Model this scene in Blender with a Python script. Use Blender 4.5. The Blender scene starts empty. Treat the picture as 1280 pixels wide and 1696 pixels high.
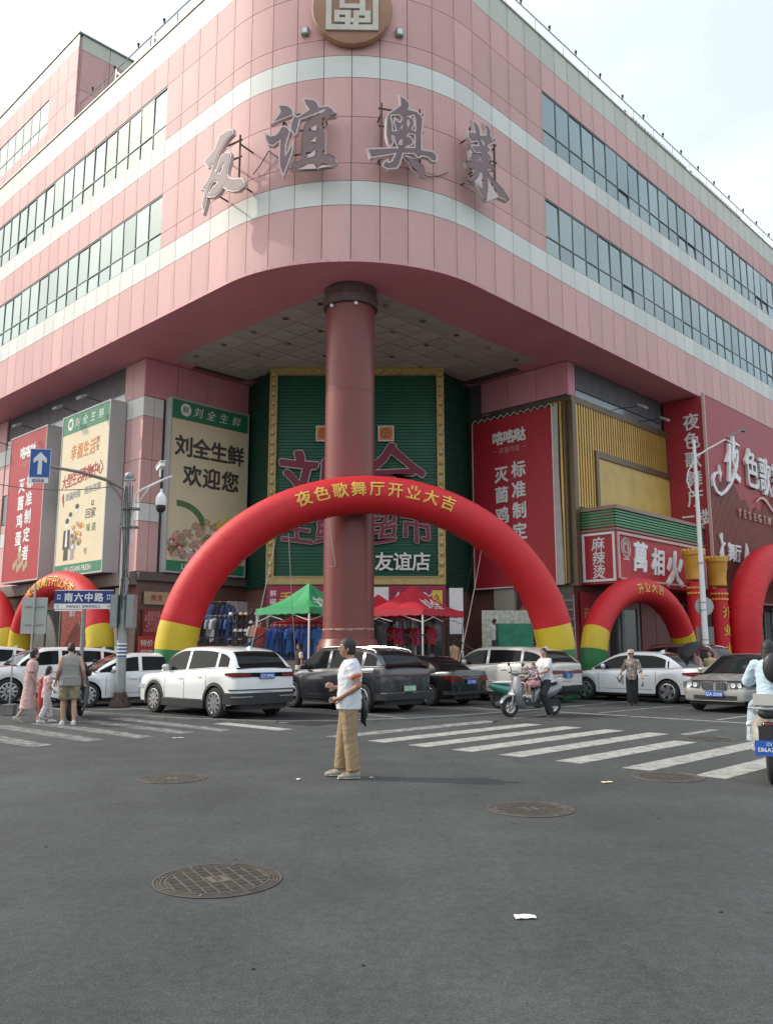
import bpy, math, random
from math import sin, cos, pi, radians, sqrt, atan2, degrees
from mathutils import Vector, Matrix, noise
random.seed(7)
S = bpy.context.scene
C = S.collection
# ------------------------------------------------------------------ camera, sky, sun, exposure
cd = bpy.data.cameras.new('camera'); cam = bpy.data.objects.new('camera', cd); C.objects.link(cam)
cam.location = (0, 0, 1.65); cam.rotation_euler = (radians(90 + 9.28), 0, 0)
cd.sensor_fit = 'VERTICAL'; cd.sensor_height = 24.0; cd.lens = 24.0 * 1390 / 1696
cd.clip_end = 3000; cd.clip_start = 0.05
S.camera = cam
S.view_settings.view_transform = 'Standard'; S.view_settings.look = 'None'
S.view_settings.exposure = 0.08; S.view_settings.gamma = 1.0; S.view_settings.use_curve_mapping = False
SUN_EL = radians(38); SUN_DIR = Vector((-0.983 * cos(SUN_EL), 0.185 * cos(SUN_EL), sin(SUN_EL)))
sd = bpy.data.lights.new('sun', 'SUN'); sun = bpy.data.objects.new('sun', sd); C.objects.link(sun)
sd.energy = 2.5; sd.angle = radians(.9); sd.color = (1.0, 0.92, 0.80)
sun.rotation_euler = SUN_DIR.to_track_quat('Z', 'Y').to_euler(); sun.location = SUN_DIR * 80
W = bpy.data.worlds.new('World'); S.world = W; W.use_nodes = True
nt = W.node_tree; nt.nodes.clear(); N = nt.nodes.new; K = nt.links.new
out = N('ShaderNodeOutputWorld')
sky = N('ShaderNodeTexSky'); sky.sky_type = 'NISHITA'; sky.sun_disc = False
sky.sun_elevation = SUN_EL; sky.sun_rotation = atan2(SUN_DIR.x, SUN_DIR.y); sky.dust_density = 3.0; sky.air_density = 1.2
bg1 = N('ShaderNodeBackground'); bg1.inputs[1].default_value = 0.08; K(sky.outputs[0], bg1.inputs[0])
# thin bright overcast with broad soft clouds over the clear sky
tc = N('ShaderNodeTexCoord'); sep = N('ShaderNodeSeparateXYZ'); K(tc.outputs['Generated'], sep.inputs[0])
mp = N('ShaderNodeMapping'); mp.inputs['Scale'].default_value = (1.4, 1.4, 3.2); K(tc.outputs['Generated'], mp.inputs[0])
ns = N('ShaderNodeTexNoise'); ns.inputs['Scale'].default_value = 1.7; ns.inputs['Detail'].default_value = 5; ns.inputs['Roughness'].default_value = .55
K(mp.outputs[0], ns.inputs['Vector'])
cr = N('ShaderNodeValToRGB'); K(ns.outputs['Fac'], cr.inputs[0])
cr.color_ramp.elements[0].position = .38; cr.color_ramp.elements[0].color = (.66, .735, .80, 1)
cr.color_ramp.elements[1].position = .66; cr.color_ramp.elements[1].color = (.985, .995, .99, 1)
mr = N('ShaderNodeMapRange'); K(sep.outputs['Z'], mr.inputs[0]); mr.inputs[1].default_value = 0; mr.inputs[2].default_value = 1
mr.inputs[3].default_value = .88; mr.inputs[4].default_value = 1.16
bg2 = N('ShaderNodeBackground'); K(cr.outputs[0], bg2.inputs[0]); K(mr.outputs[0], bg2.inputs[1])
# hazy brightening of the cloud veil round the hidden sun
dt = N('ShaderNodeVectorMath'); dt.operation = 'DOT_PRODUCT'; nz = N('ShaderNodeVectorMath'); nz.operation = 'NORMALIZE'
K(tc.outputs['Generated'], nz.inputs[0]); K(nz.outputs[0], dt.inputs[0]); dt.inputs[1].default_value = SUN_DIR
mx0 = N('ShaderNodeMath'); mx0.operation = 'MAXIMUM'; K(dt.outputs['Value'], mx0.inputs[0]); mx0.inputs[1].default_value = 0
pw = N('ShaderNodeMath'); pw.operation = 'POWER'; K(mx0.outputs[0], pw.inputs[0]); pw.inputs[1].default_value = 5.0
ma = N('ShaderNodeMath'); ma.operation = 'MULTIPLY_ADD'; K(pw.outputs[0], ma.inputs[0]); ma.inputs[1].default_value = .18; ma.inputs[2].default_value = 1.0
mm_ = N('ShaderNodeMath'); mm_.operation = 'MULTIPLY'; K(ma.outputs[0], mm_.inputs[0]); K(mr.outputs[0], mm_.inputs[1]); K(mm_.outputs[0], bg2.inputs[1])
ad = N('ShaderNodeAddShader'); K(bg1.outputs[0], ad.inputs[0]); K(bg2.outputs[0], ad.inputs[1]); K(ad.outputs[0], out.inputs[0])

# ------------------------------------------------------------------ plan frame of the corner building
dR = Vector((0.6947, 0.7193)); dL = Vector((-0.7193, 0.6947))
AL, AR = radians(-44), radians(46)
def RL(r, l, z=0.0):
    return Vector((r * dR.x + l * dL.x, r * dR.y + l * dL.y, z))
# ------------------------------------------------------------------ materials
_m = {}
def mat(name, col, rough=.6, metal=0.0, var=.08, scale=2.5, bump=0.0, bscale=60, coat=0.0, spec=.5, emit=0.0, alpha=1.0, grime=0.0):
    if name in _m: return _m[name]
    m = bpy.data.materials.new(name); m.use_nodes = True; t = m.node_tree; b = t.nodes['Principled BSDF']
    b.inputs['Roughness'].default_value = rough; b.inputs['Metallic'].default_value = metal
    b.inputs['Coat Weight'].default_value = coat; b.inputs['Coat Roughness'].default_value = .06
    b.inputs['Specular IOR Level'].default_value = spec
    tc = t.nodes.new('ShaderNodeTexCoord')
    n = t.nodes.new('ShaderNodeTexNoise'); n.inputs['Scale'].default_value = scale; n.inputs['Detail'].default_value = 4
    t.links.new(tc.outputs['Object'], n.inputs['Vector'])
    r = t.nodes.new('ShaderNodeValToRGB'); t.links.new(n.outputs['Fac'], r.inputs[0])
    r.color_ramp.elements[0].position = .3; r.color_ramp.elements[1].position = .7
    r.color_ramp.elements[0].color = tuple(max(0, c * (1 - var)) for c in col) + (1,)
    r.color_ramp.elements[1].color = tuple(min(1, c * (1 + var)) for c in col) + (1,)
    last = r.outputs[0]
    oi = t.nodes.new('ShaderNodeObjectInfo'); mx = t.nodes.new('ShaderNodeMapRange')
    t.links.new(oi.outputs['Random'], mx.inputs[0]); mx.inputs[3].default_value = 1 - var * .8; mx.inputs[4].default_value = 1 + var * .8
    vm = t.nodes.new('ShaderNodeVectorMath'); vm.operation = 'SCALE'; t.links.new(last, vm.inputs[0]); t.links.new(mx.outputs[0], vm.inputs['Scale'])
    last = vm.outputs[0]
    if grime:
        g = t.nodes.new('ShaderNodeTexNoise'); g.inputs['Scale'].default_value = 1.0; g.inputs['Detail'].default_value = 6
        mpp = t.nodes.new('ShaderNodeMapping'); mpp.inputs['Scale'].default_value = (3.0, 3.0, .25)
        t.links.new(tc.outputs['Object'], mpp.inputs[0]); t.links.new(mpp.outputs[0], g.inputs['Vector'])
        gr = t.nodes.new('ShaderNodeMapRange'); t.links.new(g.outputs['Fac'], gr.inputs[0]); gr.inputs[1].default_value = .5; gr.inputs[2].default_value = .75
        gr.inputs[3].default_value = 0; gr.inputs[4].default_value = grime
        mm = t.nodes.new('ShaderNodeMix'); mm.data_type = 'RGBA'; t.links.new(gr.outputs[0], mm.inputs[0]); t.links.new(last, mm.inputs[6])
        mm.inputs[7].default_value = (col[0] * .55, col[1] * .52, col[2] * .48, 1); last = mm.outputs[2]
    t.links.new(last, b.inputs['Base Color'])
    if emit:
        b.inputs['Emission Color'].default_value = tuple(col) + (1,); b.inputs['Emission Strength'].default_value = emit
    if bump:
        n2 = t.nodes.new('ShaderNodeTexNoise'); n2.inputs['Scale'].default_value = bscale; n2.inputs['Detail'].default_value = 3
        t.links.new(tc.outputs['Object'], n2.inputs['Vector'])
        bp = t.nodes.new('ShaderNodeBump'); bp.inputs['Strength'].default_value = bump; bp.inputs['Distance'].default_value = .02
        t.links.new(n2.outputs['Fac'], bp.inputs['Height']); t.links.new(bp.outputs[0], b.inputs['Normal'])
    _m[name] = m; return m
# ------------------------------------------------------------------ mesh builder
class MB:
    def __init__(s): s.v = []; s.f = []; s.m = []
    def add(s, vs, fs, m=0):
        o = len(s.v); s.v += [tuple(a) for a in vs]; s.f += [tuple(o + i for i in f) for f in fs]; s.m += [m] * len(fs)
    def box(s, x, y, z, sx, sy, sz, rz=0.0, m=0, ry=0.0, rx=0.0):
        M = Matrix.Translation((x, y, z)) @ Matrix.Rotation(rz, 4, 'Z') @ Matrix.Rotation(ry, 4, 'Y') @ Matrix.Rotation(rx, 4, 'X')
        vs = [M @ Vector((a * sx / 2, b * sy / 2, c * sz / 2)) for a, b, c in ((-1,-1,-1),(1,-1,-1),(1,1,-1),(-1,1,-1),(-1,-1,1),(1,-1,1),(1,1,1),(-1,1,1))]
        s.add(vs, [(0,3,2,1),(4,5,6,7),(0,1,5,4),(1,2,6,5),(2,3,7,6),(3,0,4,7)], m)
    def bx(s, x0, x1, y0, y1, z0, z1, m=0):
        s.box((x0+x1)/2, (y0+y1)/2, (z0+z1)/2, abs(x1-x0), abs(y1-y0), abs(z1-z0), 0, m)
    def cyl(s, p0, p1, r0, r1=None, n=12, m=0, cap=True):
        r1 = r0 if r1 is None else r1
        p0 = Vector(p0); p1 = Vector(p1); d = (p1 - p0)
        q = d.to_track_quat('Z', 'Y').to_matrix() if d.length > 1e-9 else Matrix.Identity(3)
        vs = []
        for p, r in ((p0, r0), (p1, r1)):
            for i in range(n):
                a = 2 * pi * i / n; vs.append(p + q @ Vector((r * cos(a), r * sin(a), 0)))
        fs = [(i, (i+1) % n, n + (i+1) % n, n + i) for i in range(n)]
        if cap: fs += [tuple(range(n-1, -1, -1)), tuple(range(n, 2*n))]
        s.add(vs, fs, m)
    def tube(s, pts, r, n=8, m=0, cap=True):
        P = [Vector(p) for p in pts]; rr = r if isinstance(r, (list, tuple)) else [r] * len(P)
        up = Vector((0, 0, 1)); vs = []; prev = None
        for i, p in enumerate(P):
            d = (P[min(i+1, len(P)-1)] - P[max(i-1, 0)])
            d = d.normalized() if d.length > 1e-9 else Vector((0, 0, 1))
            if prev is None:
                a = d.cross(up); a = a if a.length > .05 else d.cross(Vector((1, 0, 0)))
            else:
                a = prev - d * prev.dot(d)
                a = a if a.length > .01 else d.cross(up)
            a.normalize(); prev = a; b = d.cross(a)
            for k in range(n):
                t = 2 * pi * k / n; vs.append(p + (a * cos(t) + b * sin(t)) * rr[i])
        fs = []
        for i in range(len(P) - 1):
            for k in range(n):
                fs.append((i*n+k, i*n+(k+1) % n, (i+1)*n+(k+1) % n, (i+1)*n+k))
        if cap: fs += [tuple(range(n-1, -1, -1)), tuple((len(P)-1)*n + k for k in range(n))]
        s.add(vs, fs, m)
    def lathe(s, prof, n=20, c=(0, 0, 0), m=0, axis='Z', sx=1, sy=1, cap=True):
        vs = []
        for r, z in prof:
            for k in range(n):
                a = 2 * pi * k / n
                v = (r * cos(a) * sx, r * sin(a) * sy, z)
                if axis == 'Y': v = (v[0], z, v[1])
                if axis == 'X': v = (z, v[0], v[1])
                vs.append((v[0] + c[0], v[1] + c[1], v[2] + c[2]))
        fs = []
        for i in range(len(prof) - 1):
            for k in range(n): fs.append((i*n+k, i*n+(k+1) % n, (i+1)*n+(k+1) % n, (i+1)*n+k))
        if cap: fs += [tuple(range(n-1, -1, -1)), tuple((len(prof)-1)*n + k for k in range(n))]
        s.add(vs, fs, m)
    def prism(s, poly, z0, z1, m=0):
        n = len(poly); vs = [(a, b, z0) for a, b in poly] + [(a, b, z1) for a, b in poly]
        s.add(vs, [tuple(range(n-1, -1, -1)), tuple(range(n, 2*n))] + [(i, (i+1) % n, n+(i+1) % n, n+i) for i in range(n)], m)
    def plate(s, poly, y0, y1, m=0):            # polygon in x-z, thickness along y
        n = len(poly); vs = [(a, y0, b) for a, b in poly] + [(a, y1, b) for a, b in poly]
        s.add(vs, [tuple(range(n)), tuple(range(2*n-1, n-1, -1))] + [((i+1) % n, i, n+i, n+(i+1) % n) for i in range(n)], m)
    def ell(s, x, y, z, rx, ry, rz, n=14, k=9, m=0, M=None):
        vs = []; 
        for j in range(k + 1):
            t = pi * j / k
            for i in range(n):
                a = 2 * pi * i / n
                v = Vector((rx * sin(t) * cos(a), ry * sin(t) * sin(a), rz * cos(t)))
                if M is not None: v = M @ v
                vs.append((v.x + x, v.y + y, v.z + z))
        fs = []
        for j in range(k):
            for i in range(n):
                fs.append((j*n+i, (j+1)*n+i, (j+1)*n+(i+1) % n, j*n+(i+1) % n))
        s.add(vs, fs, m)
    def xf(s, M, start=0):
        s.v[start:] = [tuple(M @ Vector(v)) for v in s.v[start:]]
    def mesh(s, name, mats, smooth=True, ang=35):
        me = bpy.data.meshes.new(name); me.from_pydata(s.v, [], s.f)
        for mt in (mats if isinstance(mats, (list, tuple)) else [mats]): me.materials.append(mt)
        me.polygons.foreach_set('material_index', s.m)
        if smooth:
            me.polygons.foreach_set('use_smooth', [True] * len(me.polygons)); me.set_sharp_from_angle(angle=radians(ang))
        me.update(); return me
    def build(s, name, mats, parent=None, loc=(0, 0, 0), rz=0.0, smooth=True, ang=35, kind=None, label=None):
        return link(name, s.mesh(name, mats, smooth, ang), parent, loc, rz, kind, label)
def link(name, me, parent=None, loc=(0, 0, 0), rz=0.0, kind=None, label=None):
    o = bpy.data.objects.new(name, me); C.objects.link(o); o.location = loc
    o.rotation_euler = rz if isinstance(rz, tuple) else (0, 0, rz)
    if parent is not None: o.parent = parent
    if kind: o['kind'] = kind
    if label: o['label'] = label
    return o
def thing(name, label, cat, loc=(0, 0, 0), rz=0.0, group=None, sc=1.0):
    o = bpy.data.objects.new(name, None); C.objects.link(o); o.location = loc; o.rotation_euler = (0, 0, rz); o.scale = (sc, sc, sc)
    o.empty_display_size = .2
    o['label'] = label; o['category'] = cat
    if group: o['group'] = group
    return o
def tag(o, label, cat, group=None):
    o['label'] = label; o['category'] = cat
    if group: o['group'] = group
    return o
def children(o): return [c for c in bpy.data.objects if c.parent is o]
def copy_tree(o, parent=None):
    c = o.copy(); C.objects.link(c); c.parent = parent
    for ch in children(o): copy_tree(ch, c)
    return c
# ------------------------------------------------------------------ lettering (outlines of the built-in font as solid letters)
_TS = bpy.data.scenes.new('workbench')          # empty scratch scene: turns outlines and lofts into plain meshes, removed at the end
def bake(o):
    _TS.collection.objects.link(o); vl = _TS.view_layers[0]; vl.update(); dg = vl.depsgraph
    me = bpy.data.meshes.new_from_object(o.evaluated_get(dg)); _TS.collection.objects.unlink(o); _JUNK.append(o); return me
_JUNK = []
_tc = {}
def glyphs(s, off=0.0, res=2):
    if off > .004:                                  # bold: shifted copies, each a hair proud of the last
        v0, f0 = glyphs(s, 0.0, res); k = (s, round(off, 4), res)
        if k in _tc: return _tc[k]
        v = []; f = []; q = 4 if off < .03 else 8
        for i in range(q + 1):
            dx, dy = (0, 0) if i == q else (off * cos(2*pi*(i+.5)/q), off * sin(2*pi*(i+.5)/q))
            b = len(v); v += [(x + dx, y + dy, z + .03 * i * (z > 0) / (q / 4)) for x, y, z in v0]; f += [tuple(b + j for j in g) for g in f0]
        _tc[k] = (v, f); return _tc[k]
    off = 0.0; k = (s, off, res)
    if k in _tc: return _tc[k]
    cu = bpy.data.curves.new('glyph', 'FONT'); cu.body = s; cu.offset = off; cu.extrude = .5; cu.resolution_u = res
    o = bpy.data.objects.new('glyph', cu); me = bake(o)
    v = [tuple(a.co) for a in me.vertices]; f = [tuple(p.vertices) for p in me.polygons]
    _JUNK.extend((cu, me)); _tc[k] = (v, f); return _tc[k]
def put(mb, s, x, z, size, y=0.0, t=.01, off=0.0, m=0, sx=1.0, shear=0.0, ctr=True, fn=None, rot=0.0, res=2):
    """letters facing -y; (x, z) is the centre of the string; back at y, front at y - t"""
    v, f = glyphs(s, off, res)
    if not v: return
    x0 = min(a[0] for a in v); x1 = max(a[0] for a in v)
    cx = (x0 + x1) / 2 if ctr else 0; cz = .38 if ord(s[0]) > 255 else .34
    vs = []
    for a, b, c in v:
        u = (a - cx + shear * (b - cz)) * size * sx; w = (b - cz) * size
        if rot: u, w = u * cos(rot) - w * sin(rot), u * sin(rot) + w * cos(rot)
        p = (x + u, y - t * (c + .5), z + w)
        vs.append(fn(p) if fn else p)
    mb.add(vs, f, m)
def col_text(mb, s, x, z, dz, size, **k):
    for i, ch in enumerate(s): put(mb, ch, x, z - dz * i, size, **k)
def row_text(mb, s, x, z, dx, size, dz=0.0, **k):
    n = len(s)
    for i, ch in enumerate(s):
        if ch != ' ': put(mb, ch, x + (i - (n - 1) / 2) * dx, z + dz * i, size, **k)
def shape(polys, t, off=0.0):
    """solid plate in x-z with holes, from outlines; front at y=-t"""
    cu = bpy.data.curves.new('outline', 'CURVE'); cu.dimensions = '2D'; cu.fill_mode = 'BOTH'; cu.extrude = .5; cu.offset = off
    for p in polys:
        q = [p[0]]
        for a in p[1:]:
            if abs(a[0]-q[-1][0]) + abs(a[1]-q[-1][1]) > .004: q.append(a)
        sp = cu.splines.new('POLY'); sp.points.add(len(q) - 1); sp.use_cyclic_u = True
        for i, (a, b) in enumerate(q): sp.points[i].co = (a, b, 0, 1)
    o = bpy.data.objects.new('outline', cu); me = bake(o)
    v = [(a.co.x, -t * (a.co.z + .5), a.co.y) for a in me.vertices]; f = [tuple(p.vertices) for p in me.polygons]
    _JUNK.extend((cu, me)); return v, f
# ------------------------------------------------------------------ shared materials
PINK = mat('pink_panel', (.67, .405, .385), .62, var=.09, scale=.6, grime=.45, spec=.3)
PINKS = mat('pink_soffit', (.66, .28, .33), .55, var=.07, scale=.5)
WHITEP = mat('pale_panel', (.72, .73, .68), .6, spec=.3, var=.08, scale=.6, grime=.2)
CREAMP = mat('cream_parapet', (.56, .57, .48), .45, var=.06, scale=.5, grime=.3)
DARKJ = mat('dark_joint', (.07, .045, .045), .8)
GLASSB = mat('blue_window_glass', (.25, .32, .31), .03, metal=.62, var=.2, scale=.35)
MULL = mat('mullion_grey', (.20, .24, .235), .5)
TILEC = mat('ceiling_tile', (.47, .46, .42), .85, var=.10, scale=1.2)
BROWN = mat('brown_stone', (.16, .075, .06), .35, var=.16, scale=1.2, bump=.05)
DKGREY = mat('dark_grey_wall', (.10, .10, .11), .6, var=.15)
BLACK = mat('black_plastic', (.018, .018, .02), .45)
STEEL = mat('grey_steel', (.36, .37, .37), .45, metal=.3, var=.12, scale=4)
GALV = mat('galvanised_steel', (.27, .285, .275), .5, metal=.2, var=.12, scale=3)
ORDN = ['leftmost', 'second', 'third', 'fourth', 'fifth', 'sixth', 'seventh', 'eighth', 'ninth', 'tenth', 'rightmost']
WHITE = mat('white_paint', (.78, .78, .76), .5, var=.04)
CREAM = mat('cream_print', (.72, .62, .42), .55, var=.04, scale=1)
SIGNG = mat('sign_green', (.03, .20, .10), .5)
REDP = mat('red_print', (.42, .018, .032), .5, var=.05)
LETW = mat('white_letter', (.75, .74, .72), .45)
GOLD = mat('gold_letter', (.75, .44, .07), .5)
GOLDP = mat('gold_panel', (.52, .36, .10), .45, var=.12, scale=1.2, grime=.15)
BRASS = mat('brass_slat', (.60, .38, .10), .35, metal=.35, var=.10)
BRZ = mat('bronze_frame', (.13, .09, .05), .4, metal=.3)
# ================================================================== GROUND
def asphalt(name, col, spots=.0):
    m = mat(name, col, .88, var=.16, scale=.35, spec=.3)
    t = m.node_tree; b = t.nodes['Principled BSDF']; tc = t.nodes.new('ShaderNodeTexCoord')
    fine = t.nodes.new('ShaderNodeTexNoise'); fine.inputs['Scale'].default_value = 70; fine.inputs['Detail'].default_value = 3; fine.inputs['Roughness'].default_value = .8
    mid = t.nodes.new('ShaderNodeTexNoise'); mid.inputs['Scale'].default_value = 1.3; mid.inputs['Detail'].default_value = 8; mid.inputs['Roughness'].default_value = .65
    vo = t.nodes.new('ShaderNodeTexVoronoi'); vo.inputs['Scale'].default_value = 1.1; vo.inputs['Randomness'].default_value = 1
    for a in (fine, mid, vo): t.links.new(tc.outputs['Object'], a.inputs['Vector'])
    src = b.inputs['Base Color'].links[0].from_socket
    def mul(src, fac, lo, hi, a, bb):
        r = t.nodes.new('ShaderNodeMapRange'); t.links.new(fac, r.inputs[0]); r.inputs[1].default_value = lo; r.inputs[2].default_value = hi
        r.inputs[3].default_value = a; r.inputs[4].default_value = bb
        v = t.nodes.new('ShaderNodeVectorMath'); v.operation = 'SCALE'; t.links.new(src, v.inputs[0]); t.links.new(r.outputs[0], v.inputs['Scale']); return v.outputs[0]
    src = mul(src, fine.outputs['Fac'], .3, .7, .45, 1.65)
    gm = t.nodes.new('ShaderNodeTexNoise'); gm.inputs['Scale'].default_value = 14; gm.inputs['Detail'].default_value = 4; t.links.new(tc.outputs['Object'], gm.inputs['Vector'])
    src = mul(src, gm.outputs['Fac'], .3, .7, .84, 1.16)
    src = mul(src, mid.outputs['Fac'], .32, .7, .84, 1.14)
    src = mul(src, vo.outputs['Distance'], .02, .05, .55, 1.0) if spots else src
    t.links.new(src, b.inputs['Base Color'])
    # fine hairline cracks: edges of large warped cells, only in some places; sparse light aggregate; polished wheel bands
    wn = t.nodes.new('ShaderNodeTexNoise'); wn.inputs['Scale'].default_value = 2.2; wn.inputs['Detail'].default_value = 6; t.links.new(tc.outputs['Object'], wn.inputs['Vector'])
    ws = t.nodes.new('ShaderNodeVectorMath'); ws.operation = 'SCALE'; t.links.new(wn.outputs['Color'], ws.inputs[0]); ws.inputs['Scale'].default_value = 1.6
    wa = t.nodes.new('ShaderNodeVectorMath'); wa.operation = 'ADD'; t.links.new(ws.outputs[0], wa.inputs[0]); t.links.new(tc.outputs['Object'], wa.inputs[1])
    cv = t.nodes.new('ShaderNodeTexVoronoi'); cv.feature = 'DISTANCE_TO_EDGE'; cv.inputs['Scale'].default_value = .33; t.links.new(wa.outputs[0], cv.inputs['Vector'])
    big = t.nodes.new('ShaderNodeTexNoise'); big.inputs['Scale'].default_value = .22; big.inputs['Detail'].default_value = 2; t.links.new(tc.outputs['Object'], big.inputs['Vector'])
    ck = t.nodes.new('ShaderNodeMapRange'); t.links.new(cv.outputs['Distance'], ck.inputs[0]); ck.inputs[1].default_value = .0; ck.inputs[2].default_value = .006; ck.inputs[3].default_value = 1; ck.inputs[4].default_value = 0
    bm_ = t.nodes.new('ShaderNodeMapRange'); t.links.new(big.outputs['Fac'], bm_.inputs[0]); bm_.inputs[1].default_value = .50; bm_.inputs[2].default_value = .62
    mu = t.nodes.new('ShaderNodeMath'); mu.operation = 'MULTIPLY'; t.links.new(ck.outputs[0], mu.inputs[0]); t.links.new(bm_.outputs[0], mu.inputs[1])
    src = mul(src, mu.outputs[0], 0, 1, 1.0, .55)
    src = mul(src, big.outputs['Fac'], .35, .65, .90, 1.12)
    ag = t.nodes.new('ShaderNodeTexVoronoi'); ag.inputs['Scale'].default_value = 70; t.links.new(tc.outputs['Object'], ag.inputs['Vector'])
    src = mul(src, ag.outputs['Distance'], .05, .30, 1.5, 1.0)
    st = t.nodes.new('ShaderNodeTexNoise'); st.inputs['Scale'].default_value = .9; st.inputs['Detail'].default_value = 7; st.inputs['Roughness'].default_value = .7
    sp_ = t.nodes.new('ShaderNodeMapping'); sp_.inputs['Rotation'].default_value = (0, 0, .8); sp_.inputs['Scale'].default_value = (2.6, .3, 1); t.links.new(tc.outputs['Object'], sp_.inputs[0]); t.links.new(sp_.outputs[0], st.inputs['Vector'])
    src = mul(src, st.outputs['Fac'], .56, .72, 1.0, .80)
    t.links.new(src, b.inputs['Base Color'])
    bp = t.nodes.new('ShaderNodeBump'); bp.inputs['Strength'].default_value = .6; bp.inputs['Distance'].default_value = .012
    t.links.new(fine.outputs['Fac'], bp.inputs['Height']); t.links.new(bp.outputs[0], b.inputs['Normal'])
    return m
ROAD = asphalt('road_asphalt', (.069, .073, .072), 1)
LOT = asphalt('parking_asphalt', (.060, .061, .060), 1)
PATCH = asphalt('tar_patch', (.028, .028, .028))
GRD = mat('far_ground', (.13, .125, .115), .9, var=.2, scale=.2)
g = MB(); g.bx(-900, 900, -900, 900, -1.0, -0.02); g.build('ground', GRD, kind='structure', smooth=False)
g = MB(); n = 60
g.prism([(-90, -45), (90, -45), (90, 90), (-90, 90)], -.3, 0); g.build('road', ROAD, kind='structure', smooth=False)
def rlpoly(pts): return [tuple(RL(r, l).xy) for r, l in pts]
KERB = [(10.8, 60), (10.8, 34), (10.75, 27), (10.75, 21), (11.25, 18.2), (11.75, 16.7), (12.4, 15.4), (13.5, 14.45), (15.0, 13.75), (16.6, 13.45), (18.9, 13.3), (26, 13.2), (60, 13.2)]
lot = MB(); lot.prism(rlpoly(KERB + [(60, 60)]), 0.0, .006); lot.build('parking_area', LOT, kind='structure', smooth=False)
# flush concrete kerb strip round the corner
KM = mat('kerb_concrete', (.15, .15, .14), .8, var=.15, scale=3, bump=.2)
def strip(pts, w, z0, z1, name, m, kind='structure', segs=False, gap=.02):
    P = [RL(r, l).xy for r, l in pts]; root = None
    mb = MB()
    for a, b in zip(P[:-1], P[1:]):
        d = (b - a); L = d.length; n = max(1, round(L / 1.0)) if segs else 1; u = d / L; q = Vector((-u.y, u.x)) * w / 2
        for i in range(n):
            s0 = a + u * (L * i / n + gap / 2); s1 = a + u * (L * (i + 1) / n - gap / 2)
            mb.prism([tuple(s0 - q), tuple(s1 - q), tuple(s1 + q), tuple(s0 + q)], z0, z1)
    return mb.build(name, m, kind=kind, smooth=False)
kerb = bpy.data.objects.new('kerb', None); C.objects.link(kerb); kerb['kind'] = 'structure'
P = [RL(r, l).xy for r, l in KERB]
for a, b in zip(P[1:-1], P[2:]):
    d = b - a; L = d.length; n = max(1, round(L / .95)); u = d / L
    for i in range(n):
        c = a + u * (L * (i + .5) / n)
        if c.y > 40: continue
        mb = MB(); mb.box(0, 0, .0, L / n - .02, .15, .05); mb.build('kerb_stone', KM, kerb, (c.x, c.y, .015), atan2(u.y, u.x) + random.uniform(-.01, .01), smooth=False)
# dark repair patches and a darker asphalt blotch near the corner
def blob(r, l, rr, rl_, seed, z, name, m, a=0):
    random.seed(seed); pts = []
    for i in range(26):
        t = 2 * pi * i / 26; k = 1 + .25 * noise.noise(Vector((cos(t) * 1.5, sin(t) * 1.5, seed * 3.1)))
        x, y = rr * k * cos(t), rl_ * k * sin(t); x, y = x * cos(a) - y * sin(a), x * sin(a) + y * cos(a)
        pts.append((r + x, l + y))
    mb = MB(); mb.prism(rlpoly(pts), z - .003, z); return mb.build(name, m, kind='structure', smooth=False)
blob(13.6, 15.9, 1.0, 2.1, 3, .010, 'dark_blotch', PATCH, -.5)
blob(19.0, 11.9, 3.4, .75, 5, .004, 'asphalt_patch', asphalt('asphalt_patch_mix', (.050, .049, .048)), 0)
blob(12.2, 22.4, .9, .9, 8, .010, 'concrete_patch', mat('pole_base_concrete', (.10, .097, .09), .85, var=.2, scale=2))
# painted markings
def paint(name, wear):
    m = mat(name, (.36, .36, .33), .7, var=.10)
    t = m.node_tree; b = t.nodes['Principled BSDF']; tc = t.nodes.new('ShaderNodeTexCoord')
    n = t.nodes.new('ShaderNodeTexNoise'); n.inputs['Scale'].default_value = 5.5; n.inputs['Detail'].default_value = 9; n.inputs['Roughness'].default_value = .75
    t.links.new(tc.outputs['Object'], n.inputs['Vector'])
    r = t.nodes.new('ShaderNodeMapRange'); t.links.new(n.outputs['Fac'], r.inputs[0]); r.inputs[1].default_value = wear - .1; r.inputs[2].default_value = wear + .1
    mm = t.nodes.new('ShaderNodeMix'); mm.data_type = 'RGBA'; t.links.new(r.outputs[0], mm.inputs[0])
    mm.inputs[6].default_value = (.08, .08, .078, 1); t.links.new(b.inputs['Base Color'].links[0].from_socket, mm.inputs[7]); t.links.new(mm.outputs[2], b.inputs['Base Color'])
    return m
PT1 = paint('road_paint', .42); PT2 = paint('worn_road_paint', .50); PT3 = paint('very_worn_road_paint', .565)
def quad(r0, r1, l0, l1, z, m, parent, name='stripe', sh=0):
    mb = MB(); c = RL((r0+r1)/2, (l0+l1)/2)
    pts = [RL(a, b).xy - c.xy for a, b in ((r0, l0), (r1, l0 + sh), (r1, l1 + sh), (r0, l1))]
    mb.prism([tuple(p) for p in pts], -.003, 0); return mb.build(name, m, parent, (c.x, c.y, z), smooth=False)
def sroot(name):
    o = bpy.data.objects.new(name, None); C.objects.link(o); o['kind'] = 'structure'; return o
cw = sroot('crosswalk')
for i, l in enumerate([12.35, 11.2, 10.2, 9.22, 8.25, 7.2, 6.12, 5.08, 4.04, 3.0, 1.96]):
    quad(11.1, 16.1 if i not in (5,) else 15.0, l - .43, l, .004, PT1 if i else PT2, cw)
quad(16.2, 17.6, 7.45, 7.65, .004, PT2, cw)
cw = sroot('worn_crosswalk')
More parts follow.
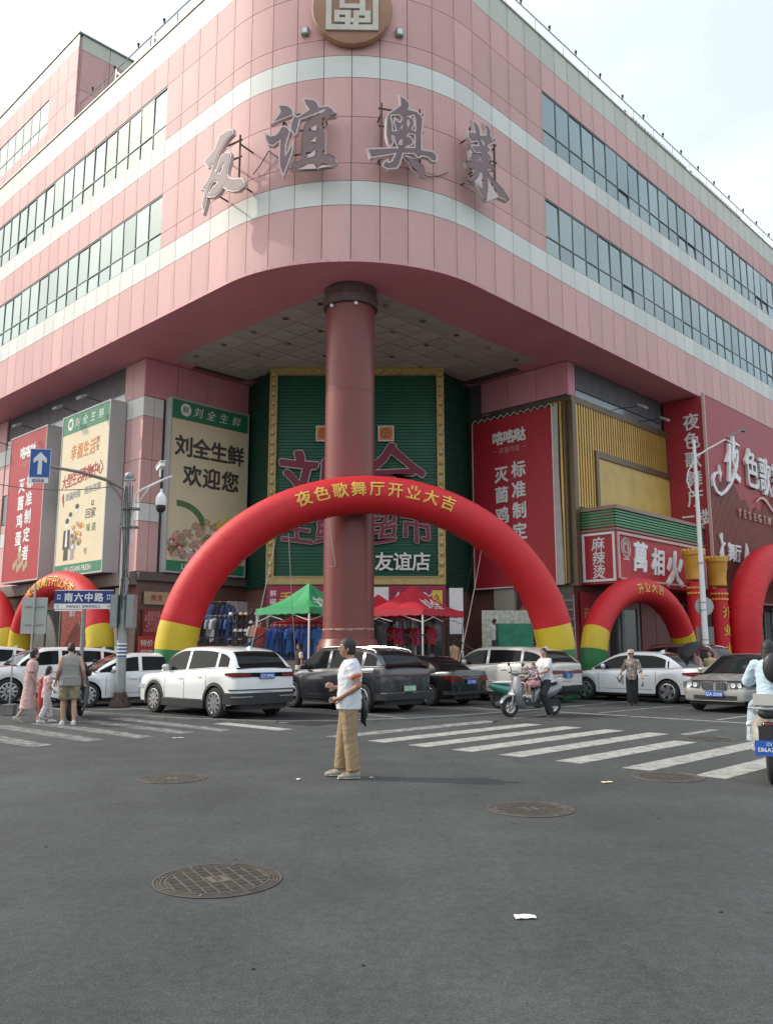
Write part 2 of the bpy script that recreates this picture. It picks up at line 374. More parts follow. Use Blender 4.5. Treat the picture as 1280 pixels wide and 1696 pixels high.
for i, r in enumerate([6.6, 7.65, 8.6, 9.6, 10.45]):
    quad(r - .22, r + .22, 14.6 + .15 * (i % 2), 19.2 if i else 17.5, .004, PT3, cw)
quad(11.2, 11.6, 13.9, 16.2, .004, PT1, cw)
pl = sroot('parking_lines')
def pline(a, b, w=.1, m=None, z=.010):
    A = RL(*a).xy; B = RL(*b).xy; c = (A + B) / 2; d = B - A
    mb = MB(); mb.box(0, 0, 0, d.length, w, .003); mb.build('line', m or PT2, pl, (c.x, c.y, z), atan2(d.y, d.x), smooth=False)
pline((12.6, 22.5), (12.0, 16.5)); pline((12.0, 16.5), (12.45, 15.1), .12)
pline((16.4, 20.5), (15.2, 14.1)); pline((20.3, 19.0), (19.0, 14.1)); pline((24.4, 17.5), (24.0, 13.5))
pline((12.7, 33), (12.6, 23.8)); pline((16.4, 33), (16.4, 28))
pline((19.6, 12.9), (19.55, 2.5), .13, PT1, .006); pline((20.0, 11.6), (25.4, 11.4), .1, PT2, .006); pline((20.0, 8.5), (23.6, 8.4), .1, PT1, .006)
pline((27.0, 16), (26.6, 11.6)); pline((29.6, 16), (29.4, 11.6)); pline((17.0, 12.2), (18.9, 12.35), .09, PT2, .006)
# far side markings behind the camera, seen only when the view steps aside
pline((0, -6), (-6, -6), .2, PT2, .004)
# manholes: cast iron ring, grooved lid
IRON = mat('cast_iron', (.055, .048, .040), .6, metal=.25, var=.3, scale=9, bump=.25, bscale=90)
IRON2 = mat('worn_iron_rib', (.125, .115, .10), .5, metal=.25, var=.25, scale=9)
def manhole(x, y, R, label, rot, grid=True, dark=False):
    t = thing('manhole_cover', label, 'manhole cover', (x, y, 0), rot, 'manhole covers in the road')
    mb = MB()
    for a, b, h in ((R, R * .965, .008), (R * .94, R * .915, .007), (R * .89, R * .865, .007), (R * .82, R * .79, .008)):
        n = 56
        vs = [(q * cos(2*pi*i/n), q * sin(2*pi*i/n), zz) for q, zz in ((a, .0045), (a, h), (b, h), (b, .0045)) for i in range(n)]
        mb.add(vs, [(k*n+i, k*n+(i+1) % n, (k+1)*n+(i+1) % n, (k+1)*n+i) for k in range(3) for i in range(n)])
    mb.build('ring', IRON2, t)
    mb = MB(); mb.lathe([(R * 1.0, 0.0), (R * 1.0, .003), (R * .8, .0042), (0.001, .0044)], 48); mb.build('lid', IRON, t)
    mb = MB(); q = R * .78; st = q / 4.2
    ks = [k * st for k in range(-4, 5)]
    for k in ks:
        h = sqrt(max(0, q*q - k*k)) * .98
        if h > .05:
            if grid: mb.box(k, 0, .0068, .012, 2*h, .004)
            mb.box(0, k, .0066, 2*h, .010 if grid else .022, .004)
    for i, a in enumerate(ks[:-1]):
        for j, b in enumerate(ks[:-1]):
            if (i + j) % 2 and (a + st/2)**2 + (b + st/2)**2 < (q - st*.5)**2: mb.box(a + st/2, b + st/2, .0060, st * .74, st * .74, .004, m=1)
    mb.build('rib', [IRON2, mat('iron_pad', (.026, .021, .018), .6, var=.2)], t, smooth=False)
    mb = MB(); mb.box(0, 0, .0095, R * .30, R * .34, .004); mb.box(0, 0, .012, R * .12, R * .22, .003, m=1)
    put(mb, 'H', 0, 0, .1, y=0, t=.004) if False else None
    mb.build('centre_mark', [IRON2, IRON], t, smooth=False)
    for k in range(8):
        a = 2 * pi * k / 8 + .2
        m2 = MB(); m2.box(0, 0, .0, R * .13, .018, .005); m2.build('lug', IRON2, t, (R * .9 * cos(a), R * .9 * sin(a), .0080), a, smooth=False)
    return t
manhole(-1.22, 6.42, .46, 'largest manhole cover in the foreground, chequered lid, closest to the viewer', .5)
manhole(-2.76, 11.25, .44, 'manhole cover on the left, behind the chequered one and left of the standing man', .2, False)
manhole(1.50, 9.15, .45, 'manhole cover in mid road right of the standing man, ribbed lid', .35, False)
manhole(3.66, 11.38, .46, 'manhole cover at the near tips of the last zebra stripes', .1, False)
manhole(6.0, 16.1, .5, 'manhole cover beyond the broken zebra stripe near the silver car', .1, False)
def litter(x, y, sx, sy, rz, label, m):
    mb = MB(); nx = 5
    vs = []; 
    for i in range(nx):
        for j in range(4):
            vs.append((sx * (i / (nx-1) - .5), sy * (j / 3 - .5), .006 + .02 * abs(noise.noise(Vector((i * .9, j * .8, x))))))
    vs2 = [(a, b, c + .002) for a, b, c in vs]; k = len(vs)
    f = [(i*4+j, i*4+j+1, (i+1)*4+j+1, (i+1)*4+j) for i in range(nx-1) for j in range(3)]
    mb.add(vs + vs2, f + [tuple(k + q for q in reversed(a)) for a in f])
    return tag(mb.build('paper_scrap', m, None, (x, y, 0), rz, smooth=False), label, 'litter')
litter(.86, 5.55, .13, .06, .1, 'crumpled white paper scrap alone on the road in the foreground', WHITE)
litter(-1.12, 11.15, .06, .05, .5, 'tiny pale scrap on the road left of the man’s shoes', WHITE)
litter(-.2, 11.3, .05, .05, .9, 'tiny pale scrap on the road right of the man’s shoes', WHITE)
litter(2.75, 10.9, .14, .07, .3, 'small torn wrapper between manhole and zebra crossing', CREAM)
litter(-3.9, 16.2, .2, .08, 0, 'flattened pale cardboard scrap on the worn zebra crossing', WHITE)
# dark leaves and specks
mb = MB()
for i in range(45):
    x, y = random.uniform(-6, 8), random.uniform(3, 18); s = random.uniform(.004, .012)
    mb.box(x, y, .004, s * random.uniform(1, 3), s, .005, random.uniform(0, 3))
o = mb.build('grit', PATCH, kind='stuff', smooth=False)
# ================================================================== THE CORNER BUILDING
B = thing('shopping_mall', 'large pink panelled corner building with pale bands, ribbon windows and a rounded overhanging corner', 'building', RL(16.35, 17.4), 0)
BO = RL(16.35, 17.4)
RC = 6.3; CC = RL(16.35 + RC, 17.4 + RC); HALF = RC * pi / 4
def ev(a): return dR * cos(a) + dL * sin(a)
def path(s, off=0.0):
    """point on the fascia line, s metres right (+) or left (-) of the corner apex; off = outwards"""
    if abs(s) <= HALF:
        a = radians(-135) + s / RC; return CC.xy + ev(a) * (RC + off), ev(a)
    if s > 0: return RL(16.35 + RC + (s - HALF), 17.4 - off).xy, -dL
    return RL(16.35 - off, 17.4 + RC + (-s - HALF)).xy, -dR
_pm = {}
def panel(s0, s1, z0, z1, name, m, t=.045, gap=.022, inset=0.0, tilt=0.0, parent=B):
    arc = abs((s0 + s1) / 2) < HALF; w = s1 - s0; h = z1 - z0
    k = (arc, round(w, 3), round(h, 3), m.name, t, inset)
    if k not in _pm:
        mb = MB(); n = 3 if arc else 1
        a = []
        for i in range(n + 1):
            u = -w/2 + gap/2 + (w - gap) * i / n
            if arc:
                th = u / RC; a.append(((RC - inset) * sin(th), RC - (RC - inset) * cos(th), (RC - inset - t) * sin(th), RC - (RC - inset - t) * cos(th)))
            else: a.append((u, inset, u, inset + t))
        vs = []
        for q in a:
            for zz in (gap/2, h - gap/2): vs += [(q[0], q[1], zz), (q[2], q[3], zz)]
        fs = [(0, 1, 3, 2), tuple(4*n + i for i in (0, 2, 3, 1))]
        for i in range(n):
            b = 4*i; c = b + 4
            fs += [(b, b+2, c+2, c), (b+1, c+1, c+3, b+3), (b+2, b+3, c+3, c+2), (b, c, c+1, b+1)]
        mb.add(vs, fs); _pm[k] = mb.mesh(name, m, smooth=arc, ang=20)
    p, nrm = path((s0 + s1) / 2)
    rz = atan2(nrm.y, nrm.x) + pi / 2
    o = link(name, _pm[k], parent, (p.x - BO.x, p.y - BO.y, z0), (tilt, 0, rz + random.uniform(-.0012, .0012)))
    return o
# ---- the overhanging mass behind the panels
inner = [path(s, -.10)[0] for s in [-48, -HALF] + [-HALF + HALF * 2 * i / 24 for i in range(1, 24)] + [HALF, HALF + 51.5]]
kink = path(HALF + 30.4, 0)[0]
wing_d = (dR - dL * .85).normalized()
kw = [kink, kink + wing_d * 9]
core = MB()
poly = [tuple(p - BO.xy) for p in inner]
wn = Vector((wing_d.y, -wing_d.x))
poly += [tuple(RL(75, 30).xy - BO.xy), tuple(RL(75, 66).xy - BO.xy)]
poly += [tuple(RL(16.45, 17.4 + RC + 48 - HALF + 0).xy - BO.xy)]
core.prism(poly, 14.62, 26.95)
core.build('upper_wall', DARKJ, B, smooth=False)
# coping and roof slab
def ribbon(s0, s1, z0, z1, offo, offi, n=1):
    mb = MB(); ss = [s0]
    if s0 < -HALF < s1: ss.append(-HALF)
    k = 28; ss += [a for a in (-HALF + 2 * HALF * i / k for i in range(1, k)) if s0 < a < s1]
    if s0 < HALF < s1: ss.append(HALF)
    ss.append(s1); vs = []
    for s in ss:
        po = path(s, offo)[0] - BO.xy; pi_ = path(s, -offi)[0] - BO.xy
        vs += [(po.x, po.y, z0), (po.x, po.y, z1), (pi_.x, pi_.y, z1), (pi_.x, pi_.y, z0)]
    fs = []
    for i in range(len(ss) - 1):
        a = 4 * i; b = a + 4
        fs += [(a, b, b+1, a+1), (a+1, b+1, b+2, a+2), (a+2, b+2, b+3, a+3), (a+3, b+3, b, a)]
    fs += [(0, 1, 2, 3), tuple(len(vs) - 4 + i for i in (3, 2, 1, 0))]
    mb.add(vs, fs); return mb
ribbon(-47, HALF + 50.5, 27.2, 27.27, .05, .55).build('coping', CREAMP, B, smooth=False)
ribbon(-47, HALF + 50.5, 14.50, 14.60, .0, 4.2).build('soffit_edge', PINKS, B, smooth=False)
# ---- panel grid
WL = -HALF - 4.68; WR = HALF + 4.68
cols = []
s = WL - 30 * 1.045
while s < WL - .01: cols.append((s, s + 1.045, 'win')); s += 1.045
for i in range(4): cols.append((WL + i * 1.17, WL + (i + 1) * 1.17, 'sol'))
for i in range(10): cols.append((-HALF + i * HALF / 5, -HALF + (i + 1) * HALF / 5, 'sol'))
for i in range(4): cols.append((HALF + i * 1.17, HALF + (i + 1) * 1.17, 'sol'))
for i in range(44): cols.append((WR + i * 1.045, WR + (i + 1) * 1.045, 'win'))
rows_s = [(14.5, 16.55, 0), (16.55, 17.45, 1), (17.45, 18.1, 0), (18.1, 19.85, 0), (19.85, 21.35, 0), (21.35, 22.2, 1), (22.2, 22.85, 0), (22.85, 24.7, 0), (24.7, 26.0, 0), (26.0, 27.2, 2)]
names = {0: ('pink_panel', PINK), 1: ('pale_panel', WHITEP), 2: ('parapet_panel', CREAMP)}
todo = []
for (a, b, k) in cols:
    for (z0, z1, c) in rows_s:
        if k == 'win' and (17.45 <= z0 < 19.8 or 22.2 <= z0 < 24.6): continue
        todo.append((abs((a + b) / 2), a, b, z0, z1, c))
    if k == 'win':
        for z0, z1 in ((17.45, 18.2), (18.2, 19.85), (22.2, 22.95), (22.95, 24.7)): todo.append((abs((a + b) / 2), a, b, z0, z1, 3))
todo.sort(); cnt = {}
for d, a, b, z0, z1, c in todo:
    if c == 3:
        low = z1 - z0 < 1
        r = random.random()
        tl = 0.0
        if low and r < .11: tl = -radians(random.uniform(2, 4))
        o = panel(a, b, z0, z1, 'window_pane', GLASSB, t=.02, gap=.024, inset=.05, tilt=tl if tl else random.uniform(-.012, .012))
        continue
    nm, m = names[c]; cnt[nm] = cnt.get(nm, 0) + 1
    if cnt[nm] > 296: continue
    panel(a, b, z0, z1, nm, m)
# the few farthest pink panels past the limit, joined
far = [q for q in todo if q[5] == 0][296:]
if far:
    mb = MB()
    for d, a, b, z0, z1, c in far:
        p0, n0 = path(a + .011); p1, n1 = path(b - .011)
        i0 = p0 - n0 * .045 - BO.xy; i1 = p1 - n1 * .045 - BO.xy; p0 = p0 - BO.xy; p1 = p1 - BO.xy
        mb.prism([tuple(p0), tuple(p1), tuple(i1), tuple(i0)], z0 + .011, z1 - .011)
    mb.build('pink_panel', PINK, B, smooth=False, kind='stuff')
# mullions, transoms
for sgn, (sa, sb) in ((-1, (WL - 30 * 1.045, WL)), (1, (WR, WR + 44 * 1.045))):
    for zb, zt, zm in ((17.45, 19.85, 18.2), (22.2, 24.7, 22.95)):
        mb = MB(); n = round((sb - sa) / 1.045)
        for z, h in ((zb + .02, .05), (zt - .03, .05), (zm, .05)):
            p0, n0 = path(sa); p1, _ = path(sb)
            a = p0 - n0 * .02 - BO.xy; b = p1 - n0 * .02 - BO.xy; c = p1 - n0 * .09 - BO.xy; d = p0 - n0 * .09 - BO.xy
            mb.prism([tuple(a), tuple(b), tuple(c), tuple(d)], z - h/2, z + h/2)
        for i in range(n + 1):
            p, n0 = path(sa + i * 1.045); q = p - n0 * .05 - BO.xy
            mb.box(q.x, q.y, (zb + zt) / 2, .028, .065, zt - zb - .06, atan2(n0.y, n0.x) + pi/2)
        mb.build('window_frame', MULL, B, smooth=False)
# ---- wing beyond the inner bend on the far right
for j in range(0):
    for z0, z1, c in [(14.5, 16.55, 0), (16.55, 17.45, 1), (17.45, 19.85, 3), (19.85, 21.35, 0), (21.35, 22.2, 1), (22.2, 24.7, 3), (24.7, 26, 0), (26, 27.2, 2)]:
        nm, m = names.get(c, ('window_pane', GLASSB)); mb = MB(); mb.bx(-.5, .5, 0, .045, .011, z1 - z0 - .011)
        p = kink + wing_d * (.55 + 1.03 * j) - BO.xy
        mb.build(nm, m, B, (p.x, p.y, z0), atan2(wing_d.y, wing_d.x), smooth=False)
# ---- left upper storey set on the roof line (coplanar with the facade)
up = MB(); up.prism([tuple(RL(r, l).xy - BO.xy) for r, l in ((16.45, 37.1), (16.45, 64), (26, 64), (26, 37.1))], 26.9, 31.9); up.build('roof_storey_wall', PINK, B, smooth=False)
for i in range(26):
    l0 = 37.05 + i * 1.045; x, y = RL(16.35, l0 + .5225).xy - BO.xy
    winz = i >= 3
    segs = [(27.3, 28.0, 0), (28.0, 28.6, 3), (28.6, 29.9, 3), (29.9, 31.3, 0), (31.3, 32.0, 2)] if winz else [(27.3, 28.6, 0), (28.6, 29.9, 0), (29.9, 31.3, 0), (31.3, 32.0, 2)]
    if l0 > 60: continue
    for z0, z1, c in segs:
        z0 -= .0; nm, m = names.get(c, ('window_pane', GLASSB)); mb = MB(); gp = .035 if c == 3 else .011
        mb.bx(-.5225 + gp, .5225 - gp, .03 if c == 3 else 0, .06, gp, z1 - z0 - gp); mb.build(nm if c != 0 else 'roof_storey_panel', m, B, (x, y, z0), AL, smooth=False)
ends = MB()
for k in range(6):
    for z0, z1 in ((27.0, 29.0), (29.0, 31.2), (31.2, 32.0)):
        x, y = RL(16.5 + 1.5 * k + .75, 37.05).xy - BO.xy; mb = MB(); mb.bx(-.73, .73, 0, .05, .012, z1 - z0 - .012)
        mb.build('roof_storey_panel' if z1 < 31.5 else 'parapet_panel', PINK if z1 < 31.5 else CREAMP, B, (x, y, z0), AR, smooth=False)
cp = MB(); cp.prism([tuple(RL(r, l).xy - BO.xy) for r, l in ((16.3, 36.98), (16.3, 64), (26, 64), (26, 36.98))], 32.0, 32.08); cp.build('coping', GALV, B, smooth=False)
# ---- soffit + tiled ceiling
sf = MB()
sfp = [RL(16.45, 60), RL(16.45, 17.4 + RC)] + [Vector((*path(-HALF + 2*HALF*i/12, -.1)[0], 0)) for i in range(1, 12)] + [RL(16.35 + RC, 17.5), RL(66, 17.5), RL(66, 24), RL(36, 36), RL(24, 60)]
sf.prism([tuple(p.xy - BO.xy) for p in sfp], 14.515, 14.61); sf.build('soffit', PINKS, B, smooth=False)
tl = MB(); tl.bx(-.50, .50, -.50, .50, -.025, 0); tlm = tl.mesh('ceiling_tile', TILEC, smooth=False)
i = 0; lr_, ll_ = 19.28, 20.36
tb = MB(); tb.prism([tuple(RL(r, l).xy - BO.xy) for r, l in ((19.28, 32.4), (19.28, 21.9), (20.8, 20.36), (31.5, 20.36), (31.5, 24.5), (23.3, 32.4))], 14.506, 14.513); tb.build('ceiling_grid', mat('ceiling_grid_dark', (.09, .08, .07), .8), B, smooth=False)
while lr_ + 1.05 * i < 31.5:
    j = 0
    while ll_ + 1.05 * j < 32.4:
        r, l = lr_ + 1.05 * (i + .5), ll_ + 1.05 * (j + .5)
        if r + l > 41.3 and r + l < 55.6 and r < 31.2 and l < 32.2 and not ((r - 19.9)**2 + (l - 21.2)**2 < .3):
            if not (r > 28.2 and l > 24.6) and not (r > 23.0 and l > 30.4):
                o = link('ceiling_tile', tlm, B, (RL(r, l).x - BO.x, RL(r, l).y - BO.y, 14.50 + random.uniform(-.004, .004)), AR)
        j += 1
    i += 1
dl = MB(); dl.lathe([(.13, 0), (.13, -.03), (.10, -.035), (.095, .01)], 16, m=0); dl.lathe([(.094, -.004), (.001, -.002)], 16, m=1)
dlm = dl.mesh('downlight', [mat('lamp_rim', (.25, .18, .12), .4), BLACK])
for r in (19.55 + .23, 21.6, 23.7, 25.8, 27.9, 30.0):
    for l in (20.9, 22.55, 24.6, 26.65, 28.75, 30.8):
        if r + l > 41.6 and r + l < 52.2 and (r - 19.9)**2 + (l - 21.2)**2 > 1.6: link('downlight', dlm, B, (RL(r, l).x - BO.x, RL(r, l).y - BO.y, 14.477))
# ---- lower two storeys under the overhang
lw = MB()
LOW = [(18.45, 62), (18.45, 32.7), (24.15, 32.7), (23.35, 29.95), (28.95, 24.35), (31.8, 25.1), (31.8, 19.45), (66, 19.45), (66, 40), (30, 62)]
lw.prism([tuple(RL(r, l).xy - BO.xy) for r, l in LOW], 4.6, 14.5); lw.build('upper_lower_wall', DKGREY, B, smooth=False)
lg = MB(); lg.prism([tuple(RL(r, l).xy - BO.xy) for r, l in LOW], 0, 4.59); lg.build('ground_floor_wall', BROWN, B, smooth=False)
def wp(name, m, frame, x, z0, z1, w, y, t=.06, gap=.012, parent=B):
    """panel on a lower wall: frame 'L' x=l centre, y=r of face ; 'R' x=r centre, y=l of face"""
    mb = MB(); mb.bx(-w/2 + gap, w/2 - gap, 0, t, gap, z1 - z0 - gap)
    p = RL(y, x) if frame == 'L' else RL(x, y)
    return mb.build(name, m, parent, (p.x - BO.x, p.y - BO.y, z0), AL if frame == 'L' else AR, smooth=False)
# left pillars (bands)
def pillar(frame, xs, y, zs=((4.95, 7.15, 0), (7.15, 7.95, 1), (7.95, 9.9, 0), (9.9, 11.85, 0), (11.85, 12.75, 1), (12.75, 14.48, 0)), t=.08):
    for x0, x1 in xs:
        for z0, z1, c in zs:
            nm, m = names[c]; wp('pillar_' + nm.replace('parapet', 'pale'), m, frame, (x0 + x1) / 2, z0, z1, x1 - x0, y, t)
PB = ((4.95, 7.15, 0), (7.15, 7.95, 1), (7.95, 9.9, 0), (9.9, 11.85, 0), (11.85, 12.75, 1), (12.75, 14.48, 0))
PN = ((4.95, 7.15, 0), (7.15, 7.95, 1), (7.95, 8.4, 0), (10.1, 11.85, 0), (11.85, 12.75, 1))
pillar('L', ((32.62, 33.6), (33.6, 34.35)), 18.35, PB)
pillar('L', ((47.6, 48.7), (48.7, 49.8)), 18.35, PB)
pillar('L', ((34.4, 35.6), (35.6, 36.8), (36.8, 38.0), (38.0, 39.2), (39.2, 40.4), (40.4, 41.6), (41.6, 42.8), (42.8, 44.0), (44.0, 45.2), (45.2, 46.4), (46.4, 47.55)), 18.38, PN, .05)
for i in range(11): wp('window_pane', mat('dark_glass', (.05, .07, .085), .08, metal=.3), 'L', 35.0 + 1.2 * i, 8.4, 10.1, 1.2, 18.41, .02, .04)
for i in range(11): wp('clerestory_pane', mat('clerestory_glass', (.22, .26, .27), .15, metal=.3), 'L', 35.0 + 1.2 * i, 12.75, 13.25, 1.2, 18.40, .02, .03)
for i in range(16): pillar('L', ((49.85 + i * 1.2, 51.05 + i * 1.2),), 18.38, ((4.95, 7.15, 0), (7.15, 7.95, 1), (7.95, 8.4, 0), (10.1, 11.85, 0), (11.85, 12.75, 1), (12.75, 14.4, 0)), .05) if i < 6 else None
# stub walls
pillar('R', ((18.37, 18.87), (18.87, 19.35)), 32.62, ((4.95, 7.15, 0), (7.15, 7.95, 1), (7.95, 9.9, 0), (9.9, 11.85, 0), (11.85, 12.75, 1)))
for i in range(3): wp('pillar_pink_panel', PINK, 'R', 19.4 + .9 + i * 1.3, 4.95, 12.75, 1.3, 32.64, .05)
for x0, x1 in ((18.37, 20.0), (20.0, 21.65), (21.65, 24.0)): wp('soffit_beam_panel', PINKS, 'R', (x0+x1)/2, 12.76, 14.48, x1 - x0, 32.60, .09)
for x0, x1 in ((19.4, 21.0), (21.0, 22.6), (22.6, 24.2)): wp('soffit_beam_panel', PINKS, 'L', (x0+x1)/2, 12.95, 14.48, x1 - x0, 31.70, .09)
wp('soffit_beam_panel', PINKS, 'R', 32.02, 12.9, 14.48, .6, 19.33, .09)
wp('clerestory_pane', mat('clerestory_glass', (.22, .26, .27), .15, metal=.3), 'R', 36.6, 12.86, 13.3, 8.4, 19.38, .03)
wp('grey_fascia', DKGREY, 'R', 36.6, 13.32, 14.48, 8.4, 19.36, .05)
wp('pillar_pink_panel', PINK, 'L', 24.0, 4.95, 12.9, .5, 31.75, .03)
# ---- green corrugated entrance front
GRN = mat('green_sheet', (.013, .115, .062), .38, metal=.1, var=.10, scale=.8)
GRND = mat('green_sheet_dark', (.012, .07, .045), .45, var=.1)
def corr(name, P0, P1, z0, z1, pitch, m, dep=.05):
    d = (P1 - P0); L = d.length; mb = MB(); n = int((z1 - z0) / pitch); vs = []; 
    prof = []
    for i in range(n):
        z = z0 + i * pitch; prof += [(0, z), (0, z + pitch * .3), (dep, z + pitch * .45), (dep, z + pitch * .85)]
    prof.append((0, z0 + n * pitch))
    for x in (0, L):
        for y, z in prof: vs.append((x, y, z - z0))
    k = len(prof); mb.add(vs, [(i, k + i, k + i + 1, i + 1) for i in range(k - 1)])
    mb.bx(0, L, dep + .01, dep + .05, 0, z1 - z0)
    return mb.build(name, m, B, (P0.x - BO.x, P0.y - BO.y, z0), atan2(d.y, d.x), smooth=False, kind='stuff')
GF0 = Vector((-5.0, 37.36)); GF1 = Vector((2.30, 37.36))
corr('green_corrugated_sheet', GF0, GF1, 4.85, 14.17, .15, GRN)
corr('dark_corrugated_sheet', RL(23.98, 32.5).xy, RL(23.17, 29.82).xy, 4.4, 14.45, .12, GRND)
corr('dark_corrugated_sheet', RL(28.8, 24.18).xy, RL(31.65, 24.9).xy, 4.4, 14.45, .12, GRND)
GB = mat('gilt_frame', (.50, .38, .16), .5, var=.15, scale=4)
fx0, fx1 = -5.34, 2.62
for (x0, x1, z0, z1) in ((fx0, -5.0, 4.47, 14.46), (2.3, fx1, 4.47, 14.46), (-5.0, 2.3, 14.14, 14.46), (-5.0, 2.3, 4.47, 4.83)):
    mb = MB(); mb.bx(x0, x1, 0, .25, z0, z1); e = .05
    if x1 - x0 < 1:
        mb.bx(x0, x0 + e, -.04, 0, z0, z1); mb.bx(x1 - e, x1, -.04, 0, z0, z1)
    else:
        mb.bx(x0, x1, -.04, 0, z0, z0 + e); mb.bx(x0, x1, -.04, 0, z1 - e, z1)
    mb.build('gilt_frame_board', GB, B, (-BO.x, 37.12 - BO.y, 0), smooth=False)
bo = MB(); bo.ell(0, 0, 0, .10, .06, .085, 10, 6); bo.box(0, -.0, -.13, .16, .03, .03, m=1)
bom = bo.mesh('frame_boss', [mat('boss_gold', (.62, .42, .13), .4), BRZ])
z = 4.95
while z < 14.2:
    for x in (fx0 + .17, fx1 - .17): link('frame_boss', bom, B, (x - BO.x, 37.10 - BO.y, z))
    z += .46
x = -4.9
while x < 2.2:
    link('frame_boss', bom, B, (x - BO.x, 37.10 - BO.y, 14.32)); x += .46
# ---- ground floor details (left side)
PILL = mat('beige_tile', (.42, .38, .32), .5, var=.08)
wp('canopy_band', mat('taupe_band', (.20, .17, .15), .6, var=.1), 'L', 41.0, 4.35, 4.93, 16.8, 18.05, .38)
wp('canopy_band', mat('taupe_band2', (.13, .10, .09), .6, var=.1), 'R', 21.3, 4.55, 4.93, 5.9, 32.35, .3)
for i in range(9):
    for k in range(4):
        l = 33.4 + i * 1.75
        if i in (1, 2, 4, 5, 7): continue
        wp('stone_slab', BROWN, 'L', l, .05 + k * 1.07, 1.12 + k * 1.07, 1.72, 18.40, .05, .008)
for i in range(4):
    for k in range(4): wp('stone_slab', BROWN, 'R', 19.05 + i * 1.3, .05 + k * 1.07, 1.12 + k * 1.07, 1.3, 32.65, .05, .008)
DOORG = mat('shop_glass', (.06, .07, .075), .08, metal=.25, var=.2)
for l in (35.15, 36.9, 40.4, 42.15, 45.6):
    wp('shop_window', DOORG, 'L', l, .35, 3.6, 1.66, 18.42, .03, .03)
    for dx in (-.83, .83): wp('shop_window_frame', GALV, 'L', l + dx, .3, 3.65, .09, 18.37, .08, .0)
wp('pale_post', PILL, 'L', 33.75, 0, 4.3, .55, 18.2, .2)
wp('red_wall_panel', mat('maroon_paint', (.22, .04, .035), .5, var=.1), 'L', 38.6, .1, 4.2, 1.5, 18.38, .04)
# right side ground floor
wp('pale_post', PILL, 'L', 22.95, 0, 4.55, 1.15, 31.5, .25)
for i in range(2):
    for k in range(4): wp('stone_slab', mat('dark_stone', (.07, .055, .05), .35, var=.15), 'L', 19.9 + i * 1.0, .05 + k * 1.1, 1.15 + k * 1.1, 1.0, 31.72, .05, .008)
for i in range(7):
    wp('stone_slab', mat('maroon_tile', (.20, .03, .035), .4, var=.15), 'R', 32.4 + i * 1.5, .1, 4.2, 1.48, 19.4, .05) if i not in (2, 3) else None
for r in (35.1, 36.6):
    wp('door_leaf', DOORG, 'R', r, .1, 3.5, 1.4, 19.42, .03, .03)
    for dx in (-.7, .7): wp('door_frame', GALV, 'R', r + dx, .05, 3.55, .12, 19.36, .08, 0)
wp('canopy_band', BLACK, 'R', 52.5, 4.0, 4.25, 23, 18.9, .5)
for i in range(18):
    wp('shop_window', DOORG, 'R', 41.6 + i * 1.25, .2, 3.9, 1.2, 19.42, .03, .03)
    wp('shop_window_frame', GALV, 'R', 42.2 + i * 1.25, .1, 4.0, .1, 19.36, .08, 0)
# podium in front of the entrance with two steps
PM = mat('podium_stone', (.27, .25, .23), .6, var=.12, scale=1.5)
pod = MB(); pod.prism([(-8.4, 31.4), (6.4, 31.4), (6.9, 33.5), (7.2, 36.5), (4.6, 38.6), (2.9, 37.5), (-5.6, 37.5), (-7.2, 39.5), (-10.6, 36.6)], 0, 1.2); pod.build('podium', PM, None, kind='structure', smooth=False)
for k in range(3):
    pod = MB(); pod.bx(-4.4, -1.9, 31.38 - .32 * (3 - k), 31.39, 0, .3 * (k + 1)); o = pod.build('podium_step', PM, None, kind='structure', smooth=False)
# entrance under the green front
ent = MB(); ent.bx(-5.3, 2.6, 37.2, 37.45, 4.2, 4.46); ent.build('entrance_lintel', BRZ, B, (-BO.x, -BO.y, 0), smooth=False)
for i in range(6):
    mb = MB(); mb.bx(-.62, .62, 0, .03, 1.25, 3.3); mb.build('door_leaf', DOORG, B, (-4.6 + i * 1.28 - BO.x, 37.38 - BO.y, 0), smooth=False)
    mb = MB(); mb.bx(-.05, .05, 0, .1, 1.25, 3.35); mb.build('door_frame', GALV, B, (-5.24 + i * 1.28 - BO.x, 37.3 - BO.y, 0), smooth=False)
# ---- the big round column at the corner
COLM = mat('column_paint', (.20, .055, .048), .36, var=.07, scale=.8, spec=.4)
cx, cy = -1.30, 28.9
cb = thing('corner_column', 'huge round reddish column holding up the rounded corner behind the big red arch', 'column', (cx, cy, 0))
mb = MB(); mb.lathe([(.90, 1.95), (.875, 2.3), (.87, 8), (.87, 13.95)], 64)
mb.build('shaft', COLM, cb, ang=60)
mb = MB(); mb.lathe([(.88, 13.75), (.98, 13.78), (1.0, 14.1), (.93, 14.15), (.95, 14.49)], 48); mb.build('capital', mat('column_cap', (.10, .055, .055), .5, var=.3, scale=4), cb)
for k in (0, 2):
    mb = MB(); mb.lathe([(.06, -.09), (.07, 0), (.03, .03)], 12); mb.build('small_lamp', WHITE, cb, (.93 * cos(-pi/2 + (k - 1.5) * .5), .93 * sin(-pi/2 + (k - 1.5) * .5), 13.72))
mb = MB(); mb.lathe([(1.10, 0), (1.10, 1.7), (1.02, 1.78), (.99, 1.93), (.94, 1.99)], 48); mb.build('plinth', COLM, cb)
for k in range(3):
    mb = MB(); mb.lathe([(.874, -.006), (.877, 0), (.874, .006)], 64); mb.build('sheet_joint', mat('column_joint', (.16, .06, .055), .4), cb, (0, 0, 4.4 + 3.1 * k))
mb = MB(); mb.lathe([(.893, 2.28), (.893, 2.33)], 64)
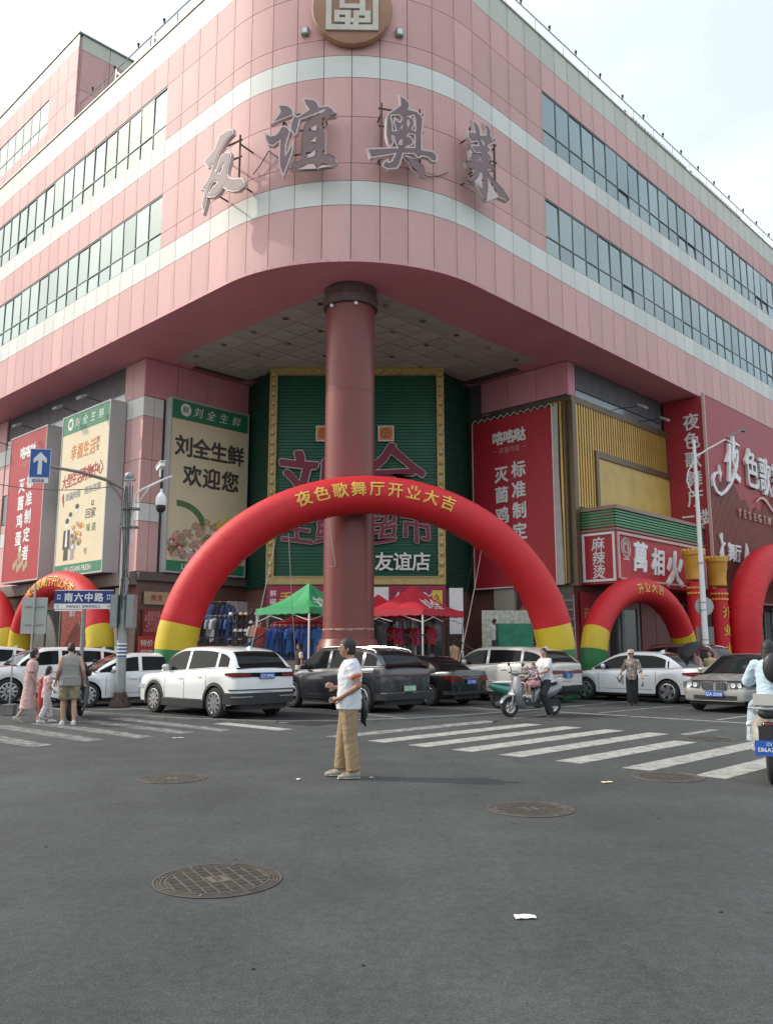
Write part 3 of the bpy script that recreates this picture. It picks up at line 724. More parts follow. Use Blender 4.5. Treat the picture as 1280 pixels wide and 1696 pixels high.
mb.v = [(a * (1 + .003 * noise.noise(Vector((a * 9, b * 9, 0)))), b, c + .05 * noise.noise(Vector((a * 4, b * 4, 3)))) for a, b, c in mb.v]; mb.build('chipped_band', mat('chipped_paint', (.36, .22, .17), .7, var=.5, scale=9), cb)
# ---- roof edge: railing with lamp fittings
rail = thing('roof_railing', 'thin metal railing with small lamp fittings running along the roof edge', 'railing', (BO.x, BO.y, 27.27))
def railseg(s0, s1):
    n = max(2, int((s1 - s0) / .8)); pts = []
    for i in range(n + 1):
        p, _ = path(s0 + (s1 - s0) * i / n, -.3); pts.append((p.x - BO.x, p.y - BO.y, 1.05))
    mb = MB(); mb.tube(pts, .03, 6); mb.build('top_rail', STEEL, rail)
railseg(-46, -HALF - 1); railseg(-HALF - 1, HALF + 50)
s = -44.0
while s < HALF + 50:
    p, nn = path(s, -.3)
    mb = MB(); mb.cyl((0, 0, 0), (0, 0, 1.04), .028, n=6); mb.build('post', STEEL, rail, (p.x - BO.x, p.y - BO.y, 0))
    p2, nn = path(s + 1.1, -.28); mb = MB(); mb.cyl((0, 0, 1.07), (0, 0, 1.20), .03, .05, n=8); mb.ell(0, 0, 1.25, .07, .07, .06, 8, 5)
    mb.build('lamp', BLACK, rail, (p2.x - BO.x, p2.y - BO.y, 0)); s += 2.15
mb = MB()
for a, b in ((-47, -40), (-39.5, -33)):
    pass
# slatted white billboard backs standing on the right parapet
for k, (s0, s1) in enumerate(((HALF + 12.5, HALF + 18.6), (HALF + 19.9, HALF + 26.0))):
    p, nn = path(s0, .02)
    t = thing('roof_letter_frame', ('nearer' if k == 0 else 'farther') + ' row of slanting white metal ribs along the right parapet top', 'sign frame', (p.x, p.y, 27.27), AR)
    n = 20; L = s1 - s0
    mb = MB(); mb.bx(0, L, .0, .04, .02, .07); mb.bx(0, L, .3, .34, .55, .6); mb.build('rail', GALV, t, smooth=False)
    for i in range(n):
        mb = MB(); mb.box(0, .16, .3, .07, .05, .72, rx=-.55); mb.box(.0, .0, .0, .16, .12, .1); mb.build('rib', WHITE, t, (.15 + i * (L - .3) / (n - 1), 0, .02), smooth=False)
# brackets on the left parapet
for k, s0 in enumerate((-HALF - 6.5, -HALF - 9.8)):
    p, nn = path(s0, -.2)
    mb = MB(); mb.prism([(0, 0), (.9, 0), (.9, .1), (0, .1)], 0, .06); mb.box(.1, .05, .45, .1, .1, .9); mb.box(.5, .05, .42, 1.0, .07, .07, ry=.75)
    tag(mb.build('roof_bracket', STEEL, None, (p.x, p.y, 27.28), AL, smooth=False), ('nearer' if k == 0 else 'farther') + ' dark triangular bracket on the left parapet', 'bracket')
TR = {"you":[-170,0.7,[[[-1.438,18.849],[-1.16,19.029],[-0.912,19.196],[-0.796,19.431],[-0.706,19.62],[-0.482,19.637],[-0.317,19.675],[-0.108,19.62],[-0.102,19.475],[-0.305,19.385],[-0.466,19.246],[-0.625,19.061],[-0.758,18.888],[-0.859,18.637],[-0.932,18.376],[-0.843,18.28],[-0.718,18.61],[-0.586,18.805],[-0.394,18.847],[-0.198,18.778],[-0.152,18.675],[-0.183,18.425],[-0.258,18.234],[-0.304,18.011],[-0.215,17.851],[-0.019,17.721],[0.417,17.598],[0.543,17.407],[0.508,17.291],[0.27,17.221],[-0.001,17.277],[-0.279,17.421],[-0.466,17.6],[-0.612,17.464],[-0.83,17.361],[-1.113,17.408],[-1.259,17.498],[-1.301,17.184],[-1.403,16.932],[-1.477,17.283],[-1.377,17.58],[-1.359,17.794],[-1.533,17.851],[-1.257,18.046],[-1.098,18.301],[-0.999,18.619],[-1.24,18.592]],[[-0.783,18.183],[-0.651,18.368],[-0.462,18.489],[-0.534,18.241],[-0.613,18.126]],[[-1.192,17.586],[-1.105,17.842],[-0.94,17.941],[-0.77,17.907],[-0.71,17.799],[-0.959,17.729],[-1.092,17.554]]]],"yi":[-149,0.55,[[[-0.823,20.03],[-0.533,19.972],[-0.393,19.878],[-0.31,19.733],[-0.308,19.613],[-0.479,19.556],[-0.754,19.491],[-1.007,19.421],[-0.826,19.622],[-0.737,19.776]],[[-1.264,19.017],[-1.087,18.907],[-0.903,18.916],[-0.79,19.018],[-0.702,19.196],[-0.564,19.199],[-0.447,19.086],[-0.399,18.96],[-0.486,18.736],[-0.55,18.508],[-0.546,18.106],[-0.431,18.255],[-0.288,18.541],[-0.295,18.306],[-0.359,18.103],[-0.445,17.834],[-0.607,17.411],[-0.716,17.707],[-0.744,17.946],[-0.742,18.394],[-0.726,18.723],[-0.851,18.647],[-0.987,18.559],[-1.15,18.619],[-1.248,18.823]],[[-0.25,19.569],[-0.134,19.467],[0.284,19.689],[0.156,19.9],[0.061,20.13],[0.427,20.036],[0.565,19.907],[0.624,19.731],[0.929,19.719],[1.087,19.611],[1.213,19.402],[1.18,19.325],[0.956,19.335],[0.821,19.285],[0.687,19.211],[0.791,19.018],[0.828,18.73],[0.832,18.425],[0.804,17.927],[1.039,17.906],[1.195,17.791],[1.242,17.599],[1.131,17.533],[0.752,17.621],[0.586,17.528],[0.505,17.701],[0.281,17.709],[-0.077,17.572],[-0.281,17.553],[-0.296,17.743],[-0.218,17.837],[-0.059,17.792],[0.075,17.878],[0.038,18.071],[0.044,18.422],[0.072,18.772],[0.146,19.116],[0.189,19.228],[0.391,19.363],[0.616,19.471],[0.863,19.587],[0.795,19.621],[0.48,19.516],[-0.064,19.385],[-0.105,19.154],[-0.18,18.88],[-0.236,18.841],[-0.355,19.048],[-0.358,19.239],[-0.293,19.42]],[[0.285,18.894],[0.374,19.034],[0.508,19.096],[0.588,19.049],[0.591,18.813],[0.512,18.848]],[[0.269,18.472],[0.581,18.72],[0.563,18.394],[0.472,18.442]],[[0.222,17.881],[0.219,18.092],[0.32,18.089],[0.543,18.233],[0.557,18.044],[0.525,17.932],[0.391,17.892]]]],"ao":[-121.5,0.55,[[[0.012,20.271],[0.209,20.19],[0.339,20.074],[0.35,19.936],[0.295,19.823],[0.601,19.795],[0.755,19.682],[0.82,19.555],[0.795,19.227],[0.772,18.947],[0.768,18.397],[1.163,18.391],[1.272,18.317],[1.315,18.186],[1.27,18.065],[1.138,18.067],[1.007,18.184],[0.767,18.192],[0.722,18.128],[0.613,18.111],[0.527,18.234],[0.115,18.18],[0.071,18.014],[-0.015,17.73],[-0.101,17.604],[-0.422,17.522],[-0.592,17.608],[-0.507,17.766],[-0.422,17.836],[-0.411,17.736],[-0.273,17.803],[-0.122,18.142],[-0.401,18.042],[-0.996,17.847],[-1.028,17.976],[-1.102,18.121],[-0.186,18.313],[-0.057,18.322],[-0.1,18.44],[-0.164,18.611],[-0.186,18.744],[-0.272,18.775],[-0.261,18.641],[-0.229,18.51],[-0.315,18.349],[-0.401,18.459],[-0.454,18.745],[-0.454,19.109],[-0.433,19.41],[-0.336,19.587],[-0.01,19.873],[0.044,19.929],[0.045,20.114]],[[-0.293,19.526],[-0.011,19.585],[0.108,19.479],[0.032,19.283],[-0.066,19.312],[-0.163,19.41],[-0.185,19.246],[-0.088,18.954],[-0.25,18.927],[-0.261,19.188],[-0.314,19.384]],[[0.272,19.553],[0.513,19.664],[0.578,19.467],[0.564,19.051],[0.423,19.119],[0.511,19.272],[0.49,19.475],[0.403,19.53]],[[0.335,18.944],[0.553,18.934],[0.551,18.682],[0.539,18.44],[0.202,18.386],[0.246,18.45],[0.442,18.55],[0.475,18.67],[0.378,18.814],[0.247,18.815]],[[-0.035,18.473],[0.03,18.643],[0.084,18.674],[0.084,18.47]],[[0.031,19.054],[0.096,19.191],[0.085,19.051]],[[0.271,19.231],[0.282,19.417],[0.326,19.447],[0.347,19.313],[0.303,19.179]],[[0.158,18.051],[0.288,18.071],[0.569,17.979],[0.829,17.792],[0.861,17.638],[0.87,17.448],[0.718,17.47],[0.502,17.652],[0.352,17.855]]]],"lai":[-99,0.55,[[[0.221,20.266],[0.401,20.192],[0.528,20.054],[0.561,19.815],[0.881,19.952],[0.873,20.171],[0.798,20.353],[0.983,20.322],[1.086,20.171],[1.081,20.0],[1.159,19.903],[1.264,19.817],[1.046,19.668],[0.909,19.531],[1.066,19.423],[0.902,19.255],[1.087,19.199],[1.095,19.034],[0.972,18.883],[1.131,18.858],[1.234,18.749],[0.886,18.6],[0.908,18.463],[1.169,18.307],[1.645,18.098],[1.936,17.82],[1.851,17.728],[1.42,17.748],[1.161,18.033],[0.877,18.285],[0.851,17.779],[0.776,17.383],[0.622,17.474],[0.446,17.679],[0.297,17.871],[0.604,17.775],[0.638,18.117],[0.618,18.378],[0.514,18.361],[0.353,18.117],[0.195,17.897],[0.015,17.812],[-0.21,17.884],[0.019,17.997],[0.201,18.185],[0.334,18.398],[0.127,18.322],[-0.075,18.35],[-0.161,18.502],[0.186,18.662],[0.112,18.789],[0.091,19.008],[0.167,18.954],[0.597,19.107],[0.598,19.17],[0.324,19.076],[0.122,19.247],[0.512,19.388],[0.438,19.557],[0.229,19.455],[0.125,19.393],[-0.0,19.531],[-0.009,19.735],[0.34,19.822],[0.293,20.022]],[[0.596,19.63],[0.702,19.682],[0.766,19.58],[0.724,19.48]],[[0.368,18.741],[0.58,18.966],[0.577,18.819]]]],"ye":[[[44.052,12.851],[44.269,12.874],[44.311,12.617],[44.984,12.507],[44.971,12.434],[44.322,12.426],[44.271,12.118],[44.391,12.069],[44.548,12.236],[44.746,12.129],[44.672,11.694],[44.51,11.247],[44.237,10.891],[44.843,10.668],[44.661,10.362],[44.139,10.564],[43.966,10.539],[43.474,10.09],[42.83,9.662],[42.058,9.342],[41.526,9.453],[41.187,9.768],[41.163,10.126],[41.317,10.38],[41.693,10.553],[42.038,10.489],[41.678,10.451],[41.361,10.155],[41.429,9.835],[41.701,9.576],[42.247,9.533],[42.858,9.835],[43.508,10.3],[43.17,10.251],[43.368,11.48],[43.17,11.276],[42.965,11.277],[43.437,11.905],[43.469,12.361],[43.758,12.343],[43.737,11.956],[43.44,10.393],[43.829,10.725],[44.06,11.107],[43.791,11.514],[43.981,12.418],[43.196,12.468],[43.287,12.519],[43.993,12.49]],[[44.379,11.996],[44.537,11.918],[44.407,11.65],[44.259,11.277],[44.171,11.263],[44.001,11.514],[44.112,11.672],[44.287,11.701]]]}
# ================================================================== SIGNS
EDGE = mat('pale_letter_edge', (.62, .52, .50), .5, var=.05)
FACE = mat('mauve_letter_face', (.21, .145, .15), .5, var=.12, scale=1.5)
FRM = mat('rusty_frame', (.09, .06, .055), .7)
words = {'you': 'leftmost brush-style letter on the rounded corner, seen edge-on with a long shadow', 'yi': 'second brush-style letter on the rounded corner, two-part character left of centre',
         'ao': 'third brush-style letter on the rounded corner, boxy top with spreading feet', 'lai': 'rightmost brush-style letter on the rounded corner, narrow with a long diagonal tail'}
for k in ('you', 'yi', 'ao', 'lai'):
    ang, off, polys = TR[k]; a = radians(ang); n = ev(a); p = CC.xy + n * (RC + off)
    xs = [q[0] for P in polys for q in P]; zs = [q[1] for P in polys for q in P]; z0 = min(zs)
    t = thing('roof_letter', words[k], 'sign letter', (p.x, p.y, z0), atan2(n.y, n.x) + pi/2, 'four big letters on the rounded corner')
    P2 = [[(q[0], q[1] - z0) for q in P] for P in polys]
    v, f = shape(P2, .16, .035); mb = MB(); mb.add(v, f); mb.build('letter_side', EDGE, t, smooth=False)
    v, f = shape(P2, .012, -.02); mb = MB(); mb.add([(x, y - .16, z) for x, y, z in v], f); mb.build('letter_face', FACE, t, smooth=False)
    x0, x1 = min(xs), max(xs); h = max(zs) - z0
    mb = MB()
    for zz in (.3 * h, .62 * h, .85 * h): mb.box((x0 + x1) / 2, .06, zz, (x1 - x0) * .66, .045, .045)
    for xx in (x0 + (x1 - x0) * .22, x0 + (x1 - x0) * .78):
        mb.box(xx, .06, .55 * h, .05, .05, h * .75)
        for zz in (.25 * h, .8 * h): mb.box(xx, .06 + off / 2, zz, .045, off - .06, .045)
    mb.build('mounting_frame', FRM, t, smooth=False)
# cables strung between the letters
def cable(pts, r, label, m=None, name='cable'):
    mb = MB(); P = []
    for (a, b) in zip(pts[:-1], pts[1:]):
        a = Vector(a); b = Vector(b); n = 8; sag = (b - a).length * .05
        for i in range(n): u = i / n; P.append(a.lerp(b, u) - Vector((0, 0, sag * 4 * u * (1 - u))))
    P.append(Vector(pts[-1])); o = P[0]; mb.tube([p - o for p in P], r, 5)
    return tag(mb.build(name, m or BLACK, None, o), label, 'cable')
def pz(s, off, z): p, _ = path(s, off); return (p.x, p.y, z)
A2S = lambda a: radians(a + 135) * RC
cable([pz(A2S(-168), .1, 18.2), pz(A2S(-162), .1, 18.9), pz(A2S(-158), .1, 18.5)], .018, 'slack black cable between the first two brush letters')
cable([pz(A2S(-117), .08, 18.2), pz(A2S(-110), .1, 17.9), pz(A2S(-103), .1, 18.3)], .018, 'slack black cable between the third and fourth brush letters')
# emblem disc
p, n = path(0); n = -Vector((0, 1)); a = radians(-135)
ec = CC.xy + ev(a) * (RC + .18)
em = thing('round_emblem', 'round bronze emblem with a cream square seal pattern high on the rounded corner', 'emblem', (ec.x, ec.y + .0, 23.82), atan2(ev(a).y, ev(a).x) + pi/2)
mb = MB(); mb.lathe([(1.38, .15), (1.42, .0), (1.38, -.10), (1.32, -.12), (.001, -.12)], 56, axis='Y'); mb.build('disc', mat('bronze_disc', (.33, .17, .10), .45, var=.12), em)
mb = MB(); u = .00338
def R_(x0, x1, y0, y1): mb.bx((x0 - 542) * u, (x1 - 542) * u, -.19, -.12, (60 - y1) * u, (60 - y0) * u)
cxm = 0
for r in ((272, 330, -210, 330), (755, 812, -210, 330), (330, 755, 270, 330), (330, 755, -210, -155), (410, 465, -60, 80), (620, 678, -60, 108), (465, 620, 30, 80), (465, 620, -105, -60), (410, 465, -105, -60), (620, 678, -105, -60),
          (518, 566, -155, -105), (358, 412, 105, 240), (470, 530, 105, 240), (412, 470, 105, 158), (412, 470, 190, 240), (555, 612, 108, 245), (672, 735, 108, 245), (612, 672, 108, 165), (612, 672, 195, 245), (530, 555, 195, 245), (470, 525, 240, 270), (552, 610, 245, 270)): R_(*r)
mb.build('seal_pattern', mat('seal_cream', (.60, .58, .48), .5), em, smooth=False)
for sx in (-1, 1):
    mb = MB(); mb.box(0, 0, 0, .26, .16, .28); mb.box(0, -.09, 0, .18, .02, .20, m=1)
    tag(mb.build('floodlight', [GALV, WHITE], None, tuple(path(sx * 1.66, .10)[0]) + (23.2,), em.rotation_euler[2] + sx * .2, smooth=False), 'small square floodlight just ' + ('right' if sx > 0 else 'left') + ' of the round emblem', 'floodlight')
# lettering on the green front
def on(name, label, cat, loc, rz=0.0, **k): return thing(name, label, cat, loc, rz, **k)
REDL = mat('red_brush_face', (.20, .015, .04), .5)
gl = on('wall_lettering', 'large red white-edged brush characters on the green ribbed front, half hidden by column and arch', 'sign lettering', (0, 37.30, 9.0))
mb = MB(); mf = MB()
for ch, x, z, s in (('刘', -3.45, .15, 3.0), ('全', .1, .35, 3.1), ('生', -3.95, -1.95, 1.55), ('鲜', -2.3, -1.95, 1.55), ('超', -.35, -1.95, 1.55), ('市', 1.35, -1.95, 1.55)):
    sh = .12
    wf = lambda p: (p[0] + .10 * sin(p[2] * 2.3 + p[0]), p[1], p[2] + .09 * sin(p[0] * 2.4))
    put(mb, ch, x, z, s, y=0, t=.10, off=.034, shear=sh, fn=wf, sx=1.08, res=3); put(mf, ch, x, z, s, y=-.10, t=.02, off=.022, shear=sh, fn=wf, sx=1.08, res=3)
mb.build('letter_side', mat('dull_letter_edge', (.45, .42, .42), .5), gl, smooth=False); mf.build('letter_face', REDL, gl, smooth=False)
gl = on('wall_lettering', 'plain white characters low on the green ribbed front, right of the column', 'sign lettering', (0, 37.30, 5.5))
mb = MB(); row_text(mb, '友谊店', .72, 0, .82, .86, y=0, t=.06, off=.022); mb.build('letter', LETW, gl, smooth=False)
for k, x in enumerate((-2.85, -.02)):
    s = on('seal_sign', 'small orange square seal sign on the green front, ' + ('left' if k == 0 else 'right') + ' of the column top', 'sign', (x, 37.3, 11.0))
    mb = MB(); mb.bx(-.36, .36, -.10, 0, 0, .72); mb.build('plate', LETW, s, smooth=False)
    mb = MB(); mb.bx(-.32, .32, -.115, -.10, .04, .68); mb.lathe([(.24, -.118), (.24, -.13), (.20, -.13), (.20, -.118)], 20, (0, 0, .36), axis='Y', m=1, cap=False); put(mb, '全', 0, .36, .36, y=-.115, t=.012, m=1)
    mb.build('seal_face', [mat('seal_orange', (.62, .22, .06), .5), mat('seal_dark', (.30, .08, .04), .5)], s, smooth=False)
# generic light box
BOXM = mat('sign_box_grey', (.44, .44, .43), .5, var=.04)
def lightbox(name, label, frame, x0, x1, y, z0, z1, dep, facem, sidem=None, rim=.07, cat='billboard'):
    sidem = BOXM
    xa = (x0 + x1) / 2; p = RL(y, xa) if frame == 'L' else RL(xa, y); w = abs(x1 - x0)
    t = thing(name, label, cat, (p.x, p.y, z0), AL if frame == 'L' else AR); h = z1 - z0
    mb = MB()
    mb.bx(-w/2, w/2, .02, dep, 0, h)
    mb.build('box', sidem, t, smooth=False)
    mb = MB()
    for a in ((-w/2, -w/2 + rim, 0, h), (w/2 - rim, w/2, 0, h), (-w/2 + rim, w/2 - rim, 0, rim), (-w/2 + rim, w/2 - rim, h - rim, h)): mb.bx(a[0], a[1], -.02, .018, a[2], a[3])
    mb.build('rim', sidem, t, smooth=False)
    mb = MB(); mb.bx(-w/2 + rim, w/2 - rim, .0, .018, rim, h - rim); mb.build('face', facem, t, smooth=False)
    return t, w, h
ORG = mat('orange_print', (.70, .22, .05), .55); DKP = mat('dark_print', (.06, .055, .05), .55); GRP = mat('green_print', (.10, .19, .07), .55, var=.2, scale=6)
YEP = mat('yellow_print', (.72, .52, .08), .55); PKP = mat('pink_print', (.62, .30, .26), .55); TANP = mat('tan_print', (.46, .33, .20), .55); GRYP = mat('grey_print', (.33, .34, .35), .55)
PR = [REDP, ORG, DKP, GRP, YEP, PKP, TANP, GRYP, SIGNG, LETW, WHITE, mat('dull_rose_print', (.42, .23, .19), .55, var=.2, scale=8), mat('dull_olive_print', (.24, .28, .13), .55, var=.2, scale=8), mat('dull_ochre_print', (.46, .34, .14), .55, var=.2, scale=8)]
def disc(mb, x, z, rx, rz, m, y=-.004, t=.004, n=14, a=0):
    pts = [(x + rx * cos(2*pi*i/n) * cos(a) - rz * sin(2*pi*i/n) * sin(a), z + rx * cos(2*pi*i/n) * sin(a) + rz * sin(2*pi*i/n) * cos(a)) for i in range(n)]
    mb.plate(pts, y - t, y, m)
def header(t, w, h, hh=.95):
    mb = MB(); mb.bx(-w/2 + .075, w/2 - .075, -.004, -.001, h - hh, h - .075); mb.build('green_band', SIGNG, t, smooth=False)
    mb = MB(); mb.bx(-w/2 + .075, w/2 - .075, -.004, -.001, .075, .55); mb.build('green_band', SIGNG, t, smooth=False)
    mb = MB(); row_text(mb, '刘全生鲜', .35, h - hh / 2, w * .165, .50, y=-.004, t=.006, shear=.2)
    put(mb, 'LIU QUAN FRESH', 0, .31, .34, y=-.004, t=.006, off=.01)
    disc(mb, -w * .32, h - hh / 2, .28, .30, 0, -.004)
    mb.build('band_lettering', LETW, t, smooth=False)
    mb = MB(); put(mb, '鲜', -w * .32, h - hh/2, .34, y=-.009, t=.005, off=.01); mb.build('logo_mark', SIGNG, t, smooth=False)
# 1 welcome board on the left stub wall
t, w, h = lightbox('billboard', 'tan welcome billboard with bold dark characters and food picture, right of the pink pillar', 'R', 19.45, 23.75, 32.18, 4.95, 12.85, .42, CREAM, GALV)
header(t, w, h)
mb = MB(); row_text(mb, '刘全生鲜', 0, 5.75, .95, .98, y=-.003, t=.008, off=.03, m=2); row_text(mb, '欢迎您', .12, 4.45, 1.03, 1.0, y=-.003, t=.008, off=.03, m=2)
mb.build('lettering', PR, t, smooth=False); mb = MB()
random.seed(11)
arcpts = [(-1.55 + 1.55 * cos(a), 1.9 + 1.35 * sin(a)) for a in [radians(95 - 10 * i) for i in range(9)]]; arcp2 = [(-1.55 + 1.22 * cos(a), 1.9 + 1.08 * sin(a)) for a in [radians(15 + 10 * i) for i in range(9)]]
mb.plate(arcpts + arcp2, -.010, -.002, 3)
mb.build('printed_cucumber', PR, t, smooth=False); mb = MB(); yy = -.003
for i in range(150):
    x = random.uniform(-1.95, 1.8); z = .70 + random.random() ** 1.4 * 1.75 * (1 - .22 * abs(x)); r = random.uniform(.06, .21); yy -= .0003
    cc = random.choice([5, 6, 6, 11, 11, 12, 13, 5, 10, 3, 0, 12]); disc(mb, x, z, r, r * random.uniform(.6, 1.2), cc, yy, .0002, 12)
    if r > .13: yy -= .0003; disc(mb, x - r * .25, z + r * .25, r * .45, r * .3, random.choice([5, 6, 10, 11]), yy, .0002, 9)
for x, m, hh in ((.55, 4, 1.1), (1.0, 4, 1.25), (.3, 5, .8)): mb.plate([(x - .17, 1.5), (x + .17, 1.5), (x + .17, 1.5 + hh * .7), (x + .06, 1.5 + hh), (x - .06, 1.5 + hh), (x - .17, 1.5 + hh * .7)], yy - .003, yy - .001, m); mb.plate([(x - .16, 1.7), (x + .16, 1.7), (x + .16, 2.0), (x - .16, 2.0)], yy - .0045, yy - .0032, 10)
mb.plate([(1.35, 1.6), (1.85, 1.65), (1.85, 2.5), (1.35, 2.45)], yy - .003, yy - .001, 0)
mb.build('food_picture', PR, t, smooth=False)
# 2 tall cream board
t, w, h = lightbox('billboard', 'tall cream billboard with sketched people and red slogan, left of the pink pillar', 'L', 34.05, 38.75, 17.55, 4.95, 12.72, .75, CREAM, GALV)
header(t, w, h)
mb = MB(); X = lambda l: 36.4 - l
row_text(mb, '幸福生活', -.1, 5.85, .62, .78, y=-.003, t=.006, m=1, sx=.72, off=.02, shear=.15); col_text(mb, '刘全', 1.3, 6.1, .34, .36, y=-.003, t=.006, m=0)
row_text(mb, '大型生活购物中心', -.05, 4.5, .50, .72, y=-.003, t=.006, m=0, sx=.75, off=.015, shear=.1, dz=.04)
row_text(mb, '果蔬肉蛋 超市连锁', .1, 3.75, .38, .38, y=-.003, t=.006, m=7, off=.02, dz=.02)
put(mb, '以', 1.15, 3.2, .3, y=-.003, t=.006, m=2); row_text(mb, '回家', 1.0, 2.75, .5, .5, y=-.003, t=.006, m=2); row_text(mb, '味道', 1.1, 2.1, .5, .42, y=-.003, t=.006, m=3); put(mb, '行', .7, 1.05, .32, y=-.003, t=.006, m=2)
mb.build('lettering', PR, t, smooth=False); mb = MB()
def fig(x, z, s, body, m1):
    disc(mb, x, z + 1.62 * s, .15 * s, .20 * s, 10, -.003, .003); disc(mb, x - .02 * s, z + 1.76 * s, .18 * s, .13 * s, 2, -.006, .002)
    mb.plate([(x - .30*s, z + 1.35*s), (x + .30*s, z + 1.35*s), (x + .34*s, z + .5*s), (x + .2*s, z + .48*s), (x + .22*s, z), (x - .22*s, z), (x - .2*s, z + .5*s), (x - .34*s, z + .5*s)], -.007, -.003, body)
    mb.plate([(x - .06*s, z + 1.34*s), (x + .06*s, z + 1.34*s), (x + .1*s, z + .6*s), (x - .1*s, z + .6*s)], -.010, -.007, m1)
fig(-1.25, .75, 1.05, 2, 10); fig(-.6, .75, .85, 7, 10)
disc(mb, -.95, 2.75, .10, .13, 10); disc(mb, -.97, 2.88, .17, .12, 2, -.008, .002); disc(mb, -.35, 3.05, .10, .13, 10); disc(mb, -.35, 3.2, .19, .12, 2, -.008, .002)
yy = -.011
for i in range(26): yy -= .0006; disc(mb, random.uniform(-.75, .35), random.uniform(1.45, 2.45), .12, .10, random.choice([1, 1, 4, 3, 6, 5]), yy, .0005, 7)
mb.build('ink_figures', PR, t, smooth=False); mb = MB(); disc(mb, -1.85, 3.75, .10, .22, 0, -.004, .003); disc(mb, -1.77, 3.5, .05, .2, 3, -.007, .003)
mb.build('printed_rose', PR, t, smooth=False)
# 3 red board
t, w, h = lightbox('billboard', 'dark red billboard with white vertical characters at the far left of the facade', 'L', 40.45, 44.85, 17.55, 4.98, 12.75, .75, REDP, GALV)
def egg_text(mb, w, x0=0.0, top=6.9, dz=.92, sz=.78):
    row_text(mb, '咯咯哒', x0, top, .62, .66, y=-.003, t=.008, off=.04); row_text(mb, '灭菌鸡蛋', x0, top - .62, .3, .3, y=-.003, t=.006, m=1)
    mb.bx(x0 - .95, x0 - .72, -.006, -.002, top - .62, top - .59, 1); mb.bx(x0 + .72, x0 + .95, -.006, -.002, top - .62, top - .59, 1)
    col_text(mb, '灭菌鸡蛋', x0 - .48, top - 1.75, dz, sz, y=-.003, t=.008, off=.03); col_text(mb, '标准制定者', x0 + .48, top - 1.62, dz, sz, y=-.003, t=.008, off=.03)
mb = MB(); egg_text(mb, w, .05, 6.75); mb.build('lettering', [LETW, PKP, TANP], t, smooth=False); mb = MB()
for i in range(7): disc(mb, -.75 + .25 * i, .85 + .18 * sin(i * 2.1), .17, .2, 2, -.003 - .001 * i, .0009)
disc(mb, -.1, 1.35, .25, .3, 2, -.012, .002); disc(mb, -.1, 1.7, .16, .16, 0, -.015, .002)
mb.build('egg_picture', [LETW, PKP, TANP], t, smooth=False)
# flood lamps over the left boards
def floodarm(frame, x, y0, y1, z0, z1, label, hang=.28):
    p = RL(y0, x) if frame == 'L' else RL(x, y0); t = thing('floodlight', label, 'floodlight', (p.x, p.y, z0), AL if frame == 'L' else AR, 'floodlights on arms over the signs')
    L = y0 - y1
    mb = MB(); mb.tube([(0, 0, 0), (0, -L * .6, (z1 - z0) * .75), (0, -L, z1 - z0)], .022, 6); mb.box(0, .0, 0, .1, .04, .16); mb.build('arm', BLACK, t)
    mb = MB(); mb.prism([(-.22, -.16), (.22, -.16), (.26, .16), (-.26, .16)], -.05, .07); mb.xf(Matrix.Translation((0, -L, z1 - z0 - .06)) @ Matrix.Rotation(.45, 4, 'X')); mb.build('lamp_head', GALV, t, smooth=False)
floodarm('L', 35.3, 18.4, 16.75, 12.75, 12.95, 'sunlit floodlight on an arm over the cream billboard, nearer to the pink pillar')
floodarm('L', 37.7, 18.4, 16.75, 12.75, 12.95, 'floodlight on an arm over the far edge of the cream billboard')
floodarm('L', 42.3, 18.4, 16.75, 12.75, 12.95, 'floodlight on an arm above the dark red billboard')
floodarm('L', 46.0, 18.4, 16.75, 12.6, 12.8, 'floodlight at the far left end beyond the dark red billboard')
floodarm('R', 35.9, 19.4, 17.9, 13.1, 13.0, 'nearer floodlight on an arm above the golden slat wall')
floodarm('R', 38.4, 19.4, 18.0, 13.0, 12.9, 'farther floodlight on an arm above the golden slat wall')
# 4 red banner on the right stub wall with zigzag rope edge
p = RL(31.35, 22.25); t = thing('banner', 'tall dark red banner laced at the top, right of the green front', 'banner', (p.x, p.y, 4.4), AL)
mb = MB(); w, h = 4.55, 8.0
nx, nz = 12, 16; vs = []
for i in range(nx + 1):
    for j in range(nz + 1):
        x = -w/2 + w * i / nx; zz = h * j / nz; vs.append((x, .02 + .012 * sin(i * 1.3 + j * .4), zz + (.0 if j < nz else .02 * (i % 2))))
vs += [(a, b + .03, c) for a, b, c in vs]; k = (nx + 1) * (nz + 1)
mb.add(vs, [(i*(nz+1)+j, (i+1)*(nz+1)+j, (i+1)*(nz+1)+j+1, i*(nz+1)+j+1) for i in range(nx) for j in range(nz)] + [(k+i*(nz+1)+j, k+i*(nz+1)+j+1, k+(i+1)*(nz+1)+j+1, k+(i+1)*(nz+1)+j) for i in range(nx) for j in range(nz)])
mb.build('cloth', REDP, t)
mb = MB(); egg_text(mb, w, -.1, 7.05, .96, .80); mb.build('lettering', [LETW, PKP, TANP], t, smooth=False); mb = MB()
for i in range(5): disc(mb, -.85 + .2 * i, 1.5 + .12 * sin(i * 2), .12, .15, 2, -.004 - .0008 * i, .0006)
mb.build('egg_picture', [LETW, PKP, TANP], t, smooth=False)
mb = MB()
for x0, x1, z0, z1 in ((-w/2, -w/2 + .05, 0, h), (w/2 - .05, w/2, 0, h), (-w/2, w/2, 0, .05)): mb.bx(x0, x1, -.012, -.004, z0, z1)
mb.build('hem', LETW, t, smooth=False)
mb = MB(); nn = 24
mb.tube([(-w/2 + w * i / nn, .02, h + .02 + (.16 if i % 2 else 0)) for i in range(nn + 1)], .018, 5); mb.build('lacing', WHITE, t)
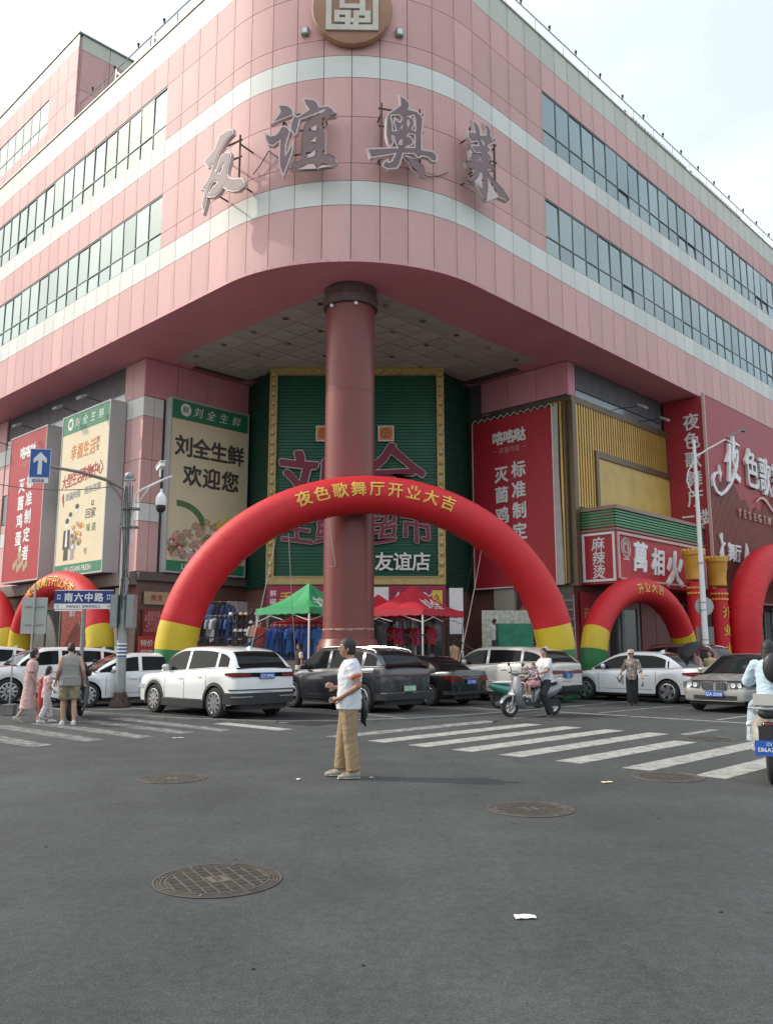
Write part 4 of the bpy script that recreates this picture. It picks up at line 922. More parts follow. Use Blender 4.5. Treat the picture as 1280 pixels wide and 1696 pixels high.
mb = MB(); vs = [(w/2 + .02, 0, 0), (w/2 + .34, .02, 0), (w/2 + .30, .0, 2.6), (w/2 + .22, .02, 5.2), (w/2 + .26, .02, h + .15), (w/2 + .0, 0, h - .05)]; vs += [(a, b + .03, c) for a, b, c in vs]
mb.add(vs, [tuple(range(6)), tuple(range(11, 5, -1))] + [((i+1) % 6, i, 6+i, 6+(i+1) % 6) for i in range(6)]); mb.build('folded_edge', mat('banner_back', (.50, .47, .44), .7), t, smooth=False)
# frame and brass slats beside the banner
t = thing('slat_wall', 'bronze framed wall of golden vertical slats with a plain gold panel, above the hotpot shop', 'wall cladding', tuple(RL(31.6, 19.25)) [:2] + (4.35,), AR)
OB = RL(31.6, 19.25)
mb = MB(); mb.bx(.02, .38, -.12, .1, 0, 8.5); mb.build('corner_post', BRZ, t, smooth=False)
mb = MB(); mb.bx(.38, 9.6, -.10, .1, 8.2, 8.5); mb.bx(1.95, 10.1, -.14, .0, 5.98, 6.28); mb.bx(1.95, 2.2, -.14, 0, 3.5, 5.98); mb.bx(9.3, 9.45, -.05, .1, 6.28, 8.2)
mb.build('frame', BRZ, t, smooth=False)
mb = MB(); mb.bx(2.2, 10.0, -.06, .0, 3.5, 5.98); mb.build('gold_panel', GOLDP, t, smooth=False)
mb = MB(); mb.bx(.38, 9.3, .02, .1, 3.4, 8.2); mb.build('backing', mat('slat_backing', (.10, .065, .03), .6), t, smooth=False)
sl = MB(); sl.bx(-.05, .05, -.07, .02, 0, 1); slm = sl.mesh('slat', BRASS, smooth=False)
x = .52; 
while x < 9.2:
    z0 = 3.5 if x < 1.9 else 6.28
    o = link('slat', slm, t, (x, 0, z0)); o.scale = (1, 1, 8.19 - z0); x += .222
# slats on the stub side of the corner
for k, (l, m) in enumerate(((19.45, BRZ), (19.62, BRASS), (19.76, BRZ), (19.9, BRASS), (20.05, BRASS))):
    q = Matrix.Rotation(-AR, 3, 'Z') @ (RL(31.5, l) - OB); mb = MB(); mb.bx(-.05, .05, -.06, .06, .1, 8.25); mb.build('slat', m, t, (q.x, q.y, 0), AL - AR, smooth=False)
q = Matrix.Rotation(-AR, 3, 'Z') @ (RL(31.55, 22.1) - OB); mb = MB(); mb.bx(-3.0, 3.0, 0, .12, 8.2, 8.42); mb.bx(-3.0, 3.0, .06, .12, 0, 8.2); mb.build('dark_frame', BRZ, t, (q.x, q.y, 0), AL - AR, smooth=False)
# hot-pot shop box signs
LOUV = mat('green_louvre', (.05, .28, .13), .4, var=.08); TRIM = mat('trim_pink', (.60, .40, .36), .5); TAU = mat('taupe_cap', (.30, .22, .17), .55)
t = thing('shop_fascia', 'red shop sign box with white brush characters under green louvres', 'shop sign', tuple(RL(32.15, 17.5))[:2] + (4.4,), AR)
BXW = 8.75
mb = MB(); mb.bx(0, BXW, .03, 1.75, 0, 2.25); mb.bx(0.06, BXW - .05, .12, 1.7, 2.25, 3.18); mb.build('box', REDP, t, smooth=False)
mb = MB(); mb.bx(-.06, BXW + .05, -.08, 1.8, 3.18, 3.34); mb.bx(-.04, BXW + .03, -.05, 1.78, 2.27, 2.36); mb.build('cap', TAU, t, smooth=False)
for i in range(6):
    mb = MB(); z = 2.44 + i * .125; mb.bx(0, BXW, .0, .06, z, z + .075); mb.build('louvre_blade', LOUV, t, smooth=False)
    mb = MB(); mb.bx(0.0, .055, .07, 1.72, z, z + .075); mb.build('louvre_blade', LOUV, t, smooth=False)
mb = MB()
for x0, x1, z0, z1 in ((.04, .14, .2, 2.2), (BXW - .1, BXW, .2, 2.2), (.14, BXW - .1, 2.08, 2.2), (.14, BXW - .1, .16, .24)): mb.bx(x0, x1, -.05, .03, z0, z1)
mb.build('front_border', TRIM, t, smooth=False)
mb = MB(); W3 = Matrix.Rotation(-pi/2, 4, 'Z')
for a in ((-1.66, -1.56, .1, 2.2), (-.2, -.1, .1, 2.2), (-1.56, -.2, 2.1, 2.2), (-1.56, -.2, .1, .2)): mb.bx(a[0], a[1], -.05, .0, a[2], a[3])
mb.xf(W3); mb.build('side_border', LETW, t, smooth=False)
mb = MB(); 
for i, ch in enumerate('麻辣烫'): put(mb, ch, -.88, 1.72 - .60 * i, .62, y=0, t=.03, off=.015, shear=.1)
mb.xf(W3); mb.build('side_letter', LETW, t, smooth=False)
for i, ch in enumerate('萬相火'):
    mb = MB(); put(mb, ch, 0, 0, (1.35, 1.25, 1.75)[i], y=0, t=.06, off=.035, shear=.12); mb.build('letter', LETW, t, ((2.0, 3.65, 5.35)[i], .03, (1.25, 1.15, .95)[i]), smooth=False)
mb = MB(); put(mb, '麻辣烫', 7.4, .95, .62, y=.03, t=.03, off=.02); mb.build('small_letter', TRIM, t, smooth=False)
mb = MB(); mb.lathe([(.44, -.02), (.44, -.035), (.40, -.04), (.385, -.02)], 24, (.75, 0, 1.55), axis='Y'); mb.bx(.52, .98, -.03, -.0, 1.34, 1.72, 0); mb.bx(.5, 1.0, -.035, -.0, 1.02, 1.10, 0); put(mb, '萬', .75, 1.53, .34, y=-.03, t=.01, m=1, off=.01)
mb.v = [(a, b + .03, c) for a, b, c in mb.v]; mb.build('round_logo', [TRIM, REDP], t, smooth=False)
# dance hall big red sign
RIB = mat('red_rib', (.24, .06, .045), .5, var=.12, scale=3)
DKR = mat('dark_red_sheet', (.36, .028, .042), .48, var=.06)
t = thing('hall_sign', 'huge dark red dance hall sign with white stylised characters at the right edge', 'shop sign', tuple(RL(41.0, 17.12))[:2] + (4.1,), AR)
mb = MB(); mb.bx(0, 13, .02, 2.2, 0, 10.35); mb.build('box', DKR, t, smooth=False)
mb = MB(); mb.bx(-.06, .05, -.04, .1, 0.0, 10.5); mb.bx(.05, 13, -.04, .02, 10.42, 10.52); mb.bx(.05, 13, -.05, .1, -.07, .0); mb.build('edge_trim', TRIM, t, smooth=False)
mb = MB(); mb.bx(.05, 13, -.02, .02, 3.9, 10.42); mb.bx(.05, 5, -.02, .02, 2.2, 3.9) if False else None; mb.build('flat_face', DKR, t, smooth=False)
rb = MB(); rb.bx(-.045, .045, -.07, .02, 0, 1); rbm = rb.mesh('vertical_rib', RIB, smooth=False)
for i in range(84):
    top = 5.6 + .55 * sin(i * .13) + .2 * sin(i * .7)
    o = link('vertical_rib', rbm, t, (.12 + i * .153, 0, .02)); o.scale = (1, 1, top)
mb = MB(); v, f = shape([[(a - 41.0, b - 4.1) for a, b in P] for P in TR['ye']], .14); mb.add(v, f); mb.build('letter', LETW, t, (0, -.03, 0), smooth=False)
for ch, x, z, s, sx in (('色', 5.5, 7.35, 2.35, .82), ('歌', 7.45, 7.2, 2.3, .78), ('舞', 9.4, 7.1, 2.3, .78), ('厅', 11.3, 7.1, 2.3, .8)):
    mb = MB(); put(mb, ch, 0, 0, s, y=0, t=.14, off=.02, sx=sx); mb.build('letter', LETW, t, (x, -.03, z), smooth=False)
mb = MB(); P1 = []; P2 = []
for i in range(30):
    u = i / 29; x = 5.9 + 5.5 * u; z = 5.55 + .35 * sin(u * 9.0) * (1 - .3 * u); w_ = .10 * sin(pi * min(1, u * 1.05)) + .02; P1.append((x, z + w_)); P2.append((x, z - w_))
mb.plate(P1 + P2[::-1], -.15, -.07); mb.build('swash', TRIM, t, smooth=False)
for i, ch in enumerate('YESEGEWUTING'):
    mb = MB(); put(mb, ch, 0, 0, .62, y=0, t=.08, off=.02, sx=.8); mb.build('latin_letter', TRIM, t, (3.35 + i * .70, -.09, 4.65), smooth=False)
for i, ch in enumerate('舞厅'):
    mb = MB(); put(mb, ch, 0, 0, .98, y=0, t=.08, off=.03, sx=.85); mb.build('small_letter', LETW, t, (1.95 + i * .82, -.09, 2.45), smooth=False)
for i, ch in enumerate('州'):
    mb = MB(); put(mb, ch, 0, 0, .9, y=0, t=.08, off=.03, sx=.85); mb.build('small_letter', LETW, t, (5.4 + i * .8, -.09, 2.4), smooth=False)
mb = MB(); mb.plate([(.5, 3.25), (.75, 3.1), (.85, 3.35), (1.0, 3.3), (.95, 2.9), (1.35, 2.85), (1.0, 2.65), (1.0, 2.3), (1.3, 1.5), (1.05, 1.7), (.9, 1.95), (.6, 1.9), (.55, 2.3), (.85, 2.7), (.72, 2.9)], -.15, -.08); mb.build('dancer_figure', LETW, t, smooth=False)
mb = MB(); mb.plate([(4.05, 3.1), (4.35, 2.5), (4.45, 2.1), (4.3, 1.75), (4.0, 1.6), (3.75, 1.85), (3.75, 2.3)], -.15, -.08); mb.build('drop_figure', LETW, t, smooth=False)
mb = MB(); mb.plate([(1.2, 6.9), (1.32, 6.55), (1.45, 6.5), (1.32, 6.4), (1.22, 6.0), (1.12, 6.4), (1.0, 6.5), (1.12, 6.58)], -.14, -.02); mb.build('sparkle', LETW, t, smooth=False)
side = MB()
for i, ch in enumerate('夜色歌舞厅'): put(side, ch, -.72, 9.1 - 1.0 * i, .92, y=0, t=.03, off=.02, sx=.95)
put(side, '二', -1.15, 3.95, .85, y=0, t=.03, off=.02); put(side, '楼', -.35, 4.1, .85, y=0, t=.03, off=.02)
side.xf(W3); side.v = [(a - .0, b, c) for a, b, c in side.v]; side.build('side_letter', LETW, t, smooth=False)
# signboards and posters at ground level
SHOPR = mat('magenta_board', (.33, .02, .07), .5)
def board(name, label, frame, x0, x1, y, z0, z1, m, texts=(), cat='sign', t=.05):
    xa = (x0 + x1) / 2; w = abs(x1 - x0)
    p, rz = (Vector((xa, y, z0)), 0) if frame == 'F' else ((RL(y, xa, z0), AL) if frame == 'L' else (RL(xa, y, z0), AR))
    o = thing(name, label, cat, (p.x, p.y, z0), rz); mb = MB(); mb.bx(-w/2, w/2, 0, t, 0, z1 - z0); mb.build('panel', m, o, smooth=False)
    if texts:
        mb = MB(); ms = []
        for s, x, z, sz, mm in texts:
            if mm not in ms: ms.append(mm)
            put(mb, s, x, z, sz, y=0, t=.006, off=.015, m=ms.index(mm))
        mb.build('lettering', ms, o, smooth=False)
    return o
board('shop_board', 'magenta red shop board with yellow characters left of the column, above the green canopy', 'F', -5.25, -2.2, 37.0, 3.35, 4.4, SHOPR, (('手撕面包', .25, .5, .62, GOLD), ('鲜', -1.25, .72, .3, LETW), ('椒', -1.25, .36, .3, LETW)))
board('shop_board', 'red shop board with white characters right of the column, above the red canopy', 'F', .1, 2.6, 37.0, 3.35, 4.4, SHOPR, (('久久丫', -.15, .5, .62, LETW),))
board('shop_board', 'small yellow emblem panel at the right end of the red shop board', 'F', 2.0, 2.45, 36.94, 3.5, 4.2, YEP, (('久', 0, .35, .36, REDP),))
board('shop_board', 'plain pale board between column and red shop board', 'F', -.9, .1, 37.02, 3.75, 4.35, WHITE)
board('shop_board', 'narrow pale roller panel right of the entrance boards', 'F', 2.75, 3.35, 36.9, 2.3, 4.3, WHITE)
board('poster', 'cream picture poster high on the brown wall behind the left foot of the big arch', 'R', 18.75, 19.95, 32.5, 3.55, 4.1, TANP, (('美食', 0, .3, .3, REDP),))
board('poster', 'red text poster on the brown wall below the cream picture poster', 'R', 18.72, 19.75, 32.5, 2.2, 3.35, mat('poster_red', (.30, .03, .03), .5), tuple((s, 0, 1.0 - .15 * i, .15, PKP) for i, s in enumerate(('欢迎光临', '生鲜超市每日', '新鲜蔬菜水果', '营业时间', '早八点至晚', '九点全年无休'))))
board('notice_board', 'pinkish white rectangular notice on the brown wall above the cap stand', 'R', 22.9, 24.15, 32.3, 3.25, 3.85, mat('pinkish_white', (.62, .50, .50), .6))
board('poster', 'dark red menu poster with white characters on the dark wall under the red banner', 'L', 20.7, 22.2, 31.55, 1.2, 3.9, mat('poster_maroon', (.16, .012, .02), .5), (('火锅', -.3, 2.2, .4, PKP), ('麻辣', 0, 1.4, .38, PKP), ('上新', .1, .7, .38, LETW)))
board('poster', 'tall red poster with gold characters on the maroon wall right of the big arch’s foot', 'R', 32.1, 33.5, 19.3, .5, 4.1, REDP, (('开业', 0, 2.7, .5, GOLD), ('大吉', 0, 2.0, .5, GOLD)))
board('poster', 'pale floral poster beside the green cloth bundle on the podium', 'F', 4.1, 6.2, 36.4, 1.25, 3.3, mat('pale_mural', (.42, .44, .36), .6, var=.35, scale=6))
board('poster', 'patterned blue-grey poster on the shop wall inside the smaller left arch', 'L', 36.3, 39.2, 18.3, 1.4, 3.9, mat('patterned_poster', (.30, .08, .07), .6, var=.5, scale=7), (('南北', -.4, 1.9, .3, LETW), ('干果', .5, 1.4, .3, LETW)))
board('stall_board', 'red and white printed board standing by the pink pillar foot', 'R', 18.3, 19.05, 32.0, 1.2, 2.2, mat('board_red', (.50, .05, .04), .5), (('特价', 0, .7, .3, LETW), ('促销', 0, .3, .3, LETW)))
# ================================================================== INFLATABLES
INR = mat('inflatable_red', (.58, .011, .018), .58, var=.06, scale=.9, bump=.22, bscale=3.2)
INY = mat('inflatable_yellow', (.62, .45, .02), .42, var=.05, scale=.7, bump=.05, bscale=5)
ING = mat('inflatable_green', (.02, .16, .05), .42, var=.05, scale=.7, bump=.05, bscale=5)
def arch(label, A, Bp, zc, h, r, text, tsz, tdx, bands, group='red inflatable arches', tw=None, nseg=26):
    A = Vector(A); Bp = Vector(Bp); c = (A + Bp) / 2; d = Bp - A; hw = d.length / 2
    t = thing('inflatable_arch', label, 'inflatable arch', (c.x, c.y, 0), atan2(d.y, d.x), group)
    dense = [(-hw, .03)] + [(-hw, .03 + (zc - .03) * k / 5) for k in range(1, 5)] + [(-hw * cos(pi * i / nseg), zc + h * sin(pi * i / nseg)) for i in range(nseg + 1)] + [(hw, .03 + (zc - .03) * k / 5) for k in range(4, 0, -1)] + [(hw, .03)]
    # resample with the colour bands
    def tubeseg(P, m, name):
        mb = MB(); n = 18; vs = []; rings = []
        for i, (x, z) in enumerate(P):
            a = P[max(0, i-1)]; b = P[min(len(P)-1, i+1)]; dx, dz = b[0]-a[0], b[1]-a[1]; L = sqrt(dx*dx+dz*dz); nx, nz = -dz/L, dx/L
            rings.append((x, z, nx, nz, 1.0))
            if i < len(P) - 1:
                x2, z2 = (x+P[i+1][0])/2, (z+P[i+1][1])/2; dx, dz = P[i+1][0]-x, P[i+1][1]-z; L2 = sqrt(dx*dx+dz*dz); rings.append((x2, z2, -dz/L2, dx/L2, 1.018))
        for x, z, nx, nz, k in rings:
            for q in range(n):
                th = 2*pi*q/n; vs.append((x + nx * cos(th) * r * k, sin(th) * r * k, z + nz * cos(th) * r * k))
        fs = [(i*n+q, i*n+(q+1) % n, (i+1)*n+(q+1) % n, (i+1)*n+q) for i in range(len(rings)-1) for q in range(n)]
        fs += [tuple(range(n-1, -1, -1)), tuple((len(rings)-1)*n+q for q in range(n))]
        mb.add(vs, fs); return mb.build(name, m, t, ang=40)
    zg, zy = bands
    def crossings(P, z):
        res = []
        for i, (u, v) in enumerate(zip(P[:-1], P[1:])):
            if (u[1] - z) * (v[1] - z) < 0: k = (z - u[1]) / (v[1] - u[1]); res.append((i, (u[0] + (v[0] - u[0]) * k, z)))
        return res
    if zg > 0:
        (i0, g0), (i3, g1) = crossings(dense, zg)[0], crossings(dense, zg)[-1]; (i1, y0), (i2, y1) = crossings(dense, zy)[0], crossings(dense, zy)[-1]
        tubeseg(dense[:i0 + 1] + [g0], ING, 'green_foot'); tubeseg([g0] + dense[i0 + 1:i1 + 1] + [y0], INY, 'yellow_foot')
        tubeseg([y0] + dense[i1 + 1:i2 + 1] + [y1], INR, 'red_tube')
        tubeseg([y1] + dense[i2 + 1:i3 + 1] + [g1], INY, 'yellow_foot'); tubeseg([g1] + dense[i3 + 1:], ING, 'green_foot')
    else: tubeseg(dense, INR, 'red_tube')
    # lettering wrapped on the front of the tube
    if text:
        mb = MB(); n = len(text); 
        Rx, Rz = hw, h
        sarr = [(pi/2 + (i - (n-1)/2) * tdx) for i in range(n)]
        for i, ch in enumerate(text):
            a = pi - (pi/2 - (i - (n-1)/2) * tdx); a = pi/2 - (i - (n-1)/2) * tdx
            x0, z0 = Rx * cos(a), zc + Rz * sin(a); tx, tz = Rx * sin(a), -Rz * cos(a); L = sqrt(tx*tx+tz*tz); tx /= L; tz /= L; nx, nz = -tz, tx
            v, f = glyphs(ch, .022, 2)
            vs = []
            for gx, gy, gz in v:
                u = (gx - .5) * tsz; w = (gy - .38) * tsz + r * .16; w = max(-r * .95, min(r * .95, w))
                y = -(sqrt(r*r - w*w) * 1.018 + .004 + .012 * (gz + .5)); vs.append((x0 + tx * u + nx * w, y, z0 + tz * u + nz * w))
            mb.add(vs, f)
        mb.build('lettering', GOLD, t, smooth=False)
    sm_ = MB()
    for i in range(2, len(dense) - 2):
        if dense[i][1] < zy: continue
        x, z = dense[i]; dx, dz = dense[i+1][0] - dense[i-1][0], dense[i+1][1] - dense[i-1][1]; L = sqrt(dx*dx + dz*dz); nx, nz = -dz/L, dx/L; tx, tz = dx/L, dz/L; n = 20; vs = []
        for q in range(n):
            th = 2*pi*q/n; c_, s_ = cos(th), sin(th)
            for w_, rr in ((-.008, r * .999), (0, r * 1.004), (.008, r * .999)): vs.append((x + nx*c_*rr + tx*w_, s_*rr, z + nz*c_*rr + tz*w_))
        sm_.add(vs, [(3*q+k, 3*((q+1) % n)+k, 3*((q+1) % n)+k+1, 3*q+k+1) for q in range(n) for k in (0, 1)])
    sm_.build('seam', mat('seam_red', (.40, .009, .014), .6), t, kind='stuff')
    # small tie loops
    mb = MB()
    for a in (.35, .5, .72):
        for s in (-1, 1):
            x, z = hw * cos(pi * a) , zc + h * sin(pi * a); mb.box(x, -r * .93, z, .16, .02, .03, ry=.5); mb.box(x, -r * .94, z, .03, .02, .16, ry=.5)
    mb.build('tie_patch', mat('tie_patch_red', (.20, .01, .02), .6), t, smooth=False)
    return t
arch('largest red inflatable arch with gold characters, in front of the round column', (-6.55, 26.35), (5.72, 28.6), 1.30, 5.42, .635, '夜色歌舞厅开业大吉', .52, .0965, (1.62, 2.42))
arch('smaller red inflatable arch under the hotpot sign, right of the biggest arch', RL(29.3, 17.15).xy, RL(36.4, 16.7).xy, 1.25, 2.85, .52, '开业大吉', .44, .15, (1.6, 2.35))
arch('sunlit red inflatable arch behind the parked white cars on the left', RL(16.9, 40.4).xy, RL(16.9, 32.6).xy, 1.6, 2.95, .55, '夜色歌舞厅开业大吉', .52, .135, (1.7, 2.5))
arch('red inflatable arch cut off by the left edge of the view', RL(16.9, 49.6).xy, RL(16.9, 41.9).xy, 1.6, 2.85, .55, '夜色歌舞厅开业大吉', .52, .135, (1.7, 2.5))
arch('plain red inflatable arch cut off by the right edge, before the dance hall', RL(40.6, 15.7).xy, RL(51.5, 15.7).xy, 2.4, 3.9, .80, '', .5, .1, (0, 0.02))
def infl_column(r, l, label, h):
    p = RL(r, l); t = thing('inflatable_column', label, 'inflatable column', (p.x, p.y, 0), 0, 'inflatable festive columns')
    GD = mat('inflatable_gold', (.62, .30, .03), .35, var=.1)
    mb = MB(); mb.lathe([(.42, .9), (.40, 1.2), (.38, 4.0), (.365, h - 1.5)], 20); mb.build('shaft', INR, t)
    mb = MB(); mb.lathe([(.58, 0), (.60, .25), (.52, .5), (.47, .85), (.43, .95)], 20); mb.build('base', GD, t)
    mb = MB(); mb.lathe([(.365, h - 1.4), (.40, h - 1.35), (.39, h - 1.2), (.385, h - 1.1), (.42, h - .7), (.46, h - .3), (.50, h - .26), (.51, h - .15), (.47, h), (.001, h)], 20); mb.build('capital', GD, t)
    mb = MB()
    for k in range(16):
        a = 2 * pi * k / 16; mb.ell(.48 * cos(a), .48 * sin(a), h - .05, .06, .06, .08, 7, 5)
    mb.build('bead_row', mat('bead_gold', (.78, .5, .1), .35), t)
    mb = MB()
    for k in range(10):
        a = -pi + pi * k / 10 + .3
        for z in (1.25, 1.45, h - 1.75, h - 2.0): mb.box(.405 * cos(a), .405 * sin(a), z, .09, .03, .09, a + pi/2)
    mb.build('gold_pattern', GOLD, t, smooth=False)
    mb = MB()
    for i, ch in enumerate('开业大吉'):
        v, f = glyphs(ch, .03, 2); vs = []
        for gx, gy, gz in v:
            u = (gx - .5) * .5; th = -pi/2 + .55 + u / .42; R_ = .402 + .01 * (gz + .5); vs.append((R_ * cos(th), R_ * sin(th), h - 2.6 - i * .85 + (gy - .38) * .55))
        mb.add(vs, f)
    mb.build('lettering', GOLD, t, smooth=False)
infl_column(37.3, 16.5, 'nearer inflatable red column with gold capital, left of the white lamp post', 6.15)
infl_column(39.25, 16.25, 'farther inflatable red column with gold capital and gold characters', 5.95)
# guy ropes of the biggest arch
for k, (a, b) in enumerate((((-3.6, 27.2, 5.3), (-5.2, 30.6, .4)), ((-1.9, 27.0, 5.9), (-1.2, 31.2, 1.3)), ((3.3, 27.8, 5.7), (2.5, 31.4, .6)), ((-3.2, 27.2, 5.4), (-3.3, 31.1, 1.2)), ((5.1, 28.4, 4.4), (6.0, 30.9, .5)))):
    cable([a, b], .012, ('slanting pale guy rope behind the big arch, ' + ['at its left shoulder', 'just left of the column', 'right of the red canopy', 'over the green canopy', 'at its right leg'][k]), WHITE, 'guy_rope')
# ================================================================== CANOPY TENTS, RAILINGS, STALLS
def tent(label, x, y, rot, size, z0, eave, peak, m, signm=None, group='pop-up canopy tents'):
    t = thing('canopy_tent', label, 'canopy tent', (x, y, z0), rot, group); s = size / 2
    mb = MB(); n = 12; vs = []
    def P(u, side):
        # square ring: u in 0..1 from peak to eave ; side angle
        a = side * 2 * pi; cx_, cy_ = cos(a), sin(a); k = 1 / max(abs(cx_), abs(cy_)); 
        d = u; dia = abs(abs(cx_) - abs(cy_)); z = eave + (peak - eave) * ((1 - d) ** 1.55) - .10 * (1 - abs(cx_ * cy_) * 2) * sin(pi * d) * .9
        return (cx_ * k * s * d, cy_ * k * s * d, z + .01 * noise.noise(Vector((cx_ * 3, cy_ * 3, d * 6))))
    m_ = 48
    for i in range(n + 1):
        for j in range(m_): vs.append(P(max(.03, i / n), (j + .5) / m_ * 1.0 if False else j / m_ + .125))
    for j in range(m_):
        a = P(1, j / m_ + .125); vs.append((a[0] * 1.01, a[1] * 1.01, a[2] - .22 - .03 * (j % 2)))
    fs = [(i*m_+j, i*m_+(j+1) % m_, (i+1)*m_+(j+1) % m_, (i+1)*m_+j) for i in range(n + 1) for j in range(m_)]
    fs.append(tuple(range(m_))); k = len(vs)
    vs2 = [(a * .995, b * .995, c - .012) for a, b, c in vs]
    mb.add(vs + vs2, fs + [tuple(k + q for q in reversed(f)) for f in fs]); mb.build('canopy', m, t, ang=50)
    for sx in (-1, 1):
        for sy in (-1, 1):
            mb = MB(); mb.box(sx * s * .98, sy * s * .98, eave / 2, .05, .05, eave); mb.build('leg', WHITE, t, smooth=False)
    mb = MB()
    for sx, sy, ex, ey in ((-1, -1, 1, -1), (1, -1, 1, 1), (1, 1, -1, 1), (-1, 1, -1, -1)):
        a = Vector((sx * s * .97, sy * s * .97, 0)); b = Vector((ex * s * .97, ey * s * .97, 0)); mi = (a + b) / 2
        for p, q in ((a, mi), (mi, b)):
            mb.cyl(p + Vector((0, 0, eave - .1)), q + Vector((0, 0, eave - .45)) if p is a else q + Vector((0, 0, eave - .1)), .014, n=5) if True else None
            mb.cyl(p + Vector((0, 0, eave - .5)) if p is a else p + Vector((0, 0, eave - .1)), q + Vector((0, 0, eave - .1)) if p is a else q + Vector((0, 0, eave - .5)), .014, n=5)
    mb.build('truss', WHITE, t)
    if signm:
        mb = MB()
        for fsd in range(2):
            M = Matrix.Rotation(fsd * pi / 2, 4, 'Z')
            st = len(mb.v); v, f = glyphs('鲜' if fsd else '刘全', .02, 2); vs = []
            for gx, gy, gz in v:
                u = (gx - (.5 if fsd else 1.0)) * .62; w = .78 - gy * .45; k = max(.03, w) * s
                zz = eave + (peak - eave) * ((1 - w) ** 1.55) - .05 + .02 + .01 * gz; vs.append(M @ Vector((u, -k - .03, zz)))
            mb.add(vs, f)
        mb.build('print', signm, t, smooth=False)
    return t
TG = mat('tent_green', (.05, .36, .14), .6, var=.06); TR_ = mat('tent_red', (.50, .02, .04), .6, var=.06)
tent('green canopy tent left of the round column', -3.05, 33.2, pi/4 + .1, 2.9, 1.2, 2.0, 3.05, TG, LETW)
tent('red canopy tent right of the round column', 1.05, 33.6, pi/4 + .15, 2.9, 1.2, 1.95, 3.0, TR_, LETW)
tent('second red canopy tent, mostly hidden between the column and the nearer red canopy', -.35, 35.6, .3, 2.5, 1.2, 1.95, 2.75, TR_)
tent('low dark red canopy tent behind the green canopy', -3.6, 35.9, .2, 2.4, 1.2, 1.55, 2.1, TR_)
def railing(label, x0, x1, y, z, h, m, pitch=.13):
    t = thing('railing', label, 'railing', (x0, y, z)); L = x1 - x0
    mb = MB(); mb.bx(0, L, -.02, .02, h - .05, h); mb.bx(0, L, -.02, .02, .1, .14); mb.build('rail', m, t, smooth=False)
    b = MB(); b.bx(-.011, .011, -.011, .011, .14, h - .05); bm = b.mesh('baluster', m, smooth=False)
    n = int(L / pitch)
    for i in range(1, n): link('baluster', bm, t, (L * i / n, 0, 0))
    for i in range(int(L / 1.5) + 1): mb = MB(); mb.bx(-.03, .03, -.03, .03, 0, h + .04); mb.build('post', m, t, (min(L, i * 1.5), 0, 0), smooth=False)
RBL = mat('railing_blue', (.02, .07, .22), .4)
railing('blue metal railing on the podium edge under the green canopy', -4.45, -2.35, 31.5, 1.2, 1.12, RBL)
railing('black metal railing on the podium edge under the red canopy', -.25, 2.2, 31.5, 1.2, 1.0, BLACK)
railing('dark railing along the podium edge at the far left of the clothes stalls', -8.2, -4.9, 31.5, 1.2, .9, BLACK)
# sloping stair rails
for k, (x, d) in enumerate(((-4.55, -1), (2.3, 1))):
    mb = MB(); mb.tube([(0, 0, 1.0), (d * 1.2, -.3, .2)], .04, 8); mb.tube([(0, 0, .75), (d * 1.2, -.3, 0)], .025, 6); mb.cyl((0, 0, 0), (0, 0, 1.0), .03, n=8)
    tag(mb.build('handrail', BLACK if k else mat('dark_rail', (.03, .04, .07), .5), None, (x, 31.45, 1.2)), 'sloping dark handrail at the ' + ('right end of the black railing' if k else 'left end of the blue railing'), 'handrail')
# garments
def garment(x, y, z, col, label, L=.75, w=.42, rot=0.0, stripe=None, sleeves=True, name='hanging_garment', group='clothes hanging on the stall rails', sc=1.0):
    key = 'cloth_%02d%02d%02d' % tuple(int(c * 99) for c in col); m = mat(key, col, .85, var=.1, scale=6)
    mb = MB(); n = 6
    prof = [(-.5, -.10), (-.5, -.45 if sleeves else -.3)]
    def sheet(yy, inv):
        vs = []
        for i in range(n + 1):
            u = -1 + 2 * i / n
            for j in range(6):
                v = j / 5; ww = w/2 * (.75 + .25 * v + .1 * sin(v * 3)); top = -.02 - .10 * abs(u)
                vs.append((u * ww, yy * (1 - .5 * abs(u)) + .02 * sin(u * 7 + v * 2), top - v * (L - .05 + .02 * sin(u * 5))))
        f = [(i*6+j, i*6+j+1, (i+1)*6+j+1, (i+1)*6+j) for i in range(n) for j in range(5)]
        mb.add(vs, [tuple(reversed(q)) for q in f] if inv else f)
    sheet(-.07, False); sheet(.07, True)
    if sleeves:
        for s in (-1, 1): mb.tube([(s * w * .36, 0, -.13), (s * w * .56, 0, -.30), (s * w * .60, -.01, -.48)], [.075, .07, .06], 8)
    o = mb.build(name, m, None, (x, y, z), rot); tag(o, label, 'garment', group); o.scale = (sc, sc, sc)
    mb = MB(); mb.tube([(0, 0, -.03), (0, 0, .05), (.02, 0, .08), (0, 0, .10)], .008, 5); mb.build('hanger', STEEL, o)
    if stripe:
        mb = MB()
        for k in range(5): mb.box(0, -.075, -.2 - k * .11, w * .86, .012, .035)
        mb.build('stripes', mat('cloth_stripe', stripe, .85), o, smooth=False)
    return o
def rack(label, x, y, z, L, h, rot=0.0):
    t = thing('clothes_rack', label, 'clothes rack', (x, y, z), rot)
    mb = MB(); mb.tube([(-L/2, 0, 0), (-L/2, 0, h), (L/2, 0, h), (L/2, 0, 0)], .018, 6); mb.build('frame', GALV, t)
    mb = MB(); mb.tube([(-L/2, -.25, .03), (-L/2, .25, .03)], .02, 6); mb.tube([(L/2, -.25, .03), (L/2, .25, .03)], .02, 6); mb.build('foot', GALV, t)
pod_r = [(-7.9, 33.6, 1.2)]
rack('white metal clothes rack with shirts left of the cap stand', -7.15, 33.4, 1.2, 2.2, 1.75)
